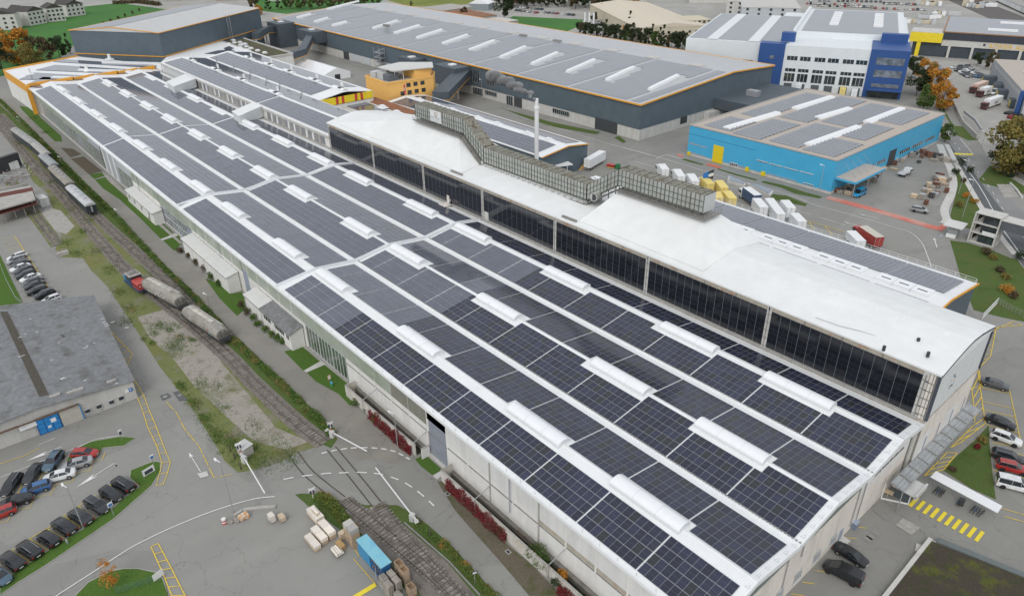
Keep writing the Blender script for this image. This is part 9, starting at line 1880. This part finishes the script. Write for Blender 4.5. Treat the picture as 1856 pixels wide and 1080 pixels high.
hb('shop_building', 'grey shop building with planted red roof behind the warehouse', (762, 14), (802, 20), 6, 30, 6.1, CONC, CONC, 0); hb('garage', 'red planted roof annex of the shop', (800, 22), (855, 33), 5, 22, 5.1, CONC, mat('red_planted_roof', (.30, .14, .08), .9, .3, .8, c2=(.14, .10, .05), f2=(.5, .7), s2=.3), 0); hb('garage', 'grey flat garage in front of the round tree', (868, 36), (904, 42), 4, 18, 4.1, CONC, CONCL, 0)
hb('tent_pavilion', 'white peaked tent roof beyond the warehouse', (850, 7), (885, 8), 5, 14, 9, mat('tent_side', (.25, .28, .30), .6, .1, 1), VAULT, 0)
for i, (a, b, z_, d_, lab) in enumerate((((-30, 28), (25, 25), 11, 14, 'white block of flats at the top left picture corner'), ((48, 22), (78, 17), 10, 14, 'white block of flats with orange blinds, second from the left'), ((82, 16), (113, 13), 10, 14, 'white block of flats with orange blinds beside the dark roof'), ((118, 10), (150, 6), 9, 14, 'white block of flats behind the conifer'))):
 hb('apartment_block', lab, a, b, z_, d_, z_+3, HOUSEW, SLATE, 4, 'block of flats', 'blocks of flats beyond the field')
for i, (a, b) in enumerate((((26, 21), (50, 18)), ((112, 10), (128, 8)))): hb('carport', f'dark pitched garage roof between the flats, {ordn[i]} from the left'.replace(' left', ' field corner'), a, b, 3, 12, 7, SLATE, SLATE, 0)
rr = random.Random(12); far_m = [CONCL, HOUSEW, CREAM, CONC, mat('grey_hall_wall', (.46, .48, .50)), mat('brick_red', (.30, .14, .10), .9, .1, 1)]
for i in range(54):
 px_ = rr.choice((rr.uniform(880, 1340), rr.uniform(1450, 1860), rr.uniform(1000, 1860), rr.uniform(150, 520))); py2 = rr.uniform(-22, 3) if px_ < 1460 else rr.uniform(-26, -2)
 p = gz(px_, py2); s_ = (rr.uniform(15, 60), rr.uniform(12, 40), rr.uniform(4, 11)); m_ = rr.randrange(6); t = thing('distant_building', f'{["pale grey", "off-white", "cream", "grey", "blue-grey", "brick-red"][m_]} building on the far skyline edge, {ORD(i)} of the distant ones', 'building', (p.x, p.y, 0), rr.uniform(0, 1.5), 'distant buildings'); mb = MB(); mb.box(-s_[0]/2, -s_[1]/2, 0, s_[0]/2, s_[1]/2, s_[2]); part('wall', mb, far_m[m_], t, False); mb = MB(); mb.extr([(-s_[1]/2-.3, s_[2]), (0, s_[2]+rr.choice((.4, 2.5))), (s_[1]/2+.3, s_[2])], -s_[0]/2, s_[0]/2); part('roof', mb, rr.choice((CONC, SLATE, CONCL, VAULT, BEIGEROOF)), t, False)
cc = ['white', 'silver', 'grey', 'dark grey', 'black', 'white', 'silver', 'steel blue', 'beige', 'red']
def lot(rows_, n, where, grp, jit=1.5, kinds=('sedan', 'hatch', 'suv', 'estate')):
 j = 0
 for ri, (a, b) in enumerate(rows_):
  A = gz(*a); B = gz(*b); an = atan2(B.y-A.y, B.x-A.x)+pi/2
  for k in range(n):
   if rr.random() < .18: continue
   p = A.lerp(B, (k+.5)/n); c_ = rr.choice(cc); car(rr.choice(kinds), c_, (p.x, p.y, 0), an+rr.uniform(-.05, .05), f'{c_} car {where}, row {ri+1}, {ORD(k)} along', grp, True, world=True); j += 1
lot([((930, 14), (985, 19)), ((935, 20), (975, 25)), ((985, 24), (1050, 30))], 9, 'on the lot beyond the green field', 'cars beyond the green field'); lot([((1078, 48), (1098, 32)), ((1100, 52), (1125, 40)), ((1112, 58), (1140, 44)), ((1148, 58), (1160, 42))], 8, 'on the lot by the white banners', 'cars by the white banners')
lot([((1460, 8), (1560, 11)), ((1465, 3), (1600, 5)), ((1570, 16), (1680, 20)), ((1600, 8), (1660, 10)), ((1480, 12), (1590, 15))], 16, 'on the wide lot behind the navy building', 'cars behind the navy building', kinds=('van', 'sedan', 'suv'))
for i in range(46):
 u_ = rr.random(); px_, py2 = [(1650+u_*70, 5+u_*3), (1750+u_*45, 8+u_*7), (1755+u_*50, 3+u_*8), (1640+u_*60, 38+u_*3), (1690+u_*60, 24+u_*2), (1655+u_*55, 30), (1080+u_*45, 29+u_*2)][i % 7]; p = gz(px_, py2, 1.3); m_ = rr.randrange(3); t = thing('container', f'{["white", "grey", "cream"][m_]} container in the far storage yards, {ORD(i)} of them', 'container', (p.x, p.y, 0), rr.choice((.45, 2.0))+rr.uniform(-.1, .1), 'containers in the far yards'); mb = MB(); mb.box(-4, -1.25, .1, 4, 1.25, 2.7); part('body', mb, (CR, CRG, CREAM)[m_], t, False); mb = MB(); mb.box(4, -.05, .2, 4.05, .05, 2.6); part('door_bar', mb, STEEL, t, False)
tr_ = [Vector(gz(*v_).xy) for v_ in ((1700, -20), (1760, 6), (1856, 46), (1900, 66))]; mb = MB(); band(mb, tr_, 26, z(6)); solo('main_line_ballast', mb, mat('dark_ballast', (.13, .12, .115), .95, .2, .4, rib=(1, 4.5, .3)), kind='structure')
for i in range(16): p = gz(1812, 0, 2).lerp(gz(1870, 26, 2), i/15); q_ = gz(1870, 26)-gz(1812, 0); t = thing('freight_wagon', f'white freight wagon on the far main line, {ORD(i)} of the train', 'railway wagon', (p.x, p.y, 0), atan2(q_.y, q_.x), 'white freight train'); mb = MB(); mb.box(-4.6, -1.4, 1, 4.6, 1.4, 3.8); part('body', mb, CR, t, False); mb = MB(); mb.box(-4, -1, .2, 4, 1, 1); part('underframe', mb, DARKM, t, False)
for i, (x_, y_) in enumerate(((1058, 48), (1066, 48), (1074, 48), (1087, 30), (1097, 28))): p = gz(x_, y_); t = thing('banner_flag', f'tall white banner flag by the car lot, {ordn[i]} of five', 'flag', tuple(p), 0, 'banner flags'); mb = MB(); mb.tube((0, 0, 0), (0, 0, 9), .1, n=5); part('pole', mb, STEEL, t, False); mb = MB(); mb.box(.1, -.05, 2, 1.6, .05, 9); part('cloth', mb, REDP if i == 3 else VAULT, t, False)
# TREES
tree_proto('round', 9, 4.2, 2600, .34, LF_D, 1); tree_proto('autumn', 9, 4.4, 3000, .34, LF_O, 3, base=.15); tree_proto('yellow', 10, 5.5, 4200, .34, LF_Y, 5, base=.12, blobs=20); tree_proto('conifer', 12, 3.0, 2200, .30, LF_D, 7, True, .1, 20); tree_proto('brown', 8, 3.6, 1800, .34, LF_BR, 9); tree_proto('green', 8, 3.6, 2200, .34, LF_G, 11)
TL = [('autumn', 40, 118, 2.1, 'large orange autumn tree behind the orange-edged building'), ('autumn', 18, 112, 1.5, 'orange tree at the left edge of the autumn group'), ('yellow', 62, 130, 1.3, 'olive and orange tree in front of the autumn group'), ('brown', 92, 112, 1.6, 'brownish green tree between autumn tree and storage building'), ('round', 110, 108, 1.3, 'dark green tree beside the storage building corner'), ('round', 8, 135, 1.7, 'dark tree at the left picture edge'), ('conifer', 128, 98, 1.0, 'dark conifer touching the storage building'), ('brown', 62, 100, 1.5, 'bare brownish tree behind the orange one'),
('autumn', 1692, 178, 1.35, 'big orange tree on the slope beside the turquoise hall'), ('autumn', 1675, 152, 1.15, 'orange tree nearest the navy building corner'), ('autumn', 1704, 200, 1.2, 'orange-red tree lowest on the slope'), ('round', 1660, 175, 1.25, 'dark green tree between the navy building and orange trees'), ('round', 1652, 140, 1.0, 'dark tree behind the navy building corner'), ('green', 1672, 200, 1.2, 'green tree in front of the orange trees'), ('green', 1712, 258, .8, 'green and orange tree at the turquoise hall far corner'),
('yellow', 1838, 318, 1.7, 'huge olive-brown tree on the right edge beside the road'), ('yellow', 1862, 285, 1.6, 'second olive tree behind the huge one'), ('round', 1806, 305, .8, 'dark small tree by the road junction'), ('round', 1880, 330, 1.2, 'dark tree cut by the right picture edge'), ('brown', 1795, 128, 1.0, 'olive bushy tree by the haulage hall yard'), ('round', 1770, 120, .7, 'dark bush tree by the depot fence'), ('brown', 1850, 112, 1.0, 'olive tree at the right edge before the haulage hall'),
('round', 914, 38, 1.9, 'big round grey-green tree beside the green field'), ('autumn', 1147, 22, 1.1, 'orange tree behind the car lot'), ('autumn', 1131, 40, .9, 'round orange tree between the parked cars'), ('brown', 1076, 44, .9, 'brown tree beside the white banners'), ('conifer', 1141, 58, 1.1, 'dark conifer in the car lot'), ('autumn', 1134, 66, .7, 'small orange tree at the tree belt'), ('brown', 840, 35, 1.0, 'brown leafless tree in front of the red planted roof'), ('conifer', 746, 16, .7, 'small dark conifer at the shop wall'), ('conifer', 137, 12, 1.1, 'dark conifer between the blocks of flats'), ('brown', 463, 20, 1.5, 'yellow-brown tree behind the storage building'), ('conifer', 487, 20, 1.2, 'tall conifer left of the warehouse end'), ('conifer', 506, 18, 1.1, 'second conifer left of the warehouse end'), ('autumn', 470, 28, .8, 'small orange tree beside the storage building')]
for k_, x_, y_, s_, lb_ in TL: put_tree(k_, gz(x_, y_), s_, lb_, 'single trees')
for i in range(16): put_tree(rr.choice(('brown', 'brown', 'green')), gz(520+i*11, 17-i*.55+rr.uniform(-2, 2)), .8+rr.random()*.3, f'bare brownish orchard tree in the row behind the warehouse, {ORD(i)} along', 'orchard trees')
for i in range(30): x_ = 1050+i*6.9; put_tree(rr.choice(('round', 'conifer', 'brown', 'green', 'round')), gz(x_, 62+(x_-1050)*.155+rr.uniform(-3, 4)), rr.uniform(.7, 1.1), f'tree in the dark belt behind the warehouse roof, {ORD(i)} from the field end', 'tree belt behind the warehouse')
for i in range(44): x_ = 900+i*6.2; put_tree(rr.choice(('round', 'round', 'conifer', 'brown')), gz(x_, 10+(4 if x_ < 1040 else 8 if x_ < 1140 else -12)+rr.uniform(-9, 1)), rr.uniform(1.1, 1.7), f'tree in the far dark wood behind the car lots, {ORD(i)} from its field end', 'far dark wood')
for i in range(26): put_tree(rr.choice(('round', 'brown', 'yellow', 'green')), gz(rr.uniform(1150, 1860), rr.uniform(-24, -1)), rr.uniform(.8, 1.4), f'tree among the distant buildings, {ORD(i)} of the scattered ones', 'scattered far trees')
for i in range(30): put_tree(rr.choice(('brown', 'green', 'round')), gz(rr.uniform(160, 900), rr.uniform(-20, 1)), rr.uniform(.8, 1.4), f'tree along the far edge of the fields, {ORD(i)} of the scattered ones', 'far field trees')
for i in range(9): put_tree('brown', gz(150+i*13, 62-i*5), .35, f'low shrub along the field behind the storage building, {ordn[i]} along', 'field shrubs', 'shrub', 'shrub')
hedge('field_hedge', [(205, 8), (250, 6), (290, 11)], 5, 4, LF_BR, 'dark hedge at the end of the green field', dens=4, size=.5)
for t in list(TREES.values())+[SK, SKF]+list(CAR.values())+list(SCAR.values()): zap(t)
